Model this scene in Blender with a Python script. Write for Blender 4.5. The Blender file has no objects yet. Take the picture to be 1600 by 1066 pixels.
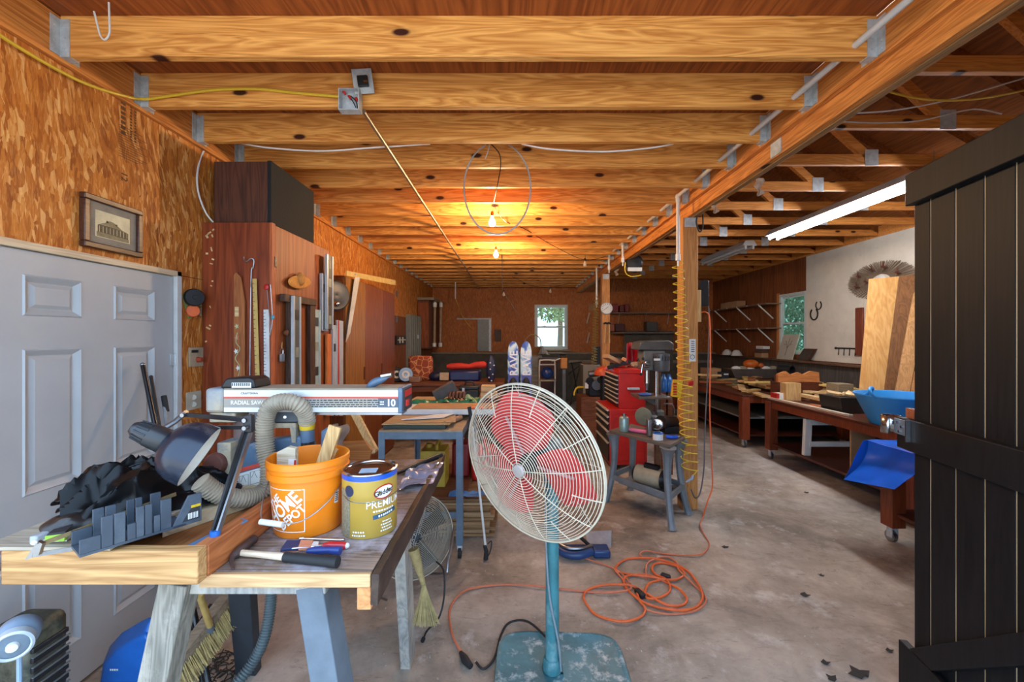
import bpy, bmesh, math, random
from math import sin, cos, pi, radians as R, sqrt, atan2
from mathutils import Vector as V, Matrix as M, Euler, noise as N
random.seed(7)
S = bpy.context.scene
COL = S.collection
# ---------------------------------------------------------------- camera, sky, exposure
EYE = 1.65          # eye height
FP = 652.0          # focal length in pixels of the 1600x1066 frame
cam = bpy.data.cameras.new('camera'); camo = bpy.data.objects.new('camera', cam); COL.objects.link(camo)
cam.sensor_fit = 'HORIZONTAL'; cam.sensor_width = 36; cam.lens = 36*FP/1600; cam.shift_y = -6/1600
cam.clip_start = .05
camo.location = (0, 0, EYE); camo.rotation_euler = (pi/2, 0, 0); S.camera = camo
w = bpy.data.worlds.new('sky'); S.world = w; w.use_nodes = True
bg = w.node_tree.nodes['Background']; bg.inputs[0].default_value = (.50, .71, 1.0, 1); bg.inputs[1].default_value = 3.4
sun = bpy.data.lights.new('sun', 'SUN'); suno = bpy.data.objects.new('sun', sun); COL.objects.link(suno); sun.energy = 9; sun.angle = R(1); sun.color = (1, .95, .87)
suno.rotation_euler = V((-.3, -.6, -.85)).to_track_quat('-Z', 'Y').to_euler()
vs = S.view_settings; vs.view_transform = 'Standard'; vs.look = 'None'; vs.exposure = .62; vs.gamma = 1; vs.use_curve_mapping = False
S.cycles.max_bounces = 8; S.cycles.diffuse_bounces = 5; S.cycles.use_denoising = True
S.cycles.sample_clamp_indirect = 8
BULB_W, TUBE_W = 34, 58

# ---------------------------------------------------------------- helpers
def P(px, py, d):
    return V(((px-800)*d/FP, d, EYE-(py-527)*d/FP))
def lin(h):
    h = h.lstrip('#'); o = []
    for i in (0, 2, 4):
        c = int(h[i:i+2], 16)/255
        o.append(c/12.92 if c <= .04045 else ((c+.055)/1.055)**2.4)
    return (*o, 1)
class B:
    def __init__(s): s.v = []; s.f = []
    def add(s, vs, fs):
        n = len(s.v); s.v += [V(p) for p in vs]; s.f += [tuple(i+n for i in f) for f in fs]; return s
    def box(s, x0, x1, y0, y1, z0, z1):
        return s.add([(x, y, z) for z in (z0, z1) for x, y in ((x0, y0), (x1, y0), (x1, y1), (x0, y1))],
                     [(3, 2, 1, 0), (4, 5, 6, 7), (0, 1, 5, 4), (1, 2, 6, 5), (2, 3, 7, 6), (3, 0, 4, 7)])
    def obb(s, c, size, rot=(0, 0, 0)):
        m = rot if isinstance(rot, M) else Euler(rot).to_matrix(); c = V(c); b = B().box(*(q*h/2 for h in size for q in (-1, 1)))
        return s.add([m @ p + c for p in b.v], b.f)
    def bar(s, a, b, w, h, up=(0, 0, 1)):
        a, b = V(a), V(b); t = (b-a).normalized(); u = V(up)
        if abs(t.dot(u)) > .98: u = V((0, 1, 0))
        x = t.cross(u).normalized()*w/2; y = x.cross(t).normalized()*h/2
        return s.add([p+i*x+j*y for p in (a, b) for i, j in ((-1, -1), (1, -1), (1, 1), (-1, 1))],
                     [(3, 2, 1, 0), (4, 5, 6, 7), (0, 1, 5, 4), (1, 2, 6, 5), (2, 3, 7, 6), (3, 0, 4, 7)])
    def ring(s, c, x, y, r, n):
        k = len(s.v); s.v += [c + x*(r*cos(2*pi*i/n)) + y*(r*sin(2*pi*i/n)) for i in range(n)]; return k
    def cyl(s, a, b, r0, r1=None, n=16, cap=True):
        a, b = V(a), V(b); r1 = r0 if r1 is None else r1; t = (b-a).normalized()
        x = t.orthogonal().normalized(); y = t.cross(x); i0 = s.ring(a, x, y, r0, n); i1 = s.ring(b, x, y, r1, n)
        s.f += [(i0+i, i0+(i+1) % n, i1+(i+1) % n, i1+i) for i in range(n)]
        if cap: s.f += [tuple(i0+i for i in reversed(range(n))), tuple(i1+i for i in range(n))]
        return s
    def tube(s, pts, r, n=8, closed=False, radii=None):
        pts = [V(p) for p in pts]; m = len(pts); k0 = len(s.v); x = None
        for i, p in enumerate(pts):
            a = pts[(i-1) % m] if (closed or i) else p; b = pts[(i+1) % m] if (closed or i < m-1) else p
            t = (b-a).normalized() if (b-a).length > 1e-9 else V((0, 0, 1))
            if x is None: x = t.orthogonal().normalized()
            x = (x - t*x.dot(t))
            x = x.normalized() if x.length > 1e-6 else t.orthogonal().normalized()
            s.ring(p, x, t.cross(x), radii[i] if radii else r, n)
        for i in range(m if closed else m-1):
            a = k0+i*n; b = k0+((i+1) % m)*n
            s.f += [(a+j, a+(j+1) % n, b+(j+1) % n, b+j) for j in range(n)]
        if not closed: s.f += [tuple(k0+j for j in reversed(range(n))), tuple(k0+(m-1)*n+j for j in range(n))]
        return s
    def lathe(s, prof, c=(0, 0, 0), ax=(0, 0, 1), n=28, arc=None):
        c = V(c); t = V(ax).normalized(); x = V((1, 0, 0)); x = (x-t*x.dot(t)); x = x.normalized() if x.length > .1 else t.orthogonal().normalized(); y = t.cross(x)
        k = [s.ring(c+t*z, x, y, max(r, 1e-5), n) for r, z in prof]
        for a, b in zip(k, k[1:]): s.f += [(a+i, a+(i+1) % n, b+(i+1) % n, b+i) for i in range(n)]
        return s
    def sph(s, c, r, n=14, m=8, rot=None):
        c = V(c); r = (r, r, r) if not hasattr(r, '__len__') else r; k0 = len(s.v); q = Euler(rot).to_matrix() if rot else M.Identity(3)
        for j in range(m+1):
            th = pi*j/m
            for i in range(n): s.v.append(c + q @ V((r[0]*sin(th)*cos(2*pi*i/n), r[1]*sin(th)*sin(2*pi*i/n), r[2]*cos(th))))
        for j in range(m): s.f += [(k0+j*n+i, k0+(j+1)*n+i, k0+(j+1)*n+(i+1) % n, k0+j*n+(i+1) % n) for i in range(n)]
        return s
    def prism(s, poly, ext):
        e = V(ext); n = len(poly); k = len(s.v); s.v += [V(p) for p in poly] + [V(p)+e for p in poly]
        s.f += [tuple(k+i for i in range(n)), tuple(k+n+i for i in reversed(range(n)))]
        s.f += [(k+(i+1) % n, k+i, k+n+i, k+n+(i+1) % n) for i in range(n)]; return s
    def surf(s, fn, nu, nv, th=0):
        k = len(s.v); g = [[V(fn(i/nu, j/nv)) for j in range(nv+1)] for i in range(nu+1)]
        for row in g: s.v += row
        q = nv+1; s.f += [(k+i*q+j, k+(i+1)*q+j, k+(i+1)*q+j+1, k+i*q+j+1) for i in range(nu) for j in range(nv)]
        if th:
            k2 = len(s.v)
            for i in range(nu+1):
                for j in range(nv+1):
                    a = g[min(i+1, nu)][j]-g[max(i-1, 0)][j]; b = g[i][min(j+1, nv)]-g[i][max(j-1, 0)]
                    s.v.append(g[i][j] - a.cross(b).normalized()*th)
            s.f += [(k2+i*q+j+1, k2+(i+1)*q+j+1, k2+(i+1)*q+j, k2+i*q+j) for i in range(nu) for j in range(nv)]
            ed = [(i, 0) for i in range(nu)] + [(nu, j) for j in range(nv)] + [(i, nv) for i in range(nu, 0, -1)] + [(0, j) for j in range(nv, 0, -1)]
            ed = [i*q+j for i, j in ed]
            s.f += [(k+b, k+a, k2+a, k2+b) for a, b in zip(ed, ed[1:]+ed[:1])]
        return s
    def rot(s, c, ang, ax='Z'):
        m = M.Rotation(ang, 3, ax); c = V(c); s.v = [m @ (p-c) + c for p in s.v]; return s
    def mv(s, d): d = V(d); s.v = [p+d for p in s.v]; return s
def spl(pts, k=8, closed=False):
    pts = [V(p) for p in pts]; n = len(pts); o = []
    for i in range(n if closed else n-1):
        if closed: a, b, c, d = (pts[(i+j) % n] for j in (-1, 0, 1, 2))
        else: a, b, c, d = pts[max(i-1, 0)], pts[i], pts[i+1], pts[min(i+2, n-1)]
        for j in range(k):
            t = j/k; o.append(.5*((2*b)+(c-a)*t+(2*a-5*b+4*c-d)*t*t+(3*b-a-3*c+d)*t**3))
    if not closed: o.append(pts[-1])
    return o
def mesh(name, b, mt, smooth=True, ang=40):
    me = bpy.data.meshes.new(name); me.from_pydata([tuple(p) for p in b.v], [], b.f)
    bm = bmesh.new(); bm.from_mesh(me); bmesh.ops.recalc_face_normals(bm, faces=bm.faces); bm.to_mesh(me); bm.free()
    if smooth: me.shade_smooth(); me.set_sharp_from_angle(angle=R(ang))
    if mt: me.materials.append(mt)
    return me
def thing(name, label, cat, loc, group=None, rz=0, rot=None):
    o = bpy.data.objects.new(name, None); COL.objects.link(o); o.empty_display_size = .1
    o.location = loc; o.rotation_euler = rot or (0, 0, rz); tag(o, label, cat, group); return o
def tag(o, label=None, cat=None, group=None, kind=None):
    if label: o['label'] = label
    if cat: o['category'] = cat
    if group: o['group'] = group
    if kind: o['kind'] = kind
    return o
def wm(o):
    m = M.LocRotScale(o.location, o.rotation_euler, o.scale)
    return wm(o.parent) @ m if o.parent else m
def part(name, b, mt, par, local=False, smooth=True, bev=0, label=None, ang=40, kind=None):
    # parts are drawn in world coordinates unless local
    c = V((0, 0, 0))
    if not local:
        inv = wm(par).inverted(); b.v = [inv @ p for p in b.v]
    o = bpy.data.objects.new(name, mesh(name, b, mt, smooth, ang)); COL.objects.link(o); o.parent = par
    if bev: bevel(o, bev)
    if label: o['label'] = label
    if kind: o['kind'] = kind
    return o
def bevel(o, wd, seg=2):
    m = o.modifiers.new('bevel', 'BEVEL'); m.width = wd; m.segments = seg; m.limit_method = 'ANGLE'; m.angle_limit = R(50)
def one(name, label, cat, b, mt, group=None, kind=None, bev=0, smooth=True, ang=40):
    # a thing that is one mesh; origin at the middle of its base
    xs, ys, zs = zip(*[tuple(p) for p in b.v]); c = V(((min(xs)+max(xs))/2, (min(ys)+max(ys))/2, min(zs)))
    b.mv(-c); o = bpy.data.objects.new(name, mesh(name, b, mt, smooth, ang)); COL.objects.link(o); o.location = c
    if bev: bevel(o, bev)
    return tag(o, label, cat, group, kind)
def struct(name, b, mt, label=None, **k):
    o = one(name, label, None, b, mt, kind='structure', **k); return o
def sroot(name, loc=(0, 0, 0), label=None):
    o = bpy.data.objects.new(name, None); COL.objects.link(o); o.location = loc; return tag(o, label, kind='structure')
def dup(o, par=None, loc=None, rot=None, label=None):
    c = o.copy(); COL.objects.link(c); c.parent = par
    if loc is not None: c.location = loc
    if rot is not None: c.rotation_euler = rot
    if label: c['label'] = label
    for ch in [x for x in bpy.data.objects if x.parent == o]: dup(ch, c)
    return c
_tc = {}
def text_geo(txt, size=1, shear=0, bold=0):
    cu = bpy.data.curves.new('t', 'FONT'); cu.body = txt; cu.size = size; cu.shear = shear; cu.offset = bold
    cu.align_x = 'CENTER'; cu.align_y = 'CENTER'; cu.resolution_u = 3
    o = bpy.data.objects.new('t', cu); COL.objects.link(o); dg = bpy.context.evaluated_depsgraph_get(); dg.update()
    me = o.evaluated_get(dg).to_mesh(); vs = [v.co.copy() for v in me.vertices]; fs = [tuple(p.vertices) for p in me.polygons]
    o.evaluated_get(dg).to_mesh_clear(); bpy.data.objects.remove(o); bpy.data.curves.remove(cu); return vs, fs
def put_text(b, txt, size, fn, shear=0, bold=0, sx=1):
    vs, fs = text_geo(txt, size, shear, bold); return b.add([fn(p.x*sx, p.y) for p in vs], fs)

def print_bars(b, f, w_, h, n=7, seed=0):
    # a row of unreadable print: n short blocks of uneven width
    rng = random.Random(seed); ws = [rng.uniform(.5, 1) for _ in range(n)]; k = w_/(sum(ws)+.35*(n-1)); x = -w_/2
    for q in ws:
        b.add([f(x, -h/2), f(x+q*k, -h/2), f(x+q*k, h/2), f(x, h/2)], [(0, 1, 2, 3)]); x += (q+.35)*k
    return b

# ---------------------------------------------------------------- materials
def nd(nt, t, **k):
    n = nt.nodes.new(t)
    for a, b in k.items():
        if a in n.inputs: n.inputs[a].default_value = b
        else: setattr(n, a, b)
    return n
def ramp(nt, fac, stops):
    r = nt.nodes.new('ShaderNodeValToRGB'); e = r.color_ramp.elements
    while len(e) < len(stops): e.new(.5)
    for x, (p, c) in zip(e, stops): x.position = p; x.color = lin(c) if isinstance(c, str) else c
    nt.links.new(fac, r.inputs[0]); return r.outputs[0]
def base(name, rough=.5, metal=0, spec=.5):
    m = bpy.data.materials.new(name); m.use_nodes = True; nt = m.node_tree; p = nt.nodes['Principled BSDF']
    p.inputs['Roughness'].default_value = rough; p.inputs['Metallic'].default_value = metal; p.inputs['Specular IOR Level'].default_value = spec
    return m, nt, p
def coords(nt, scale=(1, 1, 1), rnd=True, rot=(0, 0, 0)):
    tc = nd(nt, 'ShaderNodeTexCoord'); mp = nd(nt, 'ShaderNodeMapping'); mp.inputs['Scale'].default_value = scale; mp.inputs['Rotation'].default_value = rot
    src = tc.outputs['Object']
    if rnd:
        oi = nd(nt, 'ShaderNodeObjectInfo'); mu = nd(nt, 'ShaderNodeMath', operation='MULTIPLY'); mu.inputs[1].default_value = 37
        nt.links.new(oi.outputs['Random'], mu.inputs[0]); ad = nd(nt, 'ShaderNodeVectorMath', operation='ADD')
        nt.links.new(src, ad.inputs[0]); nt.links.new(mu.outputs[0], ad.inputs[1]); src = ad.outputs[0]
    nt.links.new(src, mp.inputs[0]); return mp.outputs[0]
def bump(nt, p, h, st=.2, dist=.01):
    b = nd(nt, 'ShaderNodeBump'); b.inputs['Strength'].default_value = st; b.inputs['Distance'].default_value = dist
    nt.links.new(h, b.inputs['Height']); nt.links.new(b.outputs[0], p.inputs['Normal'])
def mix(nt, fac, a, b, mode='MIX'):
    m = nd(nt, 'ShaderNodeMix', data_type='RGBA', blend_type=mode)
    for s, x in ((m.inputs[0], fac), (m.inputs[6], a), (m.inputs[7], b)):
        if isinstance(x, (int, float)): s.default_value = x
        elif isinstance(x, str): s.default_value = lin(x)
        elif isinstance(x, tuple): s.default_value = x
        else: nt.links.new(x, s)
    return m.outputs[2]
def paint(name, c, rough=.5, metal=0, var=.25, sc=9, c2=None, bp=0, grime=None, gth=(.55, .75), gsc=5):
    """plain coat with slight variation; grime: a second colour of dust or dirt in patches"""
    m, nt, p = base(name, rough, metal); co = coords(nt)
    n = nd(nt, 'ShaderNodeTexNoise', Scale=sc, Detail=5, Roughness=.65); nt.links.new(co, n.inputs['Vector'])
    a = lin(c); d = lin(c2) if c2 else tuple(x*(1-var) for x in a[:3])+(1,)
    o = ramp(nt, n.outputs[0], [(.35, d), (.62, a)])
    if grime:
        g = nd(nt, 'ShaderNodeTexNoise', Scale=gsc, Detail=8, Roughness=.7); nt.links.new(co, g.inputs['Vector'])
        o = mix(nt, ramp(nt, g.outputs[0], [(gth[0], '#000000'), (gth[1], '#ffffff')]), o, grime)
    nt.links.new(o, p.inputs['Base Color'])
    if bp: bump(nt, p, n.outputs[0], bp)
    return m
def wood(name, lo, hi, ax=0, sc=1, rough=.6, knots=0, dark=None, bp=.08, stain=None, spec=.3):
    """grain runs along axis ax"""
    m, nt, p = base(name, rough, 0, spec); s = [14*sc]*3; s[ax] = 1.1*sc; co = coords(nt, tuple(s))
    n1 = nd(nt, 'ShaderNodeTexNoise', Scale=1, Detail=3, Roughness=.5, Distortion=.6); nt.links.new(co, n1.inputs['Vector'])
    s2 = [60*sc]*3; s2[ax] = 1.5*sc; co2 = coords(nt, tuple(s2))
    n2 = nd(nt, 'ShaderNodeTexNoise', Scale=1.2, Detail=4, Roughness=.6, Distortion=.3); nt.links.new(co2, n2.inputs['Vector'])
    mw = nd(nt, 'ShaderNodeMath', operation='MULTIPLY'); mw.inputs[1].default_value = 9; nt.links.new(n1.outputs[0], mw.inputs[0])
    fr = nd(nt, 'ShaderNodeMath', operation='PINGPONG'); fr.inputs[1].default_value = .5; nt.links.new(mw.outputs[0], fr.inputs[0])
    g = mix(nt, .45, fr.outputs[0], n2.outputs[0])
    o = ramp(nt, g, [(.12, lo), (.55, hi)])
    if knots:
        sk = [3.1]*3; sk[ax] = 1.35; ck = coords(nt, tuple(sk), True, (pi/2, 0, 0) if ax != 1 else (0, 0, 0))
        vo = nd(nt, 'ShaderNodeTexVoronoi', Scale=knots, Randomness=1)
        if ax != 1: vo.voronoi_dimensions = '2D'
        nt.links.new(ck, vo.inputs['Vector'])
        o = mix(nt, ramp(nt, vo.outputs['Distance'], [(.04, '#ffffff'), (.065, '#666666'), (.11, '#262626'), (.2, '#000000')]), o, dark or '#3a1608')
    if stain:
        cs = coords(nt); g2 = nd(nt, 'ShaderNodeTexNoise', Scale=3.5, Detail=8, Roughness=.72); nt.links.new(cs, g2.inputs['Vector'])
        o = mix(nt, ramp(nt, g2.outputs[0], [(.48, '#000000'), (.66, '#ffffff')]), o, stain)
    nt.links.new(o, p.inputs['Base Color']); bump(nt, p, n2.outputs[0], bp, .004); return m
def osb(name, cols, sc=1, ax=0):
    m, nt, p = base(name, .62, 0, .3); out = None; bm_ = None
    for i, (rx, sx) in enumerate(((.3, 1), (1.1, 1.2), (-.5, .9))):
        cr = nd(nt, 'ShaderNodeTexNoise', Scale=1.2, Detail=1); c0 = coords(nt, (1, 1, 1), False); nt.links.new(c0, cr.inputs['Vector'])
        ad = nd(nt, 'ShaderNodeVectorMath', operation='ADD'); sc_ = nd(nt, 'ShaderNodeVectorMath', operation='SCALE'); sc_.inputs['Scale'].default_value = .35
        nt.links.new(cr.outputs[1], sc_.inputs[0]); nt.links.new(c0, ad.inputs[0]); nt.links.new(sc_.outputs[0], ad.inputs[1])
        mp = nd(nt, 'ShaderNodeMapping'); mp.inputs['Rotation'].default_value = (rx, 0, 0) if ax == 0 else (0, rx, 0); mp.inputs['Scale'].default_value = (2, 34*sx*sc, 7*sx*sc) if ax == 0 else (34*sx*sc, 2, 7*sx*sc)
        nt.links.new(ad.outputs[0], mp.inputs[0])
        vo = nd(nt, 'ShaderNodeTexVoronoi', Scale=1, Randomness=1); nt.links.new(mp.outputs[0], vo.inputs['Vector'])
        sp = nd(nt, 'ShaderNodeSeparateColor'); nt.links.new(vo.outputs['Color'], sp.inputs[0])
        col = ramp(nt, sp.outputs[0], cols)
        if out is None: out = col; bm_ = sp.outputs[0]
        else:
            th = ramp(nt, sp.outputs[1], [(.62, '#000000'), (.64, '#ffffff')]); out = mix(nt, th, out, col)
    n = nd(nt, 'ShaderNodeTexNoise', Scale=1.1, Detail=2); c1 = coords(nt, (1, 1, 1), False); nt.links.new(c1, n.inputs['Vector'])
    mp2 = nd(nt, 'ShaderNodeMapping'); mp2.inputs['Scale'].default_value = (3, 90, 14) if ax == 0 else (90, 3, 14); mp2.inputs['Rotation'].default_value = (.25, 0, 0); nt.links.new(c1, mp2.inputs[0])
    n3 = nd(nt, 'ShaderNodeTexNoise', Scale=1, Detail=4, Roughness=.6, Distortion=1.5); nt.links.new(mp2.outputs[0], n3.inputs['Vector'])
    out = mix(nt, .33, out, ramp(nt, n3.outputs[0], [(.3, cols[0][1]), (.5, cols[1][1]), (.72, cols[-1][1])]))
    out = mix(nt, .35, out, ramp(nt, n.outputs[0], [(.3, '#8a5a2c'), (.7, '#d99a54')]), 'SOFT_LIGHT')
    nt.links.new(out, p.inputs['Base Color']); bump(nt, p, bm_, .15, .003); return m
def emit(name, c, st):
    m, nt, p = base(name); p.inputs['Base Color'].default_value = lin(c); p.inputs['Emission Color'].default_value = lin(c); p.inputs['Emission Strength'].default_value = st; return m
def glass(name, c='#ffffff', rough=.02, alpha=.12):
    m = bpy.data.materials.new(name); m.use_nodes = True; nt = m.node_tree; p = nt.nodes['Principled BSDF']
    out = nt.nodes['Material Output']; t = nd(nt, 'ShaderNodeBsdfTransparent'); t.inputs[0].default_value = lin(c)
    p.inputs['Base Color'].default_value = lin(c); p.inputs['Roughness'].default_value = rough
    mx = nd(nt, 'ShaderNodeMixShader'); mx.inputs[0].default_value = alpha
    nt.links.new(t.outputs[0], mx.inputs[1]); nt.links.new(p.outputs[0], mx.inputs[2]); nt.links.new(mx.outputs[0], out.inputs[0]); return m
def metal(name, c, rough=.35, grime=None, var=.2): return paint(name, c, rough, 1.0, var, 14, grime=grime)

joist_m = wood('pine_joist', '#b0641f', '#f0ae5c', 0, 1, knots=1.0)
chord_m = wood('pine_chord', '#b0682a', '#e0984a', 0, 1, knots=1.1)
beam_m = wood('beam_timber', '#9c5620', '#dc9046', 1, .9, knots=.8)
beamgrey_m = wood('weathered_beam', '#6b5134', '#a5794a', 1, 1.1)
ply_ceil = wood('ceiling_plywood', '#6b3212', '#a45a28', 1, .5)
roof_ply = wood('roof_plywood', '#6a3c1a', '#9c5e2c', 1, .5, bp=.04)
osb_m = osb('oriented_strand_board', [(.0, '#8a4c18'), (.35, '#b5722c'), (.7, '#cc8a3c'), (1, '#efc484')], 1.7)
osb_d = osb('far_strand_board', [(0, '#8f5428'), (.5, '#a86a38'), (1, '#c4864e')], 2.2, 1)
ply_w = wood('wall_plywood', '#5e3016', '#8c5028', 2, .35)
galv = paint('galvanised_steel', '#c3c8c9', .5, .25, .3, 22)
white_m = paint('white_paint', '#dcdcd8', .45, 0, .08)
# ---------------------------------------------------------------- structure
XL, XR, YB = -2.055, 5.2, 10.8
def concrete():
    m, nt, p = base('concrete_floor', .82, 0, .25); c = coords(nt, (1, 1, 1), False)
    a = nd(nt, 'ShaderNodeTexNoise', Scale=.9, Detail=9, Roughness=.62, Distortion=.4); nt.links.new(c, a.inputs['Vector'])
    b = nd(nt, 'ShaderNodeTexNoise', Scale=7, Detail=8, Roughness=.72); nt.links.new(c, b.inputs['Vector'])
    o = ramp(nt, a.outputs[0], [(.3, '#625b54'), (.45, '#958b80'), (.58, '#aca297'), (.75, '#c2b9b0')])
    o = mix(nt, .5, o, ramp(nt, b.outputs[0], [(.3, '#5b544e'), (.6, '#c9beb2')]), 'SOFT_LIGHT')
    d = nd(nt, 'ShaderNodeTexNoise', Scale=2.3, Detail=10, Roughness=.75, Distortion=.8); nt.links.new(c, d.inputs['Vector'])
    o = mix(nt, ramp(nt, d.outputs[0], [(.52, '#000000'), (.68, '#b0b0b0')]), o, '#544a41')
    mp = coords(nt, (9, 30, 9), False, (0, 0, .5)); e = nd(nt, 'ShaderNodeTexNoise', Scale=1.0, Detail=6, Roughness=.7, Distortion=1.2); nt.links.new(mp, e.inputs['Vector'])
    o = mix(nt, ramp(nt, e.outputs[0], [(.58, '#000000'), (.66, '#a8a8a8')]), o, '#544b43')
    g = nd(nt, 'ShaderNodeTexNoise', Scale=4.2, Detail=9, Roughness=.7); nt.links.new(coords(nt, (1, 1, 1), False, (.4, .2, .9)), g.inputs['Vector'])
    o = mix(nt, ramp(nt, g.outputs[0], [(.56, '#000000'), (.7, '#b8b8b8')]), o, '#d6d0ca')
    nt.links.new(o, p.inputs['Base Color']); bump(nt, p, b.outputs[0], .12, .004); return m
conc = concrete()
fl = struct('floor', B().box(XL-.1, XR+.1, .35, YB+.1, -.1, 0), conc)
struct('ground', B().box(-30, 30, -25, .349, -.12, -.02), paint('driveway_gravel', '#c9c1b4', .9, 0, .2, 30))
one('yard', 'bright pale yard ground beyond the back window', 'ground', B().box(-20, 40, YB+.11, 60, -.12, -.02), paint('yard_gravel', '#d6d3c8', .9, 0, .15, 3), kind='structure')

# left wall: strand board sheets, then plywood further back, an opening for the white door
wl = sroot('wall_left', (XL, 0, 0))
ys = [(.55, 1.60, 0), (1.60, 2.56, 1), (2.56, 3.78, 0), (3.78, 5.0, 2), (5.0, 6.22, 2), (6.22, 7.44, 2), (7.44, 8.66, 2), (8.66, YB, 2)]
for a, b, k in ys:
    for z0, z1 in ((0, 2.03), (2.034, 3.09)):
        if k == 1 and z0 == 0: continue
        if k == 0 and a < 1 and z0 == 0: b = 1.60
        part('wall_sheet', B().box(XL-.03, XL, a+.002, b-.002, z0, z1), osb_m if k < 2 else (osb_m if z0 else ply_w), wl, smooth=False)
part('ledger', B().box(XL, XL+.028, .55, YB, 2.89, 3.09), beam_m, wl, bev=.003)
part('studs_backing', B().box(XL-.16, XL-.031, .5, YB, 0, 3.2), roof_ply, wl)
# stencilled grade stamp on the strand board above the door
stamp = B()
def onwall(y0, z0):
    return lambda x, y: V((XL+.0012, y0 + y, z0 - x))
print_bars(stamp, onwall(2.205, 2.82), .2, .028, 8, 1); print_bars(stamp, onwall(2.25, 2.82), .22, .012, 14, 2); print_bars(stamp, onwall(2.275, 2.82), .22, .012, 14, 3); put_text(stamp, '12', .05, onwall(2.21, 2.50), bold=.001)
for i in range(14):
    z = 2.60+.0125*i; l = .11+.03*((i*7) % 3)
    stamp.add([(XL+.0012, 2.18, z), (XL+.0012, 2.18+l, z), (XL+.0012, 2.18+l, z+.003), (XL+.0012, 2.18, z+.003)], [(0, 1, 2, 3)])
part('grade_stamp', stamp, paint('stamp_ink', '#6b4420', .8), wl, label='black stencilled grade stamp')

# back wall with window 1
wb = sroot('wall_back', (0, YB, 0))
W1 = (.585, 1.44, 1.335, 2.49)   # x0 x1 z0 z1
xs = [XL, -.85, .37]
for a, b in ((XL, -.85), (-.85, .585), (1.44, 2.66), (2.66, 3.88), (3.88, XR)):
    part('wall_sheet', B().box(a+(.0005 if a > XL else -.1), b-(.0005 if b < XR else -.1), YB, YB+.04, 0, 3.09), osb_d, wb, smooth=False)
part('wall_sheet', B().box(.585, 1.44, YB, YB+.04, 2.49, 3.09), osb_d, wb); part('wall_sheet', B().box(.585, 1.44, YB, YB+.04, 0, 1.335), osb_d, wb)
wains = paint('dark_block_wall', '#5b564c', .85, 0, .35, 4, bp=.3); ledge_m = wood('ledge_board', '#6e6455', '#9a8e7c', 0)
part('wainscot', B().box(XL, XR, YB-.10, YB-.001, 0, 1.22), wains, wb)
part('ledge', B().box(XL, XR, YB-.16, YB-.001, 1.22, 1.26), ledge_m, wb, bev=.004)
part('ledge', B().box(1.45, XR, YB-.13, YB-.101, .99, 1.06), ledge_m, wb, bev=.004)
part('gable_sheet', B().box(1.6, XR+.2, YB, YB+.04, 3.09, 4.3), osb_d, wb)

# right wall: window 2 between brown plywood and the white board
wr = sroot('wall_right', (XR, 0, 0)); W2 = (7.36, 8.10, 1.335, 2.47)
for a, b in ((8.10, 9.4), (9.4, YB)):
    part('wall_sheet', B().box(XR, XR+.04, a+.002, b-.002, 1.2, 3.09), ply_w, wr, smooth=False)
part('wall_sheet', B().box(XR, XR+.04, 7.36, 8.10, 2.47, 3.09), ply_w, wr); part('wall_sheet', B().box(XR, XR+.04, 7.36, 8.10, 1.2, 1.335), ply_w, wr)
part('wall_sheet', B().box(XR, XR+.04, .5, 7.36, 1.2, 3.09), ply_w, wr)
wb_m = paint('white_board', '#dcd2be', .75, 0, .12, 3, grime='#a89c8a', gth=(.6, .85))
for a, b in ((6.16, 7.36), (4.94, 6.158), (3.72, 4.938), (2.5, 3.718), (.5, 2.498)):
    part('white_board', B().box(XR-.012, XR, a, b, 1.25, 3.07), wb_m, wr, smooth=False)
part('wainscot', B().box(XR-.06, XR+.04, .5, YB, 0, 1.2), wood('grey_boards', '#3f3a36', '#5e5750', 2, .5), wr)
part('ledge', B().box(XR-.13, XR, .5, YB, 1.2, 1.235), wood('brown_ledge', '#4a3020', '#7a5a40', 1), wr, bev=.004)
part('top_plate', B().box(XR-.002, XR+.12, .42, YB+.1, 3.075, 3.34), chord_m, wr)
# front wall beside and above the opening
wf = sroot('wall_front', (0, .5, 0))
part('wall_sheet', B().box(1.47, XR+.1, .42, .55, 0, 3.3), osb_d, wf); part('wall_sheet', B().box(XL-.15, 1.47, .42, .55, 2.93, 3.3), osb_d, wf); part('gable_sheet', B().box(1.5, XR+.1, .42, .55, 3.3, 4.3), osb_d, wf)

# ceiling of the left bay: joists in hangers, plywood above
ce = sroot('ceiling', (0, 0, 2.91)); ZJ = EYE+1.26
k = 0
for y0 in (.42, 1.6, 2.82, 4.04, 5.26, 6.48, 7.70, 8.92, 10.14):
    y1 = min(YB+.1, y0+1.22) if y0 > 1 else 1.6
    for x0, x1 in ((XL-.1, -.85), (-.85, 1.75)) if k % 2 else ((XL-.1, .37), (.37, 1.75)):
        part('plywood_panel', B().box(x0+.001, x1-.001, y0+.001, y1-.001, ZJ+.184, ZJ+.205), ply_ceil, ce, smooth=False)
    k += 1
jm = mesh('joist', B().box(-2.027, 1.638, -.019, .019, 0, .184), joist_m, False)
hb = B()
for sx in (-1, 1):   # U strap with side flanges
    hb.box(-.001, .045, sx*.0195, sx*.0225, -.003, .165)
hb.box(-.001, .045, -.0225, .0225, -.004, -.001); hb.box(.0005, .0035, -.062, -.023, .0, .165); hb.box(.0005, .0035, .023, .062, .0, .165)
for sx in (-1, 1):
    for zz in (.02, .055, .09, .125): hb.cyl((.003, sx*.045, zz), (.007, sx*.045, zz), .005, n=6)
    for zz in (.03, .08, .13): hb.cyl((.025, sx*.0225, zz), (.025, sx*.0265, zz), .005, n=6)
hm = mesh('joist_hanger', hb, galv)
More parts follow.
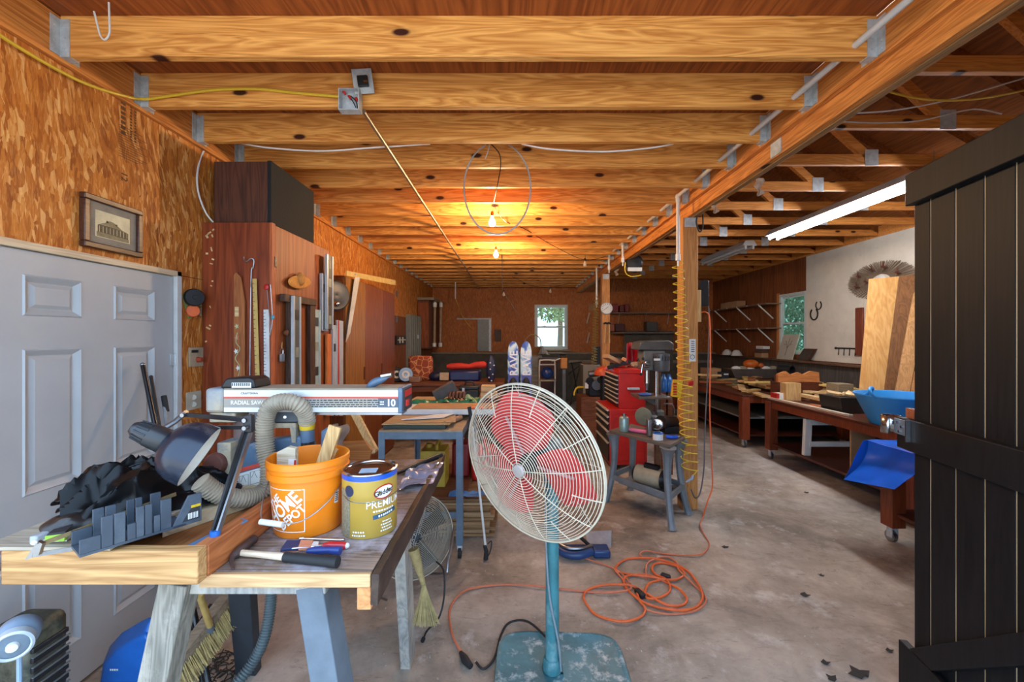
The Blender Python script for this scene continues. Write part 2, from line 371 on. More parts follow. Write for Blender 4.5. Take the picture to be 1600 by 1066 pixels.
for i in range(22):
    j = bpy.data.objects.new('joist', jm); COL.objects.link(j); j.parent = ce; j.location = (0, 1.891+.4064*i, 0)
    bevel(j, .003)
    for sx in (0, 1):
        h = bpy.data.objects.new('joist_hanger', hm); COL.objects.link(h); h.parent = j
        h.location = (1.638, 0, 0) if sx else (-2.027, 0, 0); h.rotation_euler = (0, 0, pi if sx else 0)
# beam carrying the joists
bmr = thing('support_beam', 'long built-up timber beam carrying the joists between two posts', 'beam', (1.7, .55, 2.8))
part('ply', B().box(1.638, 1.678, .55, YB, ZJ-.012, 3.095), beam_m, bmr, bev=.003)
part('ply', B().box(1.679, 1.722, .55, YB, 2.80, 3.095), beam_m, bmr, bev=.004)
part('ply', B().box(1.7225, 1.77, .55, YB, 2.795, 3.095), beamgrey_m, bmr, bev=.004)
part('splice_plate', B().box(1.672, 1.679, 2.60, 2.70, 2.805, 2.895), galv, bmr, label='small galvanised splice plate')
post_m = wood('post_timber', '#9a6230', '#c98f52', 2, 1, knots=.5)
p1 = thing('support_post', 'tall square timber post with the yellow air hose hanging beside it', 'post', (1.705, 4.05, 0), 'support posts')
part('post', B().box(1.63, 1.775, 3.98, 4.12, 0, 2.795), post_m, p1, bev=.006)
part('cap_plate', B().box(1.645, 1.76, 3.975, 3.979, 2.70, 2.79), galv, p1)
p2 = thing('support_post', 'farther timber post with the round dial thermometer on it', 'post', (1.7, 7.6, 0), 'support posts')
part('post', B().box(1.63, 1.77, 7.54, 7.68, 0, 2.795), post_m, p2, bev=.006)
part('cap_plate', B().box(1.645, 1.75, 7.535, 7.539, 2.70, 2.79), galv, p2)

# roof of the right bay: sheathing on W trusses
rf = sroot('ceiling', (3.5, 5, 3.1)); RX = 3.48; ZC = EYE+1.44
def roofz(x): return 3.22 + (1.0)*(1-abs(x-RX)/1.72)
for y0 in (.4, 1.62, 2.84, 4.06, 5.28, 6.5, 7.72, 8.94, 10.16):
    y1 = min(y0+1.218, YB+.2)
    part('sheathing_panel', B().prism([(1.70, y0, roofz(1.70)), (RX, y0, roofz(RX)), (RX, y0, roofz(RX)+.015), (1.70, y0, roofz(1.70)+.015)], (0, y1-y0, 0)), roof_ply, rf, smooth=False)
    part('sheathing_panel', B().prism([(RX, y0, roofz(RX)), (5.4, y0, roofz(5.4)), (5.4, y0, roofz(5.4)+.015), (RX, y0, roofz(RX)+.015)], (0, y1-y0, 0)), roof_ply, rf, smooth=False)
ORD = 'nearest second third fourth fifth sixth seventh eighth ninth tenth eleventh twelfth thirteenth fourteenth'.split()
tr = None
for i in range(14):
    y = 2.28+.61*i
    lab = 'nearest pine roof truss with steel nail plates over the right bay'
    if tr is None:
        tr = thing('roof_truss', lab, 'roof truss', (3.5, y, ZC), 'roof trusses of the right bay')
        part('bottom_chord', B().box(1.772, XR-.01, y-.019, y+.019, ZC, ZC+.089), chord_m, tr, bev=.003)
        for x0, x1 in ((1.72, RX), (5.3, RX)): part('top_chord', B().bar((x0, y, roofz(x0)-.05), (x1, y, roofz(x1)-.05), .038, .089), roof_ply, tr)
        for x0, x1 in ((3.0, 2.5),): part('web', B().bar((x0, y, ZC+.05), (x1, y, roofz(x1)-.06), .038, .07), chord_m, tr)
        for x0 in (3.0, 3.96):
            part('nail_plate', B().box(x0-.055, x0+.055, y-.0215, y-.0192, ZC-.01, ZC+.125), galv, tr)
    else: dup(tr, None, (3.5, y, ZC), None, ORD[i]+' roof truss counting back from the opening in the right bay')

# white six panel door
d1 = sroot('door_1', (XL, 2.1, 0)); dw = paint('door_white', '#a4a7a8', .45, 0, .06, 5, grime='#8a8b8b', gth=(.62, .9), gsc=2.5)
XD = XL+.012
db = B(); pan = [(1.74, 1.98), (2.14, 2.385)]; zz = [(.22, .82), (.98, 1.60), (1.74, 1.915)]
ycut = [1.60, 1.74, 1.98, 2.14, 2.385, 2.515]; zcut = [.02, .22, .82, .98, 1.60, 1.74, 1.915, 2.015]
for i in range(5):
    for j in range(7):
        if i in (1, 3) and j in (1, 3, 5): continue
        db.add([(XD, ycut[i], zcut[j]), (XD, ycut[i+1], zcut[j]), (XD, ycut[i+1], zcut[j+1]), (XD, ycut[i], zcut[j+1])], [(0, 1, 2, 3)])
db.box(XD-.04, XD-.015, 1.60, 2.515, .02, 2.015)
part('leaf', db, dw, d1, smooth=False)
for y0, y1 in pan:
    for z0, z1 in zz:
        q = B(); lv = [(0, 0), (.006, .006), (.012, .002), (.03, -.012), (.034, -.012), (.05, -.003)]
        rg = [[(XD+h, y0+o, z0+o), (XD+h, y1-o, z0+o), (XD+h, y1-o, z1-o), (XD+h, y0+o, z1-o)] for o, h in lv]
        q.add([p for r_ in rg for p in r_], [(a*4+b, a*4+(b+1) % 4, a*4+4+(b+1) % 4, a*4+4+b) for a in range(5) for b in range(4)] + [(20, 21, 22, 23)])
        part('door_panel', q, dw, d1, smooth=False)
fr = paint('door_frame_white', '#bdbdba', .5, 0, .15, 6)
part('door_frame', B().box(XL-.02, XL+.035, 2.518, 2.555, 0, 2.05), fr, d1, bev=.003); part('door_frame', B().box(XL-.02, XL+.035, 1.56, 2.555, 2.018, 2.05), wood('raw_jamb', '#b59b78', '#d6c3a4', 1), d1, bev=.003)
for z in (.35, 1.48): part('hinge', B().box(XL+.013, XL+.02, 2.49, 2.517, z, z+.07).cyl((XL+.025, 2.517, z-.005), (XL+.025, 2.517, z+.075), .006, n=8), galv, d1)

def window(name, W, ax, tint):
    # double hung window; ax 'y' faces the camera in the back wall, 'x' sits in the right wall
    r = sroot(name, (1.0, YB, W[2]) if ax == 'y' else (XR, 7.7, W[2]))
    def bx(b, u0, u1, z0, z1, t0, t1):
        return b.box(u0, u1, YB+t0, YB+t1, z0, z1) if ax == 'y' else b.box(XR+t0, XR+t1, u0, u1, z0, z1)
    u0, u1, z0, z1 = W; zm = (z0+z1)/2; f = .05
    wm_ = paint(name+'_vinyl', '#c8d0cc', .5, 0, .1)
    for a in ((u0, u0+f, z0, z1), (u1-f, u1, z0, z1), (u0+f, u1-f, z1-f, z1), (u0+f, u1-f, z0, z0+f)): part('window_frame', bx(B(), *a, -.012, .05), wm_, r, bev=.003)
    for lo, hi, t in ((z0+f, zm+.02, .012), (zm-.02, z1-f, .032)):
        s = B(); g = .032
        for a in ((u0+f, u0+f+g, lo, hi), (u1-f-g, u1-f, lo, hi), (u0+f+g, u1-f-g, hi-g, hi), (u0+f+g, u1-f-g, lo, lo+g)): bx(s, *a, t-.01, t+.012)
        sa = part('sash', s, wm_, r); part('pane', bx(B(), u0+f+g, u1-f-g, lo+g, hi-g, t, t+.004), glass(name+'_glass', tint), sa)
    for a in (.3, .7): part('sash_lock', bx(B(), u0+(u1-u0)*a-.03, u0+(u1-u0)*a+.03, zm+.02, zm+.035, -.008, .012), galv, r)
    return r
w1 = window('window_1', W1, 'y', '#f2fbf6'); w2 = window('window_2', W2, 'x', '#9fb3a2')
part('window_sill', B().box(.52, 1.52, YB-.09, YB-.012, 1.285, 1.332), ledge_m, w1, bev=.004)
part('side_trim', B().box(XR-.02, XR, 8.10, 8.17, 1.26, 2.5), wood('trim_pine', '#a8632c', '#cf8a4a', 2), w2)
# greenery outside the two windows
def tree(name, lab, c, rad, n, cols, seed, trunk):
    rng = random.Random(seed); t = thing(name, lab, 'tree', (c[0], c[1], 0))
    b = B()
    for i in range(n):
        p = V((rng.gauss(0, 1), rng.gauss(0, 1), rng.gauss(0, 1))); p = p.normalized()*(rng.random()**.4)
        q = V(c) + V((p.x*rad[0], p.y*rad[1], p.z*rad[2])); s = rng.uniform(.05, .12)
        m = Euler((rng.uniform(0, 6), rng.uniform(0, 6), rng.uniform(0, 6))).to_matrix()
        b.add([q + m @ V(k_) for k_ in ((-s, 0, 0), (0, -s*.45, .01), (s, 0, 0), (0, s*.45, .01))], [(0, 1, 2, 3)])
    m, nt, pp = base(name+'_leaf', .6); oi = nd(nt, 'ShaderNodeTexNoise', Scale=2.5, Detail=4); nt.links.new(coords(nt), oi.inputs['Vector'])
    nt.links.new(ramp(nt, oi.outputs[0], cols), pp.inputs['Base Color'])
    part('foliage', b, m, t, smooth=False, kind='stuff'); part('trunk', B().tube([(c[0], c[1], 0), (c[0]+.05, c[1], c[2]*.6), (c[0]-.05, c[1], c[2]+.3)], .09, 8, radii=[.13, .09, .05]), paint(name+'_bark', '#4a3b2c', .9), t)
tree('leafy_tree', 'green leafy tree seen through the back window', (1.65, 14.6, 3.35), (1.7, .9, 1.2), 5200, [(.3, '#2c4a22'), (.7, '#7aa05c')], 3, .1)
tree('leafy_tree', 'pale green tree filling the right wall window', (9.6, 13.2, 2.4), (2.2, 2.4, 1.9), 5200, [(.3, '#5d6b5c'), (.7, '#a3b0a0')], 5, .1)
def PZ(px, py, z): return P(px, py, FP*(EYE-z)/(py-527))
def PX(px, py, x): return P(px, py, x*FP/(px-800))
# ---------------------------------------------------------------- common materials
black_pl = paint('black_plastic', '#1b1b1c', .45, 0, .3, 9, grime='#5a564e', gth=(.62, .85))
blackm = paint('black_metal', '#222224', .4, .3, .3)
chrome = metal('chrome', '#c9ccd0', .18)
steel = metal('steel', '#9a9c9e', .38, grime='#6a5a4a')
dust = paint('sawdust_tan', '#b9a685', .85, 0, .25, 20)
red_m = paint('red_enamel', '#c2221c', .38, 0, .25, 6)
blue_pl = paint('blue_plastic', '#1c5fae', .4, 0, .25, 6)
card = paint('cardboard', '#a9825a', .85, 0, .2, 6)
pale_wood = wood('pale_wood', '#b08c5a', '#d9bd8e', 0, 1)
pale_y = wood('pale_wood_long', '#a8824e', '#d3b27e', 1, 1)
pale_z = wood('pale_wood_upright', '#a67c48', '#d2ac74', 2, 1)
mah = wood('mahogany_ply', '#5c220e', '#8e4220', 2, .6, rough=.45, spec=.4)
brown_w = wood('brown_wood', '#4d2a18', '#7d4a2c', 0, .8)
brown_z = wood('brown_wood_upright', '#4d2a18', '#7d4a2c', 2, .8)
teal = paint('teal_enamel', '#3d7d84', .45, 0, .35, 7, grime='#8fa5a4', gth=(.5, .75))
cream_w = paint('cream_wire', '#d6cbb2', .5, 0, .2)
white_pl = paint('white_plastic', '#d9d9d4', .45, 0, .12)
yellow_m = paint('yellow_plastic', '#d8b21e', .45, 0, .2)
orange_c = paint('orange_cord', '#d9622c', .5, 0, .2)
rubber = paint('rubber_black', '#191a1c', .7, 0, .2)
print_dk = paint('dark_print', '#1f2328', .6, 0, .05)
print_wh = paint('white_print', '#e8e6e0', .6, 0, .05)
label_wh = paint('white_label', '#dcdad2', .6, 0, .08)

# ---------------------------------------------------------------- lamps: bare bulbs and strip lights
bulb_on = emit('lit_bulb', '#ffd6a2', BULB_W/(.0113*pi)); bulb_off = glass('clear_bulb', '#f4efe6', .05, .35); tube_on = emit('lit_tube', '#f4f6ff', TUBE_W/(.30*pi))
brass = metal('brass', '#a8743a', .4)
bprof = [(.011, .0), (.012, .012), (.02, .03), (.029, .05), (.031, .066), (.026, .084), (.014, .095), (.0, .098)]
def bulb(p, lit, label, s=1, wire=None):
    t = thing('light_bulb', label, 'light bulb', p, 'bare bulbs on the ceiling string')
    part('glass', B().lathe([(r*s, -z*s) for r, z in bprof], (0, 0, .066*s), n=16), bulb_on if lit else bulb_off, t, local=True)
    part('socket', B().lathe([(.0, .115*s), (.012*s, .115*s), (.016*s, .10*s), (.016*s, .068*s), (.0, .066*s)], n=14), brass if lit else black_pl, t, local=True)
    if wire: part('wire', B().tube([V(q)-V(p) for q in spl(wire, 6)], .0025, 6), blackm, t, local=True)
    return t
b1 = P(769, 349, 3.98); bulb(b1, True, 'lit bare bulb hanging nearest, inside the white cable loop', 1.0, [b1+V((0, 0, .115)), b1+V((.015, .0, .17)), b1+V((-.02, .03, .21)), b1+V((0, .05, .25))])
b2 = P(775, 399, 5.56); bulb(b2, True, 'second lit bare bulb, farther back below the first', 1.0, [b2+V((0, 0, .115)), b2+V((-.01, 0, .16)), b2+V((0, 0, .2))])
for px, py, d, lb in ((787, 461, 8.2, 'unlit clear bulb hanging on a black wire left of the back window'), (914, 414, 6.3, 'unlit clear bulb on the black wire beside the beam'), (860, 456, 8.6, 'unlit clear bulb above the back window')):
    q = P(px, py, d); bulb(q, False, lb, .9, [q+V((0, 0, .1)), q+V((.005, 0, .15))])
string = thing('string_cable', 'black cable of the bulb string sagging below the joists', 'cable', P(850, 380, 5))
for pts in (((769, 318, 3.98), (790, 346, 4.6), (820, 358, 5), (868, 386, 5.6), (914, 406, 6.3), (950, 400, 6.6)), ((778, 372, 5.56), (784, 400, 6.6), (786, 452, 8.2), (800, 476, 9.2), (812, 497, 10.4)), ((800, 432, 7.2), (830, 446, 8), (860, 449, 8.6), (892, 442, 9))):
    part('cable_run', B().tube(spl([P(*q) for q in pts], 8), .004, 6), blackm, string)
def strip(y0, y1, lit, label):
    x = 3.50; t = thing('strip_light', label, 'strip light', (x, (y0+y1)/2, 3.05), 'fluorescent strip lights of the right bay')
    fx = paint('fixture_white', '#c9c8c2', .45, 0, .1)
    part('housing', B().prism([(x-.11, y0, 3.0), (x+.11, y0, 3.0), (x+.06, y0, 3.075), (x-.06, y0, 3.075)], (0, y1-y0, 0)), fx, t, bev=.002)
    for s in (-1, 1):
        part('tube', B().cyl((x+s*.055, y0+.03, 2.977), (x+s*.055, y1-.03, 2.977), .019, n=12), tube_on if lit else white_pl, t)
        for y in (y0+.015, y1-.015): part('lamp_holder', B().box(x+s*.055-.013, x+s*.055+.013, y-.014, y+.014, 2.95, 3.0), white_pl, t)
    for y in (y0+.3, y1-.3): part('hanger_chain', B().cyl((x, y, 3.07), (x, y, 3.2), .003, n=6), steel, t)
strip(3.16, 5.60, True, 'lit fluorescent strip light ending beside the black door')
strip(6.14, 7.56, False, 'unlit fluorescent strip light farther back in the right bay')

# ---------------------------------------------------------------- black plank door at the right
dv = V((.2149, .9766, 0)); dn = V((-.9766, .2149, 0)); D0 = V((1.70, 1.75, 0))      # free edge; runs back towards the opening
pl_m = wood('black_stained_plank', '#08090b', '#151517', 2, .8, rough=.55, knots=.6, dark='#150d0a', spec=.25)
bd = thing('barn_door', 'black stained plank door with cross rails standing open at the right', 'door', D0-dv*.6+V((0, 0, .03)))
def dbox(s0, s1, n0, n1, z0, z1):   # s along the door from the free edge, n towards the room
    b = B(); pts = [D0-dv*s+dn*n for s, n in ((s0, n0), (s1, n0), (s1, n1), (s0, n1))]
    return b.prism([p+V((0, 0, z0)) for p in pts], (0, 0, z1-z0))
cuts = [0, .090, .212, .333, .445, .57, .69, .81, .93, 1.05, 1.15]; raw = wood('raw_plank_edge', '#8a744e', '#cdb78a', 2, .5)
for a, b_ in zip(cuts, cuts[1:]):
    part('plank', dbox(a+.0018, b_-.0018, -.012, .012, .03, 2.335), pl_m, bd, bev=.003)
    part('tongue', dbox(b_-.0017, b_+.0017, -.006, .0105, .04, 2.33), raw, bd, label='unpainted tongue showing in the gap')
for z0, z1, e in ((2.20, 2.33, 0), (1.175, 1.306, -.05), (.10, .35, -.04)):
    part('rail', dbox(e, 1.15, .0125, .045, z0, z1), pl_m, bd, bev=.004)
part('diagonal_brace', B().prism([D0-dv*.02+dn*.013+V((0, 0, .352)), D0-dv*.14+dn*.013+V((0, 0, .352)), D0-dv*1.13+dn*.013+V((0, 0, 1.17)), D0-dv*1.0+dn*.013+V((0, 0, 1.17))], dn*.03), pl_m, bd, bev=.003)
# gate latch on the free edge
lt = B(); c = D0+dv*.045+dn*.03
part('latch_plate', dbox(-.055, .02, .046, .052, 1.235, 1.30), paint('dark_zinc', '#7a838a', .4, .3, .2), bd, bev=.001)
for s, z in ((-.03, 1.285), (-.005, 1.27), (-.02, 1.248)): part('screw_head', B().cyl(D0-dv*s+dn*.052+V((0, 0, z)), D0-dv*s+dn*.057+V((0, 0, z)), .006, n=8), chrome, bd)
part('latch_bar', dbox(.03, .036, .046, .062, 1.215, 1.305), chrome, bd)
arc = [D0+dv*.085+dn*.045+(dv*sin(t)+dn*cos(t))*.036 for t in [-.9+i*4.6/14 for i in range(15)]]
bb = B()
for i, p in enumerate(arc):
    bb.v += [p+V((0, 0, 1.228)), p+V((0, 0, 1.305))]
bb.f += [(2*i, 2*i+2, 2*i+3, 2*i+1) for i in range(14)]
o = part('latch_band', bb, chrome, bd, label='bright curved chrome latch band'); sm = o.modifiers.new('th', 'SOLIDIFY'); sm.thickness = .003
part('edge_block', dbox(-.05, 0, -.012, .012, 1.29, 1.345), wood('red_block', '#7a3c20', '#a85c38', 0), bd)

# ---------------------------------------------------------------- workbench
ZB = EYE-.605
top_m = wood('worn_bench_ply', '#4d3f37', '#9a8474', 0, 1.2, stain='#b3adb8'); edge_m = wood('bench_edge', '#a37c52', '#cfa97a', 0, 1)
grey_w = wood('dusty_timber', '#6c6b66', '#a2a099', 2, .8, stain='#b7ae9e')
wbn = thing('workbench', 'plywood workbench with splayed timber legs and dark side apron', 'workbench', (-.85, 1.55, 0))
part('bench_top', B().box(-1.45, -.362, 1.08, 2.07, ZB-.019, ZB), top_m, wbn, bev=.002)
part('front_edge', B().box(-.80, -.362, 1.066, 1.079, ZB-.036, ZB-.001), edge_m, wbn, bev=.002)
part('front_edge', B().box(-.80, -.362, 1.079, 1.115, ZB-.037, ZB-.0195), edge_m, wbn)
ap = B().prism([(-.361, 1.062, ZB-.078), (-.361, 2.08, ZB-.07), (-.355, 2.09, ZB+.022), (-.358, 1.062, ZB+.001)], (.02, 0, 0))
part('side_apron', ap, wood('dark_apron', '#17100d', '#3b2a22', 1, .7, rough=.45, stain='#57453a'), wbn, bev=.002)
part('cleat', B().box(-.398, -.362, 1.07, 2.0, ZB-.095, ZB-.0375), wood('red_cleat', '#b0713f', '#d99c66', 1, 1, knots=.5), wbn, bev=.002)
part('cross_beam', B().box(-.90, -.50, 1.118, 1.155, ZB-.085, ZB-.0375), grey_w, wbn, bev=.003)
part('leg', B().bar(P(283, 905, 1.13), P(150, 1528, 1.075)+V((0, 0, 0)), .075, .06, (0, 1, 0)), wood('dusty_leg', '#5d594f', '#938c7e', 2, 1.5, stain='#aaa292'), wbn, bev=.003)
part('leg', B().bar(P(494, 905, 1.16), P(590, 1506, 1.10), .073, .085, (0, 1, 0)), paint('blue_grey_leg', '#646e77', .7, 0, .25, 8, grime='#50565b', gth=(.5, .75)), wbn, bev=.003)
part('leg', B().bar((-.47, 1.75, ZB-.03), (-.53, 2.13, .004), .05, .11, (0, 1, 0)), grey_w, wbn, bev=.003)
part('leg', B().bar((-1.10, 1.66, ZB-.03), (-1.30, 2.06, .004), .10, .05, (0, 1, 0)), paint('dark_leg', '#2a3138', .6, 0, .3), wbn, bev=.003)
part('shelf_rail', B().box(-1.25, -.46, 1.70, 1.74, ZB-.10, ZB-.02), grey_w, wbn)
# loose saw-table frame of two-by-fours lying on the bench
fr_m = wood('two_by_four', '#8f6236', '#c89c66', 0, 1.3, knots=.9, dark='#5d3a1e'); fr_r = wood('reddish_two_by_four', '#8a4a26', '#bd7240', 1, 1)
sf = thing('timber_frame', 'pale two-by-four frame overhanging the left end of the workbench', 'frame', (-1.0, 1.2, ZB))
part('rail', B().box(-1.245, -.765, 1.016, 1.048, ZB+.001, ZB+.084), fr_m, sf, bev=.003)
part('rail', B().box(-.80, -.764, 1.05, 1.50, ZB+.001, ZB+.082), fr_r, sf, bev=.003)
part('rail', B().box(-1.27, -1.24, 1.05, 1.50, ZB+.001, ZB+.08), fr_r, sf, bev=.003)
part('table_board', B().box(-1.30, -.98, 1.0165, 1.50, ZB+.0845, ZB+.093), wood('grey_table_board', '#8d8272', '#b8aa94', 0, .8), sf, bev=.001)
part('table_board', B().box(-1.24, -.80, 1.05, 1.50, ZB+.03, ZB+.042), wood('brown_table_board', '#7d4c2a', '#a8703f', 1, .8), sf)
part('table_board', B().prism([(-.98, 1.17, ZB+.043), (-.80, 1.5, ZB+.043), (-.98, 1.5, ZB+.043)], (0, 0, .04)), wood('sawdust_board', '#a8916c', '#d0bf9e', 1, .8), sf)

# ---------------------------------------------------------------- bucket
BC = V(((483-800)*1.345/FP, 1.345, ZB+.001)); rs = .122
org = paint('orange_bucket', '#f08418', .32, 0, .12, 4)
bk = thing('bucket', 'orange plastic bucket with a white store logo, scraps of wood inside', 'bucket', BC)
pr = [(0, .0), (.098, .0), (.101, .004), (.111, .172), (.121, .173), (.122, .192), (.117, .194), (.1175, .206), (.123, .208), (.1225, .225), (.119, .228), (.1165, .225), (.112, .17), (.099, .006), (0, .006)]
part('body', B().lathe(pr, n=48), org, bk, local=True, ang=35)
def onb(a0, z0, rz=0, off=.0012):
    # print wrapped round the bucket wall; a0 azimuth from straight at the camera (to the right positive)
    def f(x, y):
        xr = x*cos(rz)-y*sin(rz); yr = x*sin(rz)+y*cos(rz); z = z0+yr; r = .101+.010*z/.172+off; a = a0+xr/.106
        return V((r*sin(a), -r*cos(a), z))
    return f
def onc(r, a0, z0, rz=0):
    def f(x, y):
        xr = x*cos(rz)-y*sin(rz); yr = x*sin(rz)+y*cos(rz); a = a0+xr/r; return V((r*sin(a), -r*cos(a), z0+yr))
    return f
def strip_on(b, f, x0, x1, y0, y1, n=10):
    k = len(b.v)
    for i in range(n+1):
        x = x0+(x1-x0)*i/n; b.v += [f(x, y0), f(x, y1)]
    b.f += [(k+2*i, k+2*i+2, k+2*i+3, k+2*i+1) for i in range(n)]; return b
lg = B(); f = onb(-.24, .0875, 0, .0008); h = .062; t = .0022
for a in ((-h, h, -h-.004, -h-.004+t), (-h, h, h, h+t), (-h, -h+t, -h-.004, h+t), (h-t, h, -h-.004, h+t)): strip_on(lg, f, *a)
f = onb(-.24, .0875, .72, .0014)
put_text(lg, 'THE', .034, lambda x, y: f(x-.012, y+.039), bold=.001, sx=.9); put_text(lg, 'HOME', .056, lambda x, y: f(x+.001, y+.005), bold=.0013, sx=.80); put_text(lg, 'DEPOT', .036, lambda x, y: f(x+.004, y-.032), bold=.001, sx=.85)
part('logo', lg, print_wh, bk, local=True, label='white stencil lettering in a square')
st = B(); f = onb(1.25, .105, -.06, .0015); strip_on(st, f, -.008, .008, -.02, .02, 3); part('sticker', st, label_wh, bk, local=True)
st = B(); f = onb(1.25, .105, -.06, .0019)
for i in range(5): strip_on(st, f, -.006, .006, -.014+i*.006, -.011+i*.006, 2)
part('sticker_print', st, print_dk, bk, local=True)
wire = [V((-.113, .035, .155)), V((-.128, -.03, .10)), V((-.125, -.07, .065)), V((-.10, -.10, .06)), V((-.02, -.128, .066)), V((.045, -.115, .10)), V((.09, -.075, .14)), V((.108, -.03, .165))]
wire = [M.Rotation(.45, 3, 'Z') @ p for p in wire]
part('bail_wire', B().tube(spl(wire, 8), .0018, 6), steel, bk, local=True); part('grip', B().cyl((-.128, -.076, .064), (-.068, -.118, .060), .0085, n=12).rot((0, 0, 0), .45), white_pl, bk, local=True)
def scrap(name, label, a, b_, w_, t_, mt=pale_z, up=(0, 1, 0)):
    return one(name, label, 'wood scrap', B().bar(a, b_, w_, t_, up), mt, 'wood scraps in the bucket', bev=.001)
scrap('wood_scrap', 'long pale board standing up out of the orange bucket', BC+V((-.02, .02, .02)), BC+V((.062, .055, .305)), .042, .014)
one('wood_scrap', 'wide grained offcut lying in the orange bucket', 'wood scrap', B().prism([BC+V(p) for p in ((-.105, .0, .10), (-.045, .0, .10), (-.045, .0, .245), (-.07, .0, .25), (-.105, .0, .232))], (0, .02, 0)), wood('grained_scrap', '#a89878', '#d8ccb0', 0, 1.2), 'wood scraps in the bucket', bev=.001)
lb_ = one('wood_scrap', 'small scrap with a white and red price label in the bucket', 'wood scrap', B().obb(BC+V((-.04, -.03, .17)), (.024, .006, .10), (0, .06, 0)), label_wh, 'wood scraps in the bucket')
part('label_stripe', B().obb(BC+V((-.029, -.0335, .195)), (.006, .001, .045), (0, .06, 0)), red_m, lb_)
scrap('wood_scrap', 'short pale stick leaning low inside the orange bucket', BC+V((.0, .04, .10)), BC+V((.055, .06, .232)), .03, .012)

# ---------------------------------------------------------------- paint can
CC = V(((578-800)*1.325/FP, 1.325, ZB+.001)); r = .083; Hc = .190
gold = paint('gold_label', '#b4923c', .35, 0, .12, 3)
pc = thing('paint_can', 'gold paint can with a blue rim band and steel lid', 'paint can', CC)
part('can_body', B().lathe([(0, .0), (r-.002, 0), (r, .003), (r, Hc-.018)], n=48), gold, pc, local=True)
part('rim_band', B().lathe([(r, Hc-.018), (r+.0006, Hc-.018), (r+.0006, Hc-.004), (r, Hc-.004)], n=48), paint('band_blue', '#1f55b8', .35), pc, local=True)
part('rim', B().lathe([(r, Hc-.004), (r+.002, Hc-.002), (r+.002, Hc+.002), (r-.003, Hc+.004), (r-.008, Hc), (r-.010, Hc-.006)], n=48), chrome, pc, local=True)
part('lid', B().lathe([(r-.010, Hc-.004), (r-.013, Hc-.001), (r-.018, Hc-.001), (r-.022, Hc-.006), (0, Hc-.006)], n=48), metal('lid_bronze', '#7a5a44', .35), pc, local=True)
part('lid_sticker', B().obb((.0, -.012, Hc-.0055), (.052, .045, .0006), (0, 0, .15)), paint('pale_blue_label', '#a9c2d6', .6), pc, local=True)
rr = r+.0006
g = B(); strip_on(g, onc(rr, -.66, .085), -.03, .02, -.08, .06, 8); part('info_panel', g, paint('grey_print', '#8d836a', .5, 0, .5, 160), pc, local=True)
g = B(); f = onc(rr+.0005, -.46, .142)
g.add([f(0, 0)]+[f(.017*cos(i*pi/10), .017*sin(i*pi/10)) for i in range(20)], [(0, 1+i, 1+(i+1) % 20) for i in range(20)]); part('round_seal', g, paint('navy_print', '#26304a', .5), pc, local=True)
f = onc(rr, .86, .135, .12); g = B(); g2 = B()
for q, rx, ry, f_ in ((g, .034, .021, f), (g2, .030, .017, onc(rr+.0004, .86, .135, .12))):
    q.add([f_(0, 0)]+[f_(rx*cos(i*pi/16), ry*sin(i*pi/16)) for i in range(32)], [(0, 1+i, 1+(i+1) % 32) for i in range(32)])
part('logo_ring', g, red_m, pc, local=True); part('logo_oval', g2, print_wh, pc, local=True)
g = B(); put_text(g, 'Glidden', .021, onc(rr+.0009, .86, .134, .12), bold=.0006); part('logo_lettering', g, print_dk, pc, local=True)
g = B(); put_text(g, 'PREMIUM', .030, onc(rr+.0004, .92, .100, .0), bold=.0002); part('lettering', g, print_wh, pc, local=True); g = B(); print_bars(g, onc(rr+.0004, .85, .080), .07, .005, 9, 5)
for i in range(4): print_bars(g, onc(rr+.0004, .95, .045-.009*i), (.03, .04, .034, .042)[i], .0042, 6, i)
print_bars(g, onc(rr+.0004, -.08, .022), .035, .0045, 5, 8); print_bars(g, onc(rr+.0004, -.08, .012), .04, .0045, 6, 9); part('fine_print', g, print_wh, pc, local=True, kind='stuff')
g = B(); strip_on(g, onc(rr+.0003, .86, .066, .1), -.036, .045, -.0065, .0065); part('blue_flag', g, paint('teal_print', '#1f4a66', .5), pc, local=True)
g = B(); print_bars(g, onc(rr+.0007, .92, .0665, .1), .05, .006, 7, 4); part('flag_lettering', g, print_wh, pc, local=True)
part('bail', B().tube(spl([(-.06, -.057, .125), (-.02, -.095, .118), (.05, -.085, .115), (.10, -.02, .13), (.12, .02, .16)], 8), .0012, 6), steel, pc, local=True)
# ---------------------------------------------------------------- radial arm saw on the bench
def Q(px, py, d=0): return P(px, py, 1.47+d)
def qbox(px0, px1, py0, py1, d0, d1, dr=1.47):
    a, b = P(px0, py1, dr), P(px1, py0, dr); return B().box(a.x, b.x, d0, d1, a.z, b.z)
sawg = paint('saw_grey', '#7d8890', .45, 0, .2, 8, grime='#b3a182', gth=(.45, .7)); sawb = paint('saw_blue', '#4d6379', .4, 0, .2, 8, grime='#a79c86', gth=(.55, .78)); sawt = paint('saw_top', '#8f8370', .7, 0, .2, 14); dusty = paint('dusty_casting', '#a3947a', .85, 0, .3, 12, grime='#5d666c', gth=(.5, .6))
silv = paint('brushed_strip', '#c5c6c4', .35, .3, .1)
rs_ = thing('radial_arm_saw', 'radial arm saw with a long labelled arm and blue blade guard', 'radial arm saw', (-.85, 1.6, ZB))
part('arm', qbox(348, 627, 607, 645, 1.472, 1.60), sawt, rs_, bev=.004)
part('stripe', qbox(350, 622, 610, 620, 1.4695, 1.4712), silv, rs_); part('stripe', qbox(350, 622, 620, 622.6, 1.469, 1.4712), paint('orange_red_stripe', '#c8452c', .5), rs_)
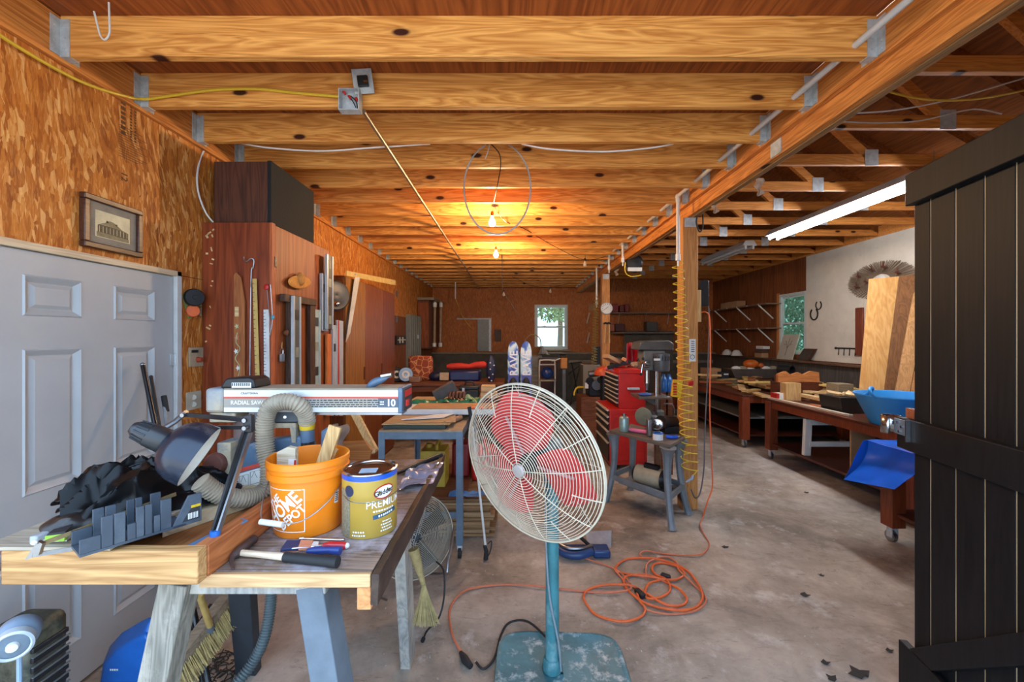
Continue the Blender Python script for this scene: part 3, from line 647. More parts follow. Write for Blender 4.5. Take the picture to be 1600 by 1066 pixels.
part('stripe', qbox(350, 591, 622.8, 637, 1.4695, 1.4712), paint('dusty_strip', '#a3937a', .6, 0, .25, 5, c2='#8b8b88'), rs_); part('stripe', qbox(591, 622, 622.8, 637, 1.469, 1.4712), paint('number_plate', '#4a5560', .5), rs_); part('stripe', qbox(350, 622, 637, 644, 1.4695, 1.4712), silv, rs_)
g = B(); A = Q(390, 615); put_text(g, 'CRAFTSMAN', .0105, lambda x, y: V((A.x+x, 1.4685, A.z+y)), sx=1.0); part('lettering', g, print_dk, rs_, label='dark maker lettering')
g = B(); A2 = Q(386, 629.5); put_text(g, 'RADIAL SAW', .0195, lambda x, y: V((A2.x+x, 1.4685, A2.z+y)), bold=.0006); part('lettering', g, paint('cream_print', '#e0d6c0', .6), rs_)
g = B(); A3 = Q(611, 630); put_text(g, '10', .034, lambda x, y: V((A3.x+x, 1.4682, A3.z+y)), bold=.001, sx=.95); A4 = Q(597, 630); print_bars(g, lambda x, y: V((A4.x+x, 1.4682, A4.z+y+.004)), .014, .004, 3, 1); print_bars(g, lambda x, y: V((A4.x+x, 1.4682, A4.z+y-.004)), .014, .004, 3, 2); part('number', g, print_wh, rs_)
g = B(); rng = random.Random(4)
for row in (625.5, 629, 632.5, 635.5):
    x = 478
    while x < 588:
        w_ = rng.uniform(3, 8); g.add([Q(x, row+.7)-V((0, .0015, 0)), Q(x+w_, row+.7)-V((0, .0015, 0)), Q(x+w_, row-.7)-V((0, .0015, 0)), Q(x, row-.7)-V((0, .0015, 0))], [(0, 1, 2, 3)]); x += w_+1.6
part('fine_print', g, print_dk, rs_, kind='stuff')
part('rear_cap', qbox(320, 349, 607, 646, 1.468, 1.605), sawg, rs_, bev=.012); part('column_head', qbox(325, 366, 646, 661, 1.475, 1.60), dusty, rs_, bev=.004)
part('end_cap', qbox(622, 629, 606, 646, 1.466, 1.606), sawb, rs_, bev=.003)
part('end_plate', qbox(629, 630.5, 609, 643, 1.478, 1.594), paint('end_dark', '#2b2a2c', .5), rs_); part('end_insert', qbox(630.5, 631, 612, 622, 1.49, 1.585), red_m, rs_); part('switch', qbox(630.5, 633, 627, 637, 1.50, 1.53), red_m, rs_, label='red power switch')
part('track', qbox(480, 624, 645, 651, 1.50, 1.575), steel, rs_)
part('crank_cover', B().prism([Q(343, 607), Q(350, 594), Q(355, 591), Q(390, 590), Q(396, 594), Q(399, 607)], (0, .10, 0)), blackm, rs_, bev=.006); part('vent_grille', qbox(363, 393, 598, 606, 1.4665, 1.4695), white_pl, rs_)
for i in range(9): part('vent_slot', qbox(364+3.2*i, 365.3+3.2*i, 598.5, 603, 1.465, 1.4668), print_dk, rs_)
lv = [Q(575, 606, .05), Q(585, 598, .05), Q(600, 592, .05), Q(608, 589, .05)]
part('lock_lever', B().tube(spl(lv, 6), .01, 10, radii=[.004+.011*sin(pi*min(1, .15+i/18)) for i in range(19)]), sawb, rs_); part('lever_knob', B().cyl(Q(596, 588, .05), Q(612, 585, .05), .010, .009, 12), chrome, rs_)
part('column', B().cyl((Q(363, 0).x, 1.545, ZB), (Q(363, 0).x, 1.545, Q(0, 661).z), .038, n=24), paint('rusty_column', '#6a5650', .6, 0, .3, 10), rs_)
part('column_base', qbox(330, 400, 735, 794, 1.50, 1.62), sawb, rs_, bev=.005)
part('carriage', B().prism([Q(385, 662), Q(388, 645), Q(396, 639), Q(462, 639), Q(470, 645), Q(470, 660)], (0, .10, 0)), paint('carriage_grey', '#4c5156', .5, 0, .3, grime='#9a8a6c', gth=(.6, .8)), rs_, bev=.004)
part('carriage_screw', B().cyl(Q(445, 652, -.005), Q(445, 652, .01), .005, n=8), chrome, rs_); part('carriage_screw', B().cyl(Q(405, 652, -.005), Q(405, 652, .01), .005, n=8), chrome, rs_)
part('yoke', B().box(Q(390, 0).x, Q(462, 0).x, 1.47, 1.57, Q(0, 669).z, Q(0, 661.5).z), dusty, rs_); part('yoke', B().prism([Q(453, 669), Q(462, 669), Q(462, 692), Q(456, 692)], (0, .1, 0)), dusty, rs_)
part('motor', B().lathe([(0, 0), (.032, .002), (.038, .01), (.038, .09), (.03, .10)], P(332, 727, 1.43), (.05, 1, 0), 26), paint('motor_brown', '#5b3329', .5, 0, .3, 9, grime='#a8967c', gth=(.62, .85)), rs_)
part('motor_bracket', qbox(345, 366, 690, 742, 1.45, 1.53), dusty, rs_, bev=.003)
gp = [(352, 772), (354, 740), (361, 714), (374, 699), (396, 692), (430, 687), (466, 682), (477, 688), (483, 706), (480, 728), (455, 746), (420, 760)]
part('blade_guard', B().prism([P(x, y, 1.475) for x, y in gp], (0, .07, 0)), sawb, rs_, bev=.008)
part('guard_stripe', B().prism([P(x, y, 1.4735) for x, y in ((358, 737), (400, 725), (440, 716), (470, 713), (470, 718), (440, 722), (400, 731), (358, 743))], (0, .001, 0)), paint('guard_red', '#cf4a38', .5), rs_)
part('warning_label', B().prism([P(x, y, 1.4735) for x, y in ((358, 745), (400, 733), (414, 730), (414, 756), (362, 768))], (0, .001, 0)), label_wh, rs_)
for pts in (((374, 745), (388, 741), (388, 758), (374, 762)), ((391, 738), (407, 734), (407, 753), (391, 758))):
    part('label_print', B().tube([P(x, y, 1.4728) for x, y in pts], .0008, 4, closed=True).tube(spl([P(pts[0][0]+q*12, pts[0][1]+4+5*sin(q*9), 1.4728) for q in (.15, .35, .5, .7, .9)], 4), .0006, 4), print_dk, rs_)
part('dust_port', B().cyl(P(481, 716, 1.49), P(481, 690, 1.49), .024, .023, 20), black_pl, rs_); part('dust_port', B().cyl(P(481, 690, 1.49), P(480, 671, 1.49), .0235, .0235, 20), sawb, rs_)
part('hose_collar', B().lathe([(.0, 0), (.0245, .001), (.026, .01), (.026, .03), (.0235, .036), (0, .036)], P(480, 671.5, 1.49), (0, 0, 1), 20), yellow_m, rs_, label='yellow hose collar')
part('grip_handle', B().tube([P(x, y, 1.45) for x, y in ((509, 735), (510, 710), (508, 690), (510, 676), (516, 671))], .016, 12, radii=[.018, .017, .014, .017, .012]), sawb, rs_)
def ribbed(pts, r, amp, pitch, n=14, k=10):
    q = spl(pts, k); L = sum((b-a).length for a, b in zip(q, q[1:])); m = int(L/pitch*4); out = []; s = 0; i = 0; acc = [0]
    for a, b in zip(q, q[1:]): acc.append(acc[-1]+(b-a).length)
    for j in range(m+1):
        t = L*j/m
        while i < len(acc)-2 and acc[i+1] < t: i += 1
        out.append(q[i].lerp(q[i+1], (t-acc[i])/max(1e-9, acc[i+1]-acc[i])))
    return B().tube(out, r, n, radii=[r+amp*(1 if j % 4 in (1, 2) else -1) for j in range(m+1)])
one('vacuum_hose', 'dusty ribbed beige hose arching over the saw from its yellow collar', 'hose', ribbed([P(480, 660, 1.49), P(477, 645, 1.47), P(463, 631, 1.44), P(440, 628, 1.43), P(421, 638, 1.43), P(414, 665, 1.43), P(415, 700, 1.43), P(421, 735, 1.42), P(418, 760, 1.41), P(400, 775, 1.38), P(370, 779, 1.33), P(338, 770, 1.29), P(312, 752, 1.26)], .0268, .0024, .0092, 16), paint('hose_beige', '#a79a84', .7, 0, .3, 9, grime='#736b5e', gth=(.55, .8)), ang=60)
jug = thing('blue_tub', 'blue plastic tub with a white logo tucked under the saw guard', 'tub', P(400, 790, 1.36)); part('tub_body', B().prism([P(x, y, 1.55) for x, y in ((366, 758), (412, 752), (432, 750), (434, 778), (395, 781), (370, 770))], (0, .07, 0)), blue_pl, jug, bev=.01)
part('tub_logo', B().tube([P(x, y, 1.548) for x, y in ((388, 760), (397, 759), (400, 767), (392, 768))], .0015, 5, closed=True), print_wh, jug)

# ---------------------------------------------------------------- swing-arm lamp
LA, LC = P(205, 667, 1.11), P(313, 713, 1.162); ax = (LC-LA); L = ax.length; ax.normalize()
lm = thing('desk_lamp', 'black swing-arm lamp with a dusty blue-black dome shade tilted down', 'lamp', P(335, 838, 1.09)); shade_m = paint('lamp_gloss_black', '#262c3a', .25, .3, .3, 9, grime='#75736f', gth=(.55, .85), gsc=9)
part('shade', B().lathe([(.026, L*.47), (.04, L*.50), (.058, L*.56), (.074, L*.66), (.083, L*.80), (.0865, L), (.0845, L), (.08, L*.8), (.07, L*.67), (.05, L*.57), (0, L*.55)], LA, ax, 36), shade_m, lm)
part('shade_lining', B().lathe([(.0843, L-.001), (.0798, L*.8), (.0698, L*.675), (.05, L*.58), (0, L*.56)], LA, ax, 36), paint('lamp_white', '#d8d3c4', .5), lm)
sk = part('socket_housing', B().lathe([(0, 0), (.014, .002), (.023, .014), (.027, .035), (.028, L*.25), (.031, L*.255), (.033, L*.46), (.03, L*.5)], LA, ax, 24), paint('socket_black', '#2f3032', .35, .2, .3, 9, grime='#77736c', gth=(.6, .85)), lm)
x_ = ax.orthogonal().normalized(); y_ = ax.cross(x_)
for i in range(12):
    a = i*pi/6; rd = x_*cos(a)+y_*sin(a); part('vent_slot', B().bar(LA+ax*.014+rd*.0245, LA+ax*.045+rd*.0285, .005, .003, rd), print_dk, sk)
knk, elb, elb2, bas = P(290, 648, 1.26), P(386, 656, 1.20), P(386, 668, 1.19), P(336, 836, 1.10)
part('knuckle', B().tube([P(258, 668, 1.22), P(272, 660, 1.24), P(284, 650, 1.26), P(292, 644, 1.26)], .008, 8), steel, lm)
part('arm_bar', B().bar(knk, elb, .010, .012), blackm, lm); part('arm_bar', B().bar(P(340, 668, 1.24), elb2, .010, .010), blackm, lm)
part('elbow', B().prism([P(379, 650, 1.19), P(392, 648, 1.19), P(393, 676, 1.19), P(380, 678, 1.19)], (0, .02, 0)), blackm, lm, bev=.003)
for p_ in (elb, elb2, knk): part('pivot', B().cyl(p_-V((0, .015, 0)), p_+V((0, .01, 0)), .006, n=10), steel, lm)
off = V((.006, 0, 0))
part('arm_bar', B().bar(P(386, 676, 1.19)-off, bas-off, .008, .014), blackm, lm); part('arm_bar', B().bar(P(388, 676, 1.20)+off, bas+off, .006, .012), steel, lm)
part('base_clamp', B().cyl(bas+V((0, 0, -.012)), bas+V((0, 0, .012)), .012, n=14), blue_pl, lm)
one('steel_rule', 'blue edged metal straightedge lying under the lamp foot', 'straightedge', B().bar(P(292, 858, 1.07), P(382, 812, 1.20), .03, .004), paint('blue_grey_rule', '#5f7fa8', .35, .3, .2, grime='#a5a294', gth=(.5, .8)))

# ---------------------------------------------------------------- plastic bag, mitre box, saw, packet
def bagf(u, v):
    c = V((-1.265, 1.165, ZB+.096)).lerp(V((-.96, 1.45, ZB+.096)), u); pr = V((-.70, .71, 0)); w_ = .15*(.35+.65*sin(pi*min(1, u*.9+.1))**.5)
    p = c+pr*((v-.5)*2*w_) + V((.0, .0, 0)); e = max(0, 1-abs(2*v-1)**2.6)*(sin(pi*min(1, u*.86+.13))**.7)
    q = V((p.x+p.y, (p.x-p.y)*2.2, 0))*6; f = (1-abs(N.noise(q))*1.6); f2 = 1-abs(N.noise(q*2.3+V((3, 1, 0))))*1.5
    return p+V((.03*N.noise(q*1.3), .03*N.noise(q*1.7), e*(.035+.085*f+.035*f2*f)*(1.15-.35*u)))
bag_m = paint('black_bag_plastic', '#08090b', .33, 0, .3, 9, grime='#2c2b29', gth=(.6, .95), gsc=14)
bag_m.node_tree.nodes['Principled BSDF'].inputs['Specular IOR Level'].default_value = .22
one('plastic_bag', 'crumpled dusty black plastic bag heaped in front of the white door', 'bag', B().surf(bagf, 60, 44, .003), bag_m, ang=28)
def bag2(u, v):
    c = P(75+100*u, 822-6*u, 1.10+.06*u); h = sin(pi*min(1, u*.9+.08))**.6; a = 2*pi*v; p = c+V((0, -.05*h*cos(a), .03*h*sin(a)))
    return p + V((0, 0, 1))*abs(N.noise(p*14))*.03*h
one('plastic_bag', 'smaller brown-black crumpled bag under the heaped bag', 'bag', B().surf(bag2, 30, 24), paint('brown_black_plastic', '#2b2522', .35, 0, .3, 9, grime='#5f5548', gth=(.5, .8), gsc=12), ang=25)
MO = V((-1.0, .965, ZB+.094)); mu = V((.56, .828, 0)).normalized(); mn = V((-.828, .56, 0)); mb_m = paint('mitre_box_grey', '#3c4753', .5, 0, .2, 6, grime='#5d6770', gth=(.5, .8))
mb = thing('mitre_box', 'slotted blue-grey plastic mitre box on the timber frame', 'mitre box', MO)
def mbx(s0, s1, n0, n1, z0, z1): return B().prism([MO+mu*s*.8+mn*n_+V((0, 0, z0)) for s, n_ in ((s0, n0), (s1, n0), (s1, n1), (s0, n1))], (0, 0, z1-z0))
part('floor_plate', mbx(0, .255, 0, .085, 0, .006), mb_m, mb)
for n0 in (0, .078):
    for s0, s1, h_ in ((0, .045, .04), (.046, .072, .08), (.0745, .10, .08), (.105, .125, .045), (.126, .145, .082), (.1475, .165, .082), (.170, .186, .048), (.187, .215, .084)):
        part('wall_segment', mbx(s0, s1, n0, n0+.007, .006, h_), mb_m, mb, bev=.001)
part('end_plate', B().prism([MO+mu*.172+V((0, 0, 0)), MO+mu*.24+V((0, 0, 0)), MO+mu*.24+V((0, 0, .078)), MO+mu*.21+V((0, 0, .078))], mn*.007), mb_m, mb, bev=.001)
part('barcode_label', B().prism([MO+mu*.195-mn*.001+V((0, 0, .01)), MO+mu*.235-mn*.001+V((0, 0, .01)), MO+mu*.235-mn*.001+V((0, 0, .05)), MO+mu*.22-mn*.001+V((0, 0, .05))], mn*.0006), paint('label_dark', '#2b2f33', .5), mb)
part('yellow_print', B().prism([MO+mu*.215-mn*.0018+V((0, 0, .043)), MO+mu*.237-mn*.0018+V((0, 0, .043)), MO+mu*.237-mn*.0018+V((0, 0, .05)), MO+mu*.215-mn*.0018+V((0, 0, .05))], mn*.0005), yellow_m, mb)
for i in range(7): part('bar', B().prism([MO+mu*(.208+.0035*i)-mn*.0018+V((0, 0, .014)), MO+mu*(.2098+.0035*i)-mn*.0018+V((0, 0, .014)), MO+mu*(.2098+.0035*i)-mn*.0018+V((0, 0, .03)), MO+mu*(.208+.0035*i)-mn*.0018+V((0, 0, .03))], mn*.0005), print_wh, mb)
hs = thing('hacksaw', 'thin hacksaw laid through the mitre box, its tip over the bench edge', 'saw', P(150, 830, 1.0))
part('back_bar', B().bar(P(60, 852, .97), P(275, 772, 1.20), .003, .010), paint('saw_back', '#8d7a52', .5, .4), hs); part('blade', B().bar(P(50, 868, .965), P(112, 858, 1.01), .002, .010), steel, hs)
part('end_fitting', B().prism([P(38, 876, .965), P(58, 846, .965), P(66, 850, .965), P(60, 868, .965)], (0, .008, 0)), steel, hs); part('wing_nut', B().sph(P(54, 848, .962), .006, 8, 6), white_pl, hs)
pk = thing('blade_packet', 'green and black blade packet beside the mitre box', 'packet', P(85, 845, 1.06))
part('card', B().prism([P(58, 848, 1.03), P(104, 846, 1.03), P(150, 812, 1.22), P(88, 826, 1.22)], (0, 0, .006)), label_wh, pk); part('green_print', B().prism([P(70, 846, 1.02), P(100, 846, 1.02), P(102, 834, 1.02), P(70, 838, 1.02)], (0, .006, 0)), paint('lime_green', '#8dbb2e', .5), pk)
part('black_print', B().prism([P(72, 838, 1.02), P(100, 834, 1.02), P(112, 822, 1.09), P(84, 828, 1.09)], (0, .004, .004)), print_dk, pk); part('clear_cap', B().box(P(56, 0, 1.03).x, P(68, 0, 1.03).x, 1.015, 1.045, P(0, 848, 1.03).z, P(0, 834, 1.03).z), glass('clear_cap', '#cfd4d8', .1, .5), pk, bev=.003)

# ---------------------------------------------------------------- hand tools on the bench top
zb = ZB
ham = thing('hammer', 'claw hammer with a wooden handle and black rubber grip on the bench', 'hammer', PZ(440, 880, zb))
h0, h1, h2 = PZ(378, 872, zb)+V((0, 0, .014)), PZ(445, 878, zb)+V((0, 0, .013)), PZ(528, 888, zb)+V((0, 0, .016))
part('handle', B().tube([h0, h0.lerp(h1, .5), h1], .009, 12, radii=[.0085, .0085, .010]), wood('hickory', '#b59b7c', '#dccbb2', 0, 1.5), ham); part('grip', B().tube([h1, h1.lerp(h2, .5), h2], .014, 14, radii=[.0125, .0135, .0145]), rubber, ham)
hh = [PZ(397, 852, zb)+V((0, 0, .018)), PZ(385, 862, zb)+V((0, 0, .018)), PZ(372, 872, zb)+V((0, 0, .016)), PZ(362, 880, zb)+V((0, 0, .012)), PZ(364, 892, zb)+V((0, 0, .004))]
part('head', B().tube(spl(hh, 4), .012, 12, radii=[.0125, .0125, .0115, .0105, .011, .012, .013, .013, .0125, .0115, .010, .0085, .0065, .0055, .0045, .004, .0035]), paint('rusty_iron', '#5b4a46', .5, .5, .3, 20), ham)
sd = thing('screwdriver', 'screwdriver with a red handle next to the hammer grip', 'screwdriver', PZ(500, 858, zb))
part('shaft', B().cyl(PZ(440, 862, zb)+V((0, 0, .006)), PZ(505, 858, zb)+V((0, 0, .010)), .003, n=8), chrome, sd); part('handle', B().tube([PZ(505, 858, zb)+V((0, 0, .010)), PZ(515, 858, zb)+V((0, 0, .011)), PZ(537, 859, zb)+V((0, 0, .011)), PZ(541, 859, zb)+V((0, 0, .011))], .01, 10, radii=[.006, .011, .0115, .008]), paint('clear_red', '#c2242a', .25), sd); part('end_cap', B().sph(PZ(542, 859, zb)+V((0, 0, .011)), .008, 10, 6), white_pl, sd)
sd = thing('screwdriver', 'screwdriver with a blue and red soft grip touching the hammer', 'screwdriver', PZ(505, 872, zb))
part('shaft', B().cyl(PZ(440, 866, zb)+V((0, 0, .004)), PZ(482, 868, zb)+V((0, 0, .012)), .003, n=8), chrome, sd); part('handle', B().tube([PZ(480, 868, zb)+V((0, .0, .012)), PZ(492, 868, zb)+V((0, .0, .013)), PZ(515, 867, zb)+V((0, 0, .013)), PZ(532, 868, zb)+V((0, 0, .013))], .01, 10, radii=[.007, .012, .010, .012]), paint('blue_grip', '#243a7c', .4, 0, .3, 14), sd)
one('ratchet_bar', 'chrome ratchet extension bar lying behind the screwdrivers', 'tool', B().tube([PZ(469, 845, zb)+V((0, 0, .006)), PZ(474, 845, zb)+V((0, 0, .006)), PZ(476, 845, zb)+V((0, 0, .006)), PZ(532, 847, zb)+V((0, 0, .006)), PZ(534, 847, zb)+V((0, 0, .006)), PZ(538, 847, zb)+V((0, 0, .006))], .004, 10, radii=[.006, .006, .0035, .0035, .005, .005]), chrome)
pk = thing('tool_roll', 'folded blue and orange packet of bits between bucket and hammer', 'packet', PZ(465, 860, zb))
part('blue_fold', B().prism([PZ(x, y, zb) for x, y in ((438, 864), (470, 860), (472, 849), (448, 849))], (0, 0, .010)), paint('navy_fabric', '#28335e', .6), pk, bev=.002); part('orange_card', B().prism([PZ(x, y, zb) for x, y in ((466, 861), (486, 860), (490, 850), (470, 850))], (0, 0, .012)), paint('orange_card', '#d68a68', .6), pk, bev=.001); part('white_tab', B().prism([PZ(x, y, zb) for x, y in ((486, 859), (497, 858), (498, 852), (490, 852))], (0, 0, .011)), white_pl, pk)
one('pry_bar', 'flat black pry bar lying diagonally on the back of the workbench', 'pry bar', B().tube([PZ(612, 748, zb)+V((0, 0, .014)), PZ(645, 734, zb)+V((0, 0, .014)), PZ(672, 724, zb)+V((0, 0, .018)), PZ(690, 719, zb)+V((0, 0, .024))], .012, 10, radii=[.006, .012, .012, .013]), blackm)
def pls(u, v):
    a, b, c, d = (PZ(*q, zb) for q in ((622, 770), (676, 760), (694, 726), (640, 732))); p = a.lerp(b, u).lerp(d.lerp(c, u), v); return p+V((0, 0, .008+abs(N.noise(p*11))*.025+abs(N.noise(p*30))*.008))
one('plastic_sheet', 'wrinkled bluish clear plastic sheet on the right back of the workbench', 'plastic sheet', B().surf(pls, 40, 40), paint('milky_plastic', '#8e96ad', .2, 0, .35, 9), ang=30)
bb_ = thing('scrap_box', 'open dusty wooden box behind the saw with a plastic bag', 'box', P(540, 715, 1.9)); part('side_board', B().prism([P(x, y, 1.9) for x, y in ((520, 718), (520, 692), (570, 690), (580, 704), (575, 722))], (0, .02, 0)), wood('orange_scrap', '#8d5428', '#b87a44', 0, 1), bb_)
part('bag', B().surf(lambda u, v: P(518+22*u+3*sin(9*v), 664+50*v, 1.75+.1*u)+V((0, .03*sin(7*u+5*v), 0)), 12, 12), glass('grey_poly', '#b5aba0', .2, .55), bb_)
one('wood_brace', 'pale diagonal wooden strip standing behind the radial saw', 'wood strip', B().bar(P(551, 640, 2.2), P(586, 706, 2.05), .036, .02, (0, 1, 0)), pale_z, bev=.001); one('wood_brace', 'pale wooden strip lying flat across the foot of the diagonal strip', 'wood strip', B().bar(P(535, 712, 1.98), P(586, 704, 2.02), .03, .016), pale_wood, bev=.001)
part_sheets = None

# ---------------------------------------------------------------- pedestal fan
FC = V((.081, 1.894, EYE-.571)); FR = .3697; ya, pt = .6646, -.178
fn = V((-sin(ya)*cos(pt), -cos(ya)*cos(pt), sin(pt))); fu = V((cos(ya), -sin(ya), 0)); fv = fn.cross(fu)*-1
if fv.z < 0: fv = -fv
def cage(C, n, u, v, Rm, dome, rings, spokes, wire, r0, short=0, back=False):
    b = B(); f = lambda r: dome*(1-(r/Rm)**2.6)
    def pt_(r, a): return C + u*(r*cos(a)) + v*(r*sin(a)) + n*f(r)
    for i in range(rings):
        r_ = r0+(Rm-r0)*i/(rings-1)
        if i == rings-1: continue
        b.tube([pt_(r_, 2*pi*j/56) for j in range(56)], wire, 5, True)
    for i in range(spokes):
        a = 2*pi*i/spokes+.12; b.tube([pt_(r0*.6+(Rm-r0*.6)*j/12, a)+n*wire*1.6 for j in range(13)], wire*1.25, 5)
        if short: b.tube([pt_(Rm*short+(Rm-Rm*short)*j/6, a+pi/spokes)+n*wire*1.6 for j in range(7)], wire*1.25, 5)
    return b
pf = thing('pedestal_fan', 'large pedestal fan with a cream wire cage, coral blades and teal pole', 'fan', (.20, 2.03, 0))
part('front_grille', cage(FC, fn, fu, fv, FR, .085, 27, 8, .0019, .035, .68), cream_w, pf, kind='stuff'); part('rear_grille', cage(FC, -fn, fu, fv, FR, .07, 10, 8, .0015, .09), cream_w, pf, kind='stuff')
part('rim_wire', B().tube([FC+fu*FR*cos(a)+fv*FR*sin(a)+fn*.006 for a in [2*pi*i/72 for i in range(72)]], .004, 8, True), cream_w, pf); part('rim_wire', B().tube([FC+fu*FR*cos(a)+fv*FR*sin(a)-fn*.006 for a in [2*pi*i/72 for i in range(72)]], .004, 8, True), cream_w, pf)
part('hub_badge', B().lathe([(0, .096), (.026, .095), (.03, .09), (.03, .082), (0, .08)], FC, fn, 24), paint('hub_grey', '#b5a9a0', .5), pf)
blade_m = paint('coral_blade', '#d83c3c', .42, 0, .14, 5, grime='#e07a78', gth=(.55, .8))
for a0 in (R(104), R(-16), R(224)):
    er = fu*cos(a0)+fv*sin(a0); et = fu*-sin(a0)+fv*cos(a0)
    def bl(u, v, er=er, et=et):
        s = u; t = 2*v-1; hw = .165*max(.02, (sin(pi*min(1, (.10+.86*s)**.85)))**.5); r_ = .04+.262*s+.03*(1-t*t)*s
        return FC + er*r_ + et*hw*t*(.55+.45*min(1, s*2)) + fn*(-.025+.045*t*(1-.3*s)+.012*(1-t*t))
    bo = part('blade', B().surf(bl, 18, 14, .003), blade_m, pf)
    ribp = [FC+er*(.05+.2*s)+et*(.01+.04*s)+fn*(.0+.012) for s in (0, .3, .6, .9)]; part('blade_arm', B().tube(ribp, .007, 6), paint('pink_arm', '#c98a88', .5), bo)
part('hub', B().lathe([(0, .03), (.04, .028), (.045, .02), (.045, -.06), (0, -.06)], FC, fn, 24), blackm, pf)
part('motor', B().lathe([(0, -.07), (.06, -.072), (.075, -.085), (.078, -.17), (.06, -.20), (0, -.205)], FC, fn, 28), paint('motor_grey', '#5a6466', .5, .2, .2), pf)
part('pole', B().cyl((.196, 2.03, .03), (.196, 2.03, 1.12), .034, .03, 24), teal, pf); part('collar', B().lathe([(0, .0), (.045, 0), (.05, .01), (.045, .05), (.036, .06)], (.196, 2.03, .032), n=24), teal, pf)
part('tilt_bracket', B().bar((.196, 2.03, 1.03), FC-fn*.15, .05, .05), teal, pf)
def baseplate():
    b = B(); c = V((.24, 2.01, 0)); out = []
    for i in range(32):
        a = 2*pi*i/32; p = V((abs(cos(a))**.35*(1 if cos(a) > 0 else -1)*.325, abs(sin(a))**.35*(1 if sin(a) > 0 else -1)*.29, 0)); out.append(M.Rotation(-.04, 3, 'Z') @ p)
    k = 0
    for s, z in ((1, .0), (1, .022), (.985, .03), (.93, .033), (.9, .026), (0.02, .03)): b.v += [c+p*s+V((0, 0, z)) for p in out]
    b.f += [(r_*32+i, r_*32+(i+1) % 32, (r_+1)*32+(i+1) % 32, (r_+1)*32+i) for r_ in range(5) for i in range(32)]; return b
part('base', baseplate(), paint('teal_base', '#46747c', .5, 0, .4, 6, grime='#a3b0b0', gth=(.52, .66), gsc=14), pf)
part('cord', B().tube(spl([(.16, 2.0, 1.05), (.158, 1.985, .8), (.175, 1.985, .45), (.22, 1.985, .2), (.235, 2.0, .05)], 8), .005, 8), paint('grey_cord', '#7d868c', .5), pf)
one('power_cord', 'black power lead arching from behind the fan base to the orange cord', 'cord', B().tube(spl([(.24, 2.02, .04), (.22, 2.13, .06), (.10, 2.36, .035), (-.01, 2.40, .01), (-.06, 2.30, .01), (-.09, 2.13, .012), (-.14, 2.06, .012), (-.18, 2.10, .013)], 8), .006, 8), rubber)

# ---------------------------------------------------------------- small floor fan and whisk broom behind the bench
sc = P(648, 838, 2.50); sn = V((.45, -.86, .22)).normalized(); su = V((0, 0, 1)).cross(sn).normalized(); sv = sn.cross(su); sv = sv if sv.z > 0 else -sv
ff = thing('floor_fan', 'small round cage fan on the floor behind the workbench', 'fan', (sc.x, sc.y, 0)); cw2 = paint('dull_cream', '#a09684', .5, 0, .2)
part('front_grille', cage(sc, sn, su, sv, .235, .06, 22, 6, .0016, .03), cw2, ff, kind='stuff'); part('rim', B().lathe([(.235, .0), (.241, .0), (.241, -.09), (.235, -.09)], sc, sn, 40), cw2, ff); part('rear_grille', cage(sc-sn*.09, -sn, su, sv, .235, .05, 12, 6, .0016, .05), cw2, ff, kind='stuff')
part('blade_disc', B().lathe([(0, -.04), (.05, -.035), (.05, -.06), (0, -.065)], sc, sn, 20), blackm, ff)
for i in range(4):
    a = i*pi/2+.4; er = su*cos(a)+sv*sin(a); et = su*-sin(a)+sv*cos(a); part('blade', B().surf(lambda u, v: sc-sn*.045+er*(.04+.17*u)+et*((v-.5)*.13*(.4+.6*u))+sn*(v-.5)*.05, 8, 6, .002), paint('dark_blade', '#3c3c3a', .5), ff)
e = sc+su*.25
part('stand', B().tube([e, P(700, 880, 2.42), P(699, 893, 2.40), P(692, 897, 2.44), P(672, 897, 2.6)], .008, 8), steel, ff); part('stand', B().tube([sc-su*.25, sc-su*.26+V((0, -.05, -.22)), V((sc.x-.2, sc.y+.1, .012))], .008, 8), steel, ff)
one('fan_cord', 'black fan cord dropping to a plug on the floor beside the whisk broom', 'cord', B().tube(spl([P(682, 878, 2.5), P(693, 892, 2.3), P(694, 930, 2.25), P(686, 965, 2.2), PZ(668, 985, .012), PZ(662, 998, .012)], 8), .005, 8).tube([PZ(662, 998, .012), PZ(660, 1002, .012)], .011, 8), rubber)
wh = thing('whisk_broom', 'straw whisk broom hanging from the side of the workbench', 'whisk broom', P(660, 975, 1.60)); straw = paint('straw', '#8f7c4e', .8, 0, .35, 40)
rng = random.Random(3); g = B(); t0, t1 = P(646, 858, 1.60), P(662, 915, 1.60)
for i in range(420):
    a = rng.uniform(0, 2*pi); q = sqrt(rng.random()); w1_ = .007*q; w2_ = .052*q; e = P(665+rng.uniform(-2, 2), 972+rng.uniform(-6, 4), 1.60)
    g.tube([t1+V((w1_*cos(a), w1_*sin(a)*.6, 0)), t1.lerp(e, .5)+V((w2_*.5*cos(a), w2_*.25*sin(a), 0)), e+V((w2_*cos(a), w2_*.5*sin(a), 0))], .0011, 3)
part('bristles', g, straw, wh, kind='stuff'); part('handle', B().tube([t0, t0.lerp(t1, .3), t0.lerp(t1, .7), t1], .009, 10, radii=[.021, .019, .012, .0105]), straw, wh)
for s in (.72, .8, .88, .96): c = t0.lerp(t1, s); part('binding', B().lathe([(.0098, -.0016), (.0112, 0), (.0098, .0016)], c, t1-t0, 12), paint('wire_dark', '#4a3c28', .5), wh)
part('hook', B().tube([t0+V((0, 0, -.01)), t0+V((0, 0, .02)), V((-.334, 1.61, ZB-.05))], .0015, 5), steel, wh)

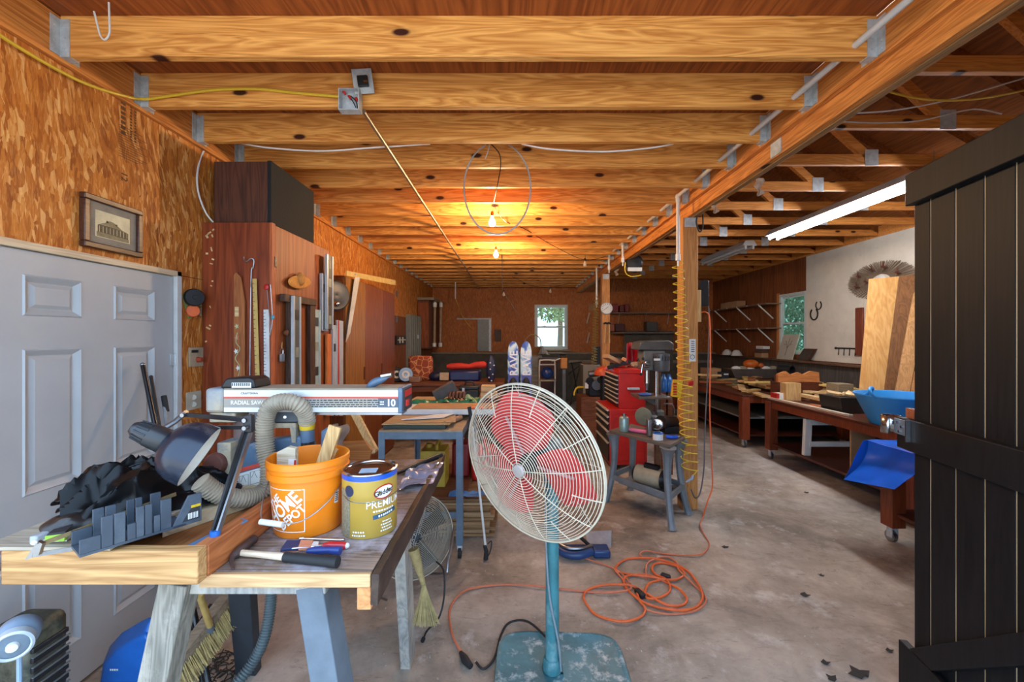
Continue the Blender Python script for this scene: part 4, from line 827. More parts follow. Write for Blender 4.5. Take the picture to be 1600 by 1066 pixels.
# ---------------------------------------------------------------- below the bench
ds = thing('dustpan', 'large blue plastic dustpan leaning at the foot of the white door', 'dustpan', P(195, 1090, 1.86))
dp = [(150, 1100), (160, 1040), (180, 1018), (205, 1003), (226, 992), (236, 1000), (236, 1040), (228, 1110)]
part('pan', B().prism([P(x, y, 1.84) for x, y in dp], (-.06, .10, .02)), blue_pl, ds, bev=.012); part('handle', B().tube([P(228, 1002, 1.87), P(236, 975, 1.88), P(244, 962, 1.9), P(250, 960, 1.9)], .016, 10, radii=[.02, .017, .013, .009]), blue_pl, ds)
g = B(); A5 = P(178, 1047, 1.835); print_bars(g, lambda x, y: V((A5.x+x, 1.835, A5.z+y)), .036, .008, 5, 6); part('lettering', g, print_wh, ds)
pb = thing('push_broom', 'push broom with tan bristles leaning under the workbench', 'broom', P(275, 1090, 1.75)); ba, bc = P(262, 1075, 1.72), P(372, 930, 2.0)
part('block', B().bar(ba+V((-.02, 0, .03)), bc+V((-.02, 0, .03)), .055, .04), wood('broom_block', '#6b5a48', '#8f7c66', 0, 1), pb); g = B(); rng = random.Random(9)
for i in range(700):
    s = rng.random(); p_ = ba.lerp(bc, s)+V((rng.uniform(-.02, .02), rng.uniform(-.02, .02), .01)); g.tube([p_, p_+V((.05+rng.uniform(-.01, .01), -.02, -.055))], .0016, 3)
part('bristles', g, paint('tampico', '#b19a62', .8, 0, .35, 30), pb, kind='stuff'); part('handle', B().cyl(P(328, 978, 1.86), P(312, 930, 1.75), .013, n=12), paint('tan_handle', '#b99a58', .5), pb); part('ferrule', B().cyl(P(331, 990, 1.88), P(327, 972, 1.86), .0155, n=12), paint('grey_ferrule', '#5a626c', .5), pb)
pb2 = thing('corn_broom', 'worn brown broom head behind the push broom under the bench', 'broom', P(300, 1010, 1.98)); g = B()
for i in range(300):
    s = rng.random(); p_ = P(345, 945, 2.05).lerp(P(300, 985, 2.05), s); g.tube([p_, p_+V((-.12+rng.uniform(-.03, .03), 0, -.13+rng.uniform(-.03, .03)))], .002, 3)
part('bristles', g, paint('brown_bristle', '#8a5228', .8, 0, .3, 30), pb2, kind='stuff'); part('handle', B().cyl(P(330, 945, 2.05), P(270, 1040, 1.95), .01, n=8), blackm, pb2)
one('flex_hose', 'dark ribbed flexible hose hanging down under the workbench', 'hose', ribbed([P(424, 925, 1.62), P(421, 960, 1.60), P(412, 1000, 1.57), P(395, 1035, 1.54), P(372, 1066, 1.50), P(335, 1110, 1.45)], .019, .0018, .009, 14), paint('hose_dark', '#4d5a5c', .5, 0, .3, 9), ang=60)
ht = thing('space_heater', 'black louvred space heater standing by the white door', 'heater', (-1.82, 1.56, 0)); hx = M.Rotation(pi/2, 3, 'Z')
def hbx(x0, x1, y0, y1, z0, z1): b = B().box(x0, x1, y0, y1, z0, z1); b.v = [hx @ p + V((-1.83, 1.575, 0)) for p in b.v]; return b
part('case', hbx(-.075, .075, -.085, .085, .01, .59), paint('heater_case', '#34382f', .6, 0, .3, 9, grime='#7f7d66', gth=(.5, .75)), ht, bev=.03)
for i in range(14): part('louvre', hbx(-.062, .062, -.094, -.08, .03+.036*i, .048+.036*i), paint('louvre_black', '#1d2024', .5), ht, bev=.003)
for i in range(13): part('louvre_edge', hbx(-.064, .064, -.097, -.09, .052+.036*i, .056+.036*i), paint('louvre_grey', '#6d7478', .4), ht)
wl_ = thing('work_light', 'round pale blue lamp head with a clear rim at the lower left edge', 'work light', P(18, 1000, 1.30)); wc = P(20, 1010, 1.15); wn = V((.62, -.78, -.1)).normalized(); pb_m = paint('pale_blue', '#8fa6bd', .35, 0, .2, 5)
part('lens', B().lathe([(0, .0), (.02, .003), (.034, .0), (.036, -.008)], wc, wn, 30), paint('smoky_lens', '#6a7884', .15, 0, .25), wl_); part('rim', B().lathe([(.033, .002), (.037, .006), (.042, .002), (.042, -.02), (.038, -.024)], wc, wn, 36), paint('clear_rim', '#c3cdd4', .2), wl_)
part('housing', B().lathe([(.038, -.02), (.045, -.04), (.045, -.07), (.03, -.09), (0, -.095)], wc, wn, 30), pb_m, wl_); part('hub', B().lathe([(0, .012), (.012, .01), (.014, .0)], wc, wn, 14), white_pl, wl_); part('stem', B().cyl(wc-wn*.06, V(((wc-wn*.06).x, (wc-wn*.06).y, .0)), .006, n=8), pb_m, wl_)
# ---------------------------------------------------------------- tall cabinet on the left with tools hung on it
XC = -1.587
cb = thing('tall_cabinet', 'tall reddish brown plywood cabinet with tools hung on its sides', 'cabinet', (-1.82, 3.2, 0))
part('body', B().box(XL+.005, XC-.02, 2.76, 3.68, 0, 2.41), mah, cb, bev=.003); part('front_stile', B().box(XC-.0199, XC, 2.76, 2.80, 0, 2.41), wood('lighter_stile', '#8a3c1c', '#b8602e', 2, .8, spec=.5), cb, bev=.002)
cd = part('door', B().box(XC-.0199, XC-.002, 2.803, 3.64, .08, 2.40), wood('door_ply', '#6e3212', '#9a5226', 2, .5, rough=.5, spec=.35), cb, bev=.002); part('knob', B().lathe([(0, .035), (.018, .033), (.021, .022), (.012, .01), (.01, 0)], PX(442, 520, XC), (1, 0, 0), 16), brown_w, cd)
for z in (.5, 2.12): part('hinge', B().box(XC-.002, XC+.004, 2.79, 2.81, z, z+.07), blackm, cb)
rng = random.Random(2)
for i in range(16): part('scuff', B().obb((XL+.03+rng.uniform(0, .05), 2.7585, rng.uniform(1.6, 2.4)), (rng.uniform(.004, .016), .001, rng.uniform(.004, .03)), (0, rng.uniform(0, 3), 0)), pale_wood, cb)
sp = thing('loudspeaker', 'black loudspeaker box lying on top of the tall cabinet', 'loudspeaker', (-1.8, 3.1, 2.41))
part('case', B().box(-2.0, -1.64, 2.80, 3.40, 2.411, 2.83), wood('walnut_case', '#3a2018', '#5e3826', 2, .7), sp, bev=.004); part('grille_cloth', B().box(-1.64, -1.615, 2.795, 3.405, 2.411, 2.835), paint('black_cloth', '#1a1a1c', .9, 0, .2, 60, bp=.2), sp, bev=.004)
# things on the narrow front face
def F(px, py): return P(px, py, 2.752)
yr = 2.752
gs = thing('wooden_saw_plaque', 'saw-shaped wooden board painted with vines and a bird', 'plaque', F(375, 590)); part('board', B().prism([F(x, y) for x, y in ((367, 600), (367, 430), (371, 426), (378, 433), (384, 470), (384, 600))], (0, -.012, 0)), wood('plaque_wood', '#7a4222', '#a8683a', 2, 1), gs, bev=.001)
g_m = paint('leaf_paint', '#b5b98a', .6); part('vine', B().tube(spl([F(370, 600)+V((0, -.014, 0)), F(377, 575)+V((0, -.014, 0)), F(370, 560)+V((0, -.014, 0)), F(377, 545)+V((0, -.014, 0)), F(371, 535)+V((0, -.014, 0)), F(373, 520)+V((0, -.014, 0))], 6), .0025, 6), g_m, gs)
for x, y, c in ((372, 510, g_m), (372, 528, paint('bird_pink', '#c9866a', .6)), (371, 549, label_wh), (374, 575, label_wh)):
    b = B(); c0 = F(x, y)+V((0, -.0145, 0)); b.add([c0]+[c0+V(((.016 if i % 2 else .008)*cos(i*pi/5), 0, (.02 if i % 2 else .009)*sin(i*pi/5))) for i in range(10)], [(0, 1+i, 1+(i+1) % 10) for i in range(10)]); part('flower', b, c, gs)
part('label', B().box(F(369, 0).x, F(375, 0).x, yr-.0145, yr-.0125, F(0, 495).z, F(0, 480).z), pale_wood, gs)
one('wire_hanger_rod', 'thin metal rod with a curled hook hanging on the cabinet front', 'rod', B().tube(spl([F(384, 402)+V((0, -.02, 0)), F(385, 408)+V((0, -.02, 0)), F(390, 409)+V((0, -.02, 0)), F(395, 405)+V((0, -.02, 0)), F(399, 408)+V((0, -.015, 0)), F(397, 420)+V((0, -.012, 0)), F(394, 435)+V((0, -.012, 0)), F(392, 595)+V((0, -.012, 0))], 6), .0035, 6), steel)
def ruler(name, label, a, b_, w_, mt, ticks=24, n=(0, -1, 0), tm=None):
    t = thing(name, label, 'ruler', V(b_)); a, b_ = V(a), V(b_); part('blade', B().bar(a, b_, w_, .003, n), mt, t); ax_ = (b_-a).normalized(); sd_ = ax_.cross(V(n)).normalized()
    g = B()
    for i in range(1, ticks):
        p_ = a.lerp(b_, i/ticks)+V(n)*.0022; l = w_*(.45 if i % 2 else .25); q = sd_*(w_/2); g.add([p_+q, p_+q-sd_*l, p_+q-sd_*l+ax_*.003, p_+q+ax_*.003], [(0, 1, 2, 3)])
    part('tick_marks', g, print_dk, t, kind='stuff'); return t
ruler('yardstick', 'yellow wooden yardstick hanging on the cabinet front', F(399, 436)+V((0, -.008, 0)), F(404, 604)+V((0, -.008, 0)), .028, paint('yardstick_yellow', '#c9a85e', .55))
ruler('steel_ruler', 'white metal ruler hanging right of the yardstick', F(417, 484)+V((0, -.006, 0)), F(418, 604)+V((0, -.006, 0)), .036, paint('ruler_white', '#cfcfcb', .4))
nk = thing('bead_chain', 'thin bead chain with red and turquoise charms on the cabinet front', 'necklace', F(425, 520)); part('chain', B().tube(spl([F(418, 447)+V((0, -.012, 0)), F(420, 470)+V((0, -.01, 0)), F(424, 515)+V((0, -.01, 0)), F(422, 525)+V((0, -.01, 0)), F(427, 500)+V((0, -.01, 0)), F(424, 445)+V((0, -.012, 0))], 6), .0025, 6), steel, nk); part('charm', B().sph(F(418, 449)+V((0, -.014, 0)), (.017, .007, .02)), red_m, nk); part('charm', B().sph(F(428, 496)+V((0, -.014, 0)), (.013, .006, .015)), paint('turquoise', '#4a8f9c', .3), nk)
# things on the long side face
def G(px, py, o=.01): return PX(px, py, XC+o)
def gpoly(pts, o0, th): return B().prism([G(x, y, o0) for x, y in pts], (th, 0, 0))
ht_ = thing('straw_hat', 'small orange straw hat ornament pinned to the cabinet side', 'hat', G(468, 445)); part('brim', B().sph(G(469, 441, .02), (.012, .17, .05), 20, 8, (.12, 0, 0)), paint('straw_orange', '#c98a3c', .8, 0, .3, 40), ht_); part('crown', B().sph(G(470, 436, .03), (.03, .042, .05), 14, 8), paint('straw_orange2', '#c4823a', .8, 0, .3, 40), ht_)
fr_ = thing('wooden_square_frame', 'dark old wooden frame hanging on the cabinet side', 'frame', G(460, 600)); od = wood('old_dark_wood', '#2b1d16', '#553a2a', 2, 1)
part('top_bar', gpoly(((436, 459), (487, 468), (487, 478), (436, 471)), .004, .04), od, fr_, bev=.003)
for x0, x1 in ((446, 453), (479, 487)): part('upright', gpoly(((x0, 470), (x1, 470), (x1, 640), (x0, 640)), .004, .03), od, fr_, bev=.002)
def level(label, x0, x1, y0, y1, o, mt, frame=True, holes=3, mid=None):
    t = thing('spirit_level', label, 'spirit level', G((x0+x1)/2, y1, o), 'spirit levels beside the tall cabinet'); a, b_ = G(x0, y0, o), G(x1, y0, o); z1 = G(x0, y1, o).z; dy = b_.y-a.y; top = min(a.z, b_.z)
    part('web', B().box(XC+o, XC+o+.012, a.y+.15*dy, b_.y-.15*dy, z1, top), mid or mt, t); 
    for y_0, y_1 in ((a.y, a.y+.18*dy), (b_.y-.18*dy, b_.y)): part('flange', B().box(XC+o-.004, XC+o+.018, y_0, y_1, z1, top), mt, t, bev=.001)
    for i in range(holes):
        zc = top-(top-z1)*(i+.5)/holes; part('vial', B().box(XC+o+.0125, XC+o+.016, a.y+.3*dy, b_.y-.3*dy, zc-.035, zc+.035), paint('vial_'+str(i), '#3a3228', .4) if i % 2 == 0 else paint('vial_pale', '#8f917c', .4), t)
    return t
alu = paint('aluminium', '#b9bec0', .35, .35, .15)
level('long grey level hanging in front of the dark wooden frame', 455, 467, 462, 640, .045, alu, mid=paint('level_dark', '#57544c', .5)); level('pale green level with cut-out windows right of the dark frame', 486, 498, 483, 640, .01, paint('level_pale', '#aebdb8', .4, .2), holes=4)
level('short silver level hanging high at the back edge of the cabinet', 500, 510, 427, 517, .012, alu, holes=2); level('tallest level, silver with dark inlay, hung above the others', 508, 518, 397, 514, .04, alu, holes=4, mid=paint('inlay_dark', '#4a4038', .5))
one('wood_stick', 'worn orange wooden stick standing between the levels', 'stick', gpoly(((508, 522), (514, 522), (514, 650), (508, 650)), .01, .02), wood('worn_orange', '#a34e22', '#cf7a3e', 2, 1), bev=.002)
level('silver level standing low behind the orange stick', 517, 524, 508, 650, .012, alu, holes=2)
rsq = thing('red_striped_level', 'silver straightedge with a red stripe at the end of the row of levels', 'straightedge', G(528, 650)); part('blade', gpoly(((524, 500), (534, 502), (534, 650), (524, 650)), .01, .014), alu, rsq); part('red_stripe', gpoly(((528, 501), (530, 501), (530, 650), (528, 650)), .0242, .0008), red_m, rsq)
hub = thing('hubcap', 'grey hubcap hanging in the shadow beside the levels', 'hubcap', P(525, 485, 4.2)); part('disc', B().lathe([(0, .02), (.05, .03), (.09, .015), (.14, .02), (.16, 0), (.15, -.01), (0, -.01)], P(524, 462, 4.25), (.8, -.6, 0), 26), paint('hub_grey_dark', '#4a4846', .4, .4), hub); part('centre_cap', B().sph(P(526, 475, 4.12), .03, 12, 8), chrome, hub)
kh = thing('padlock', 'small padlock and key hanging below the cabinet knob', 'padlock', G(440, 562)); part('body', B().box(XC+.006, XC+.02, G(437, 0).y, G(443, 0).y, G(0+440, 565).z, G(440, 553).z), steel, kh, bev=.002); part('shackle', B().tube(spl([G(438, 553), G(438, 545), G(442, 545), G(442, 553)], 5), .003, 6), chrome, kh); part('key', B().tube([G(440, 545), G(441, 535)], .003, 5), brass, kh)
# second cabinet, farther along, with a drywall square over its corner
X2 = -1.75; sq = lambda px, py, o=0: PX(px, py, X2+o)
c2 = thing('plywood_cabinet', 'wide brown plywood cabinet behind the tall one', 'cabinet', (-1.9, 5.3, 0)); part('body', B().box(XL+.005, X2-.02, 4.39, 6.23, 0, 2.30), wood('cabinet_ply', '#562c12', '#824a20', 2, .6, spec=.45), c2, bev=.003)
for i, (y0, y1, lo, hi) in enumerate(((4.40, 4.97, '#704418', '#9c6a30'), (4.98, 5.63, '#5e2f14', '#854a24'), (5.64, 6.22, '#562812', '#783c1c'))):
    dd = part('door', B().box(X2-.0199, X2, y0, y1, .05, 2.29), wood('cabinet_door_%d' % i, lo, hi, 2, .5, rough=.4, spec=.5), c2, bev=.003); part('pull', B().box(X2, X2+.015, y1-.05, y1-.03, 1.15, 1.3), brown_z, dd)
ts = thing('drywall_square', 'yellow and white drywall T-square hung over the plywood cabinet corner', 'T-square', sq(545, 540)); part('head', B().prism([sq(540, 423, .016), sq(540, 431, .016), sq(617, 446, .016), sq(617, 438, .016)], (.012, 0, 0)), paint('square_yellow', '#cdb06c', .5), ts); part('blade', B().prism([sq(554, 433, .03), sq(562, 433, .03), sq(547, 520, .03), sq(540, 535, .03)], (.004, 0, 0)), paint('blade_white', '#c9cac8', .4), ts)
for px, py in ((555, 429), (612, 440)): part('rivet', B().cyl(sq(px, py, .027), sq(px, py, .034), .008, n=8), steel, ts)
for px, py in ((620, 459), (620, 499)): part('tape_patch', B().obb(PX(px, py, XL+.002), (.002, .12, .11)), paint('tape_grey', '#6c7680', .6), wl, label='grey tape patch')
# small things on the strand board beside the door
pf_ = thing('framed_photograph', 'framed sepia photograph of a long old house above the white door', 'picture', (XL+.015, 2.13, EYE+.43)); z0, z1, y0, y1 = EYE+.434, EYE+.692, 1.978, 2.292; wf_ = wood('walnut_frame', '#2e1710', '#54301f', 1, 1, rough=.35, spec=.5)
for i, a in enumerate(((y0, y1, z1-.028, z1), (y0, y1, z0, z0+.028), (y0, y0+.028, z0+.028, z1-.028), (y1-.028, y1, z0+.028, z1-.028))): part('frame_rail', B().box(XL, XL+.03, *a), wf_, pf_, bev=.004)
part('mat_board', B().box(XL+.002, XL+.014, y0+.028, y1-.028, z0+.028, z1-.028), paint('mat_grey', '#8d8474', .8), pf_); px0, px1, pz0, pz1 = y0+.065, y1-.065, z0+.062, z1-.065
part('photo_paper', B().box(XL+.014, XL+.0152, px0, px1, pz0, pz1), paint('sepia_paper', '#d9cfa8', .6), pf_)
hx_ = lambda u, v: V((XL+.0154, px0+(px1-px0)*u, pz0+(pz1-pz0)*v)); sep = paint('sepia_dark', '#5f5640', .6, 0, .3, 60); sep2 = paint('sepia_mid', '#8d8260', .6, 0, .3, 60)
hp = B().add([hx_(*p) for p in ((.03, .02), (.97, .02), (.97, .16), (.03, .2))], [(0, 1, 2, 3)]).add([hx_(*p) for p in ((.12, .50), (.80, .44), (.66, .56), (.5, .68), (.4, .7), (.25, .58))], [(0, 1, 2, 3, 4, 5)])
part('printed_ground', hp, sep2, pf_); hp = B().add([hx_(*p) for p in ((.06, .19), (.95, .15), (.95, .4), (.8, .45), (.12, .49), (.06, .45))], [(0, 1, 2, 3, 4, 5)]).add([hx_(*p) for p in ((.30, .6), (.36, .6), (.36, .68), (.30, .68))], [(0, 1, 2, 3)]).add([hx_(*p) for p in ((.56, .56), (.62, .56), (.62, .64), (.56, .64))], [(0, 1, 2, 3)]); part('printed_house', hp, sep, pf_)
hp = B()
for i in range(9): u = .1+.1*i; hp.add([hx_(u, .2)+V((.0003, 0, 0)), hx_(u+.015, .2)+V((.0003, 0, 0)), hx_(u+.015, .43)+V((.0003, 0, 0)), hx_(u, .43)+V((.0003, 0, 0))], [(0, 1, 2, 3)])
part('printed_columns', hp, paint('sepia_light', '#cfc49c', .6), pf_)
pkg = thing('caster_packet', 'hanging packet with a black caster wheel and orange disc beside the door', 'packet', PX(298, 497, XL+.01)); part('card', B().prism([PX(284, 461, XL+.004), PX(312, 458, XL+.004), PX(314, 492, XL+.004), PX(293, 498, XL+.004)], (.004, 0, 0)), paint('card_green', '#8fa05a', .6), pkg)
part('wheel', B().lathe([(0, .03), (.012, .03), (.014, .024), (.05, .022), (.055, .015), (.055, -.01), (0, -.012)], PX(303, 465, XL+.04), (.8, -.6, 0), 22), rubber, pkg); part('disc', B().lathe([(0, .012), (.035, .01), (.04, 0), (0, 0)], PX(301, 486, XL+.025), (.8, -.6, 0), 20), orange_c, pkg); part('blister', B().box(XL+.01, XL+.02, 2.63, 2.74, PX(300, 494, XL).z, PX(300, 478, XL).z), glass('blister', '#e6e2d8', .1, .2), pkg, bev=.004)
tm_ = thing('wall_timer', 'beige switch plate with a red dial beside the cabinet', 'switch', PX(304, 575, XL)); part('plate', B().box(XL, XL+.012, PX(294, 0, XL).y, PX(316, 0, XL).y, PX(304, 573, XL).z, PX(304, 543, XL).z), paint('plate_beige', '#b7a688', .5), tm_, bev=.002); part('dial', B().lathe([(0, .03), (.014, .03), (.018, 0)], PX(309, 562, XL+.012), (1, 0, 0), 14), paint('dial_red', '#a8442a', .4), tm_); part('toggle', B().box(XL+.012, XL+.018, 2.66, 2.71, PX(304, 551, XL).z, PX(304, 547, XL).z), print_dk, tm_)
ol = thing('wall_outlet', 'cream double outlet plate low on the strand board', 'outlet', PX(301, 640, XL)); part('plate', B().box(XL, XL+.007, PX(290, 0, XL).y, PX(313, 0, XL).y, PX(301, 640, XL).z, PX(301, 612, XL).z), paint('outlet_cream', '#cfcbb4', .4), ol, bev=.002)
for py in (621, 632): part('socket', B().cyl(PX(302, py, XL+.006), PX(302, py, XL+.010), .017, n=16), paint('socket_cream', '#bdb9a2', .4), ol); part('slot', B().box(XL+.010, XL+.0108, PX(300, 0, XL).y, PX(301, 0, XL).y, PX(301, py+2, XL).z, PX(301, py-1, XL).z), print_dk, ol)
def cane(label, a, b_, r_, mt, tip=None):
    a, b_ = V(a), V(b_); b_ = a.lerp(b_, (a.z-.012)/(a.z-b_.z)); t = thing('handle_stick', label, 'stick', V(b_)); part('shaft', B().tube([a, V(a).lerp(V(b_), .5), b_], r_, 12, radii=[r_*.85, r_, r_*1.05]), mt, t); part('end_loop', B().sph(a, r_*.95, 10, 8), tip or mt, t)
gl = paint('gloss_black', '#18191b', .25, 0, .3)
cane('longest black tool handle leaning against the white door', P(223, 570, 2.25), P(262, 760, 2.08), .013, gl, steel); cane('shorter black handle leaning right behind the longest one', P(236, 589, 2.33), P(268, 780, 2.12), .010, black_pl)
cane('black gripped grey pole leaning at the door edge', P(256, 622, 2.32), P(275, 800, 2.1), .010, paint('grey_pole', '#8d9296', .4)); part('grip', B().cyl(P(256, 619, 2.32), P(260, 643, 2.30), .0135, n=12), rubber, bpy.data.objects[[o.name for o in bpy.data.objects if o.name.startswith('handle_stick')][-1]])

# ---------------------------------------------------------------- ceiling wiring, conduit and pipes
one('metal_conduit', 'long thin metal conduit running under the joists to the back wall', 'conduit', B().cyl((-.818, 2.30, ZJ-.014), (-.845, 10.75, ZJ-.014), .0115, n=12), paint('conduit_steel', '#a08c74', .4, .5))
jb = thing('junction_box', 'open grey junction box with red wire nuts at the conduit end', 'junction box', P(548, 180, 2.25)); c = P(548, 160, 2.24)
for a in ((-.055, .055, .015, .02, -.055, .06), (-.055, -.05, -.03, .015, -.055, .06), (.05, .055, -.03, .015, -.055, .06), (-.05, .05, -.03, .015, -.055, -.05), (-.05, .05, -.03, .015, .055, .06)): part('box_side', B().box(c.x+a[0], c.x+a[1], c.y+a[2], c.y+a[3], c.z+a[4], c.z+a[5]), galv, jb)
for px, py in ((537, 143), (545, 150), (556, 153)): part('wire_nut', B().cyl(P(px, py, 2.235), P(px+3, py+5, 2.235), .008, .005, 8), red_m, jb)
part('wires', B().tube(spl([P(546, 152, 2.24), P(551, 158, 2.235), P(556, 168, 2.24)], 5), .003, 6).tube(spl([P(548, 150, 2.24), P(556, 158, 2.235), P(559, 170, 2.24)], 5), .003, 6), rubber, jb)
co = thing('outlet_cover', 'loose steel cover plate with a black outlet above the junction box', 'outlet cover', P(568, 145, 2.24)); cr_ = Euler((.15, -.12, .1)); part('plate', B().obb(P(567, 127, 2.235), (.105, .006, .125), cr_), galv, co, bev=.006); part('receptacle', B().obb(P(567, 127, 2.222), (.055, .02, .055), cr_), black_pl, co, bev=.004); part('contact', B().obb(P(571, 127, 2.209), (.02, .004, .01), cr_), brass, co)
yc = paint('romex_yellow', '#d9b430', .45, 0, .15)
one('yellow_cable', 'yellow cable looping from the left wall to the junction box', 'cable', B().tube(spl([PX(-60, 8, XL+.03), PX(0, 55, XL+.03), PX(70, 98, XL+.03), PX(130, 129, XL+.035), PX(180, 146, XL+.05), P(222, 155, 2.25), P(265, 150, 2.258), P(330, 141, 2.258), P(400, 139, 2.258), P(460, 145, 2.258), P(530, 151, 2.245)], 8), .0075, 8), yc)
wc_ = paint('white_cable', '#d5d2cc', .45, 0, .1)
def cable(name, label, pts, r_=.0055, mt=wc_): return one(name, label, 'cable', B().tube(spl([P(*q) for q in pts], 8), r_, 8), mt)
cable('white_cable', 'white cable sagging below the third joist at the left', ((378, 224, 2.76), (420, 231, 2.76), (500, 236, 2.76), (580, 231, 2.76), (672, 225, 2.76)))
cable('white_cable', 'white cable sagging below the third joist at the right', ((815, 225, 2.76), (860, 233, 2.76), (940, 237, 2.76), (1010, 232, 2.76), (1052, 225, 2.76)))
cable('white_cable', 'white cable hanging down the strand board to the loudspeaker', ((325, 226, 2.80), (314, 245, 2.76), (308, 275, 2.71), (311, 305, 2.71), (322, 333, 2.74), (333, 347, 2.78)))
cable('cable_loop', 'pale cable loop hanging around the first bulb', [(777+52*cos(a), 294-72*sin(a), 2.95) for a in [pi/2+.35+i*(2*pi-.7)/18 for i in range(19)]], .006, paint('loop_grey', '#a8a09a', .4))
cable('loose_wires', 'short cut wires with yellow ends below the fourth joist', ((765, 226, 3.0), (762, 238, 3.0), (758, 248, 3.0)), .004); cable('loose_wires', 'thin black wire dropping beside the cable loop', ((768, 226, 3.05), (780, 240, 3.05), (782, 262, 3.05), (775, 300, 3.4), (771, 318, 3.9)), .0035, rubber)
one('ceiling_hook', 'white wire hook hanging in front of the first joist', 'hook', B().tube(spl([P(170, -20, 1.80), P(170, 0, 1.80), P(171, 30, 1.80), P(171, 52, 1.80), P(164, 62, 1.80), P(157, 56, 1.80), P(152, 38, 1.80), P(147, 18, 1.80)], 6), .0038, 8), white_pl)
pvc = paint('pvc_white', '#cfccc6', .4, 0, .1)
pp = thing('air_pipe', 'white plastic air pipe running through the joists along the beam', 'pipe', (1.54, 4, ZJ)); part('main', B().cyl((1.54, .6, ZJ+.05), (1.54, 7.62, ZJ+.05), .0155, n=12), pvc, pp)
for y_, z_ in ((3.87, 2.36), (5.8, 2.69), (6.62, 2.72), (7.6, 2.24)):
    part('drop', B().cyl((1.54, y_, ZJ+.05), (1.54, y_, z_), .0165, n=12), pvc, pp); part('elbow', B().sph((1.54, y_, ZJ+.05), .024, 12, 8).cyl((1.54, y_, ZJ+.04), (1.54, y_, ZJ-.0), .022, n=12), pvc, pp); part('end_fitting', B().cyl((1.54, y_, z_+.06), (1.54, y_, z_), .022, n=12).cyl((1.54, y_, z_), (1.54, y_, z_-.05), .009, n=8), white_pl, pp)
def coil(label, a, b_, r0, r1, turns, wr, mt, end=None):
    a, b_ = V(a), V(b_); pts = [a+V((0, 0, .06))]; n = turns*14
    for i in range(n+1):
        s = i/n; r_ = r0+(r1-r0)*s; t = 2*pi*turns*s; pts.append(a.lerp(b_, s)+V((r_*cos(t), r_*.8*sin(t), 0)))
    pts += [b_+V((.02, -.02, -.04))]; t = thing('coiled_air_hose', label, 'air hose', b_, 'coiled air hoses'); part('coil', B().tube(pts, wr, 7), mt, t)
    if end: part('blow_gun', B().tube([b_+V((.02, -.02, -.04)), b_+V((.01, -.02, -.07)), b_+V((-.05, -.03, -.10))], .008, 8, radii=[.009, .012, .006]), paint('pale_blue_gun', '#9fb4cc', .4), t); part('trigger', B().bar(b_+V((.0, -.02, -.06)), b_+V((-.02, -.02, -.10)), .008, .006), steel, t)
coil('yellow coiled air hose hanging in front of the near post', P(1059, 412, 3.87), P(1078, 735, 3.86), .05, .075, 25, .0048, paint('hose_yellow', '#dcb92c', .4, 0, .25, 20), True)
coil('dull yellow coiled hose hanging by the farther post', P(932, 468, 7.50), P(928, 572, 7.50), .045, .05, 24, .006, paint('hose_dull', '#8f7a34', .5))
rr_ = thing('cord_reel', 'black retractable cord reel hanging from the beam', 'cord reel', P(991, 430, 6.2)); part('drum', B().lathe([(0, .09), (.10, .085), (.125, .06), (.125, -.06), (.10, -.085), (0, -.09)], P(991, 412, 6.2), (.3, 1, 0), 26), blackm, rr_); part('label', B().box(P(981, 0, 6.09).x, P(1003, 0, 6.09).x, 6.085, 6.095, P(0, 424, 6.09).z, P(0, 418, 6.09).z), label_wh, rr_); part('bracket', B().bar(P(991, 403, 6.2), V((P(991, 0, 6.2).x, 6.2, 2.80)), .05, .03), galv, rr_); part('cord', B().tube(spl([P(977, 410, 6.1), P(977, 425, 6.1), P(986, 432, 6.1), P(1002, 430, 6.1)], 6), .008, 6), yc, rr_)
cable('yellow_cable', 'yellow cable sagging across the trusses at the upper right', ((1388, 143, 2.62), (1430, 153, 2.62), (1480, 157, 2.62), (1540, 153, 2.62), (1620, 137, 2.62)), .0065, yc)
cable('white_cable', 'white cable stretched upward to the right corner over the trusses', ((1333, 177, 2.7), (1400, 172, 2.7), (1490, 154, 2.7), (1610, 119, 2.7)), .005); cable('white_cable', 'white cable stapled along the second truss at the right', ((1313, 190, 2.86), (1370, 192, 2.86), (1435, 189, 2.86), (1500, 174, 2.86), (1530, 171, 2.86), (1565, 178, 2.86)), .005)
for px, py, d, lb in ((1186, 292, 3.0, 'pale shred of insulation hanging from the beam'), (1117, 322, 3.64, 'small tuft of insulation beside the near post top'), (963, 425, 7.08, 'pinkish insulation scrap hanging by the far post')):
    c = P(px, py, d); one('insulation_scrap', lb, 'insulation', B().surf(lambda u, v: c+V(((u-.5)*.05+.01*sin(9*v), .015*sin(5*u+6*v), (.5-v)*.13*(1-.3*abs(u-.5)))), 6, 10, .003), paint('insulation_pink', '#b89880', .9, 0, .3, 30))
# fittings on the near post
sg = thing('thermometer_strip', 'white printed strip thermometer on the near post', 'thermometer', P(1082, 565, 3.98)); part('strip', B().box(P(1077, 0, 3.975).x, P(1087, 0, 3.975).x, 3.974, 3.979, P(0, 565, 3.975).z, P(0, 530, 3.975).z), label_wh, sg); part('dial', B().tube([P(1082+3.4*cos(a), 558+3.4*sin(a), 3.972) for a in [i*pi/8 for i in range(16)]], .0022, 5, True), print_dk, sg)
for i in range(6): part('scale_mark', B().box(P(1080, 0, 3.973).x, P(1085, 0, 3.973).x, 3.9725, 3.974, P(0, 533+3.2*i+1, 3.973).z, P(0, 533+3.2*i, 3.973).z), print_dk, sg)
one('red_clip', 'small red plastic clip screwed to the near post', 'clip', B().prism([P(1077, 604, 3.95), P(1077, 597, 3.95), P(1084, 595, 3.95), P(1084, 602, 3.95)], (0, .029, 0)), red_m, bev=.004)
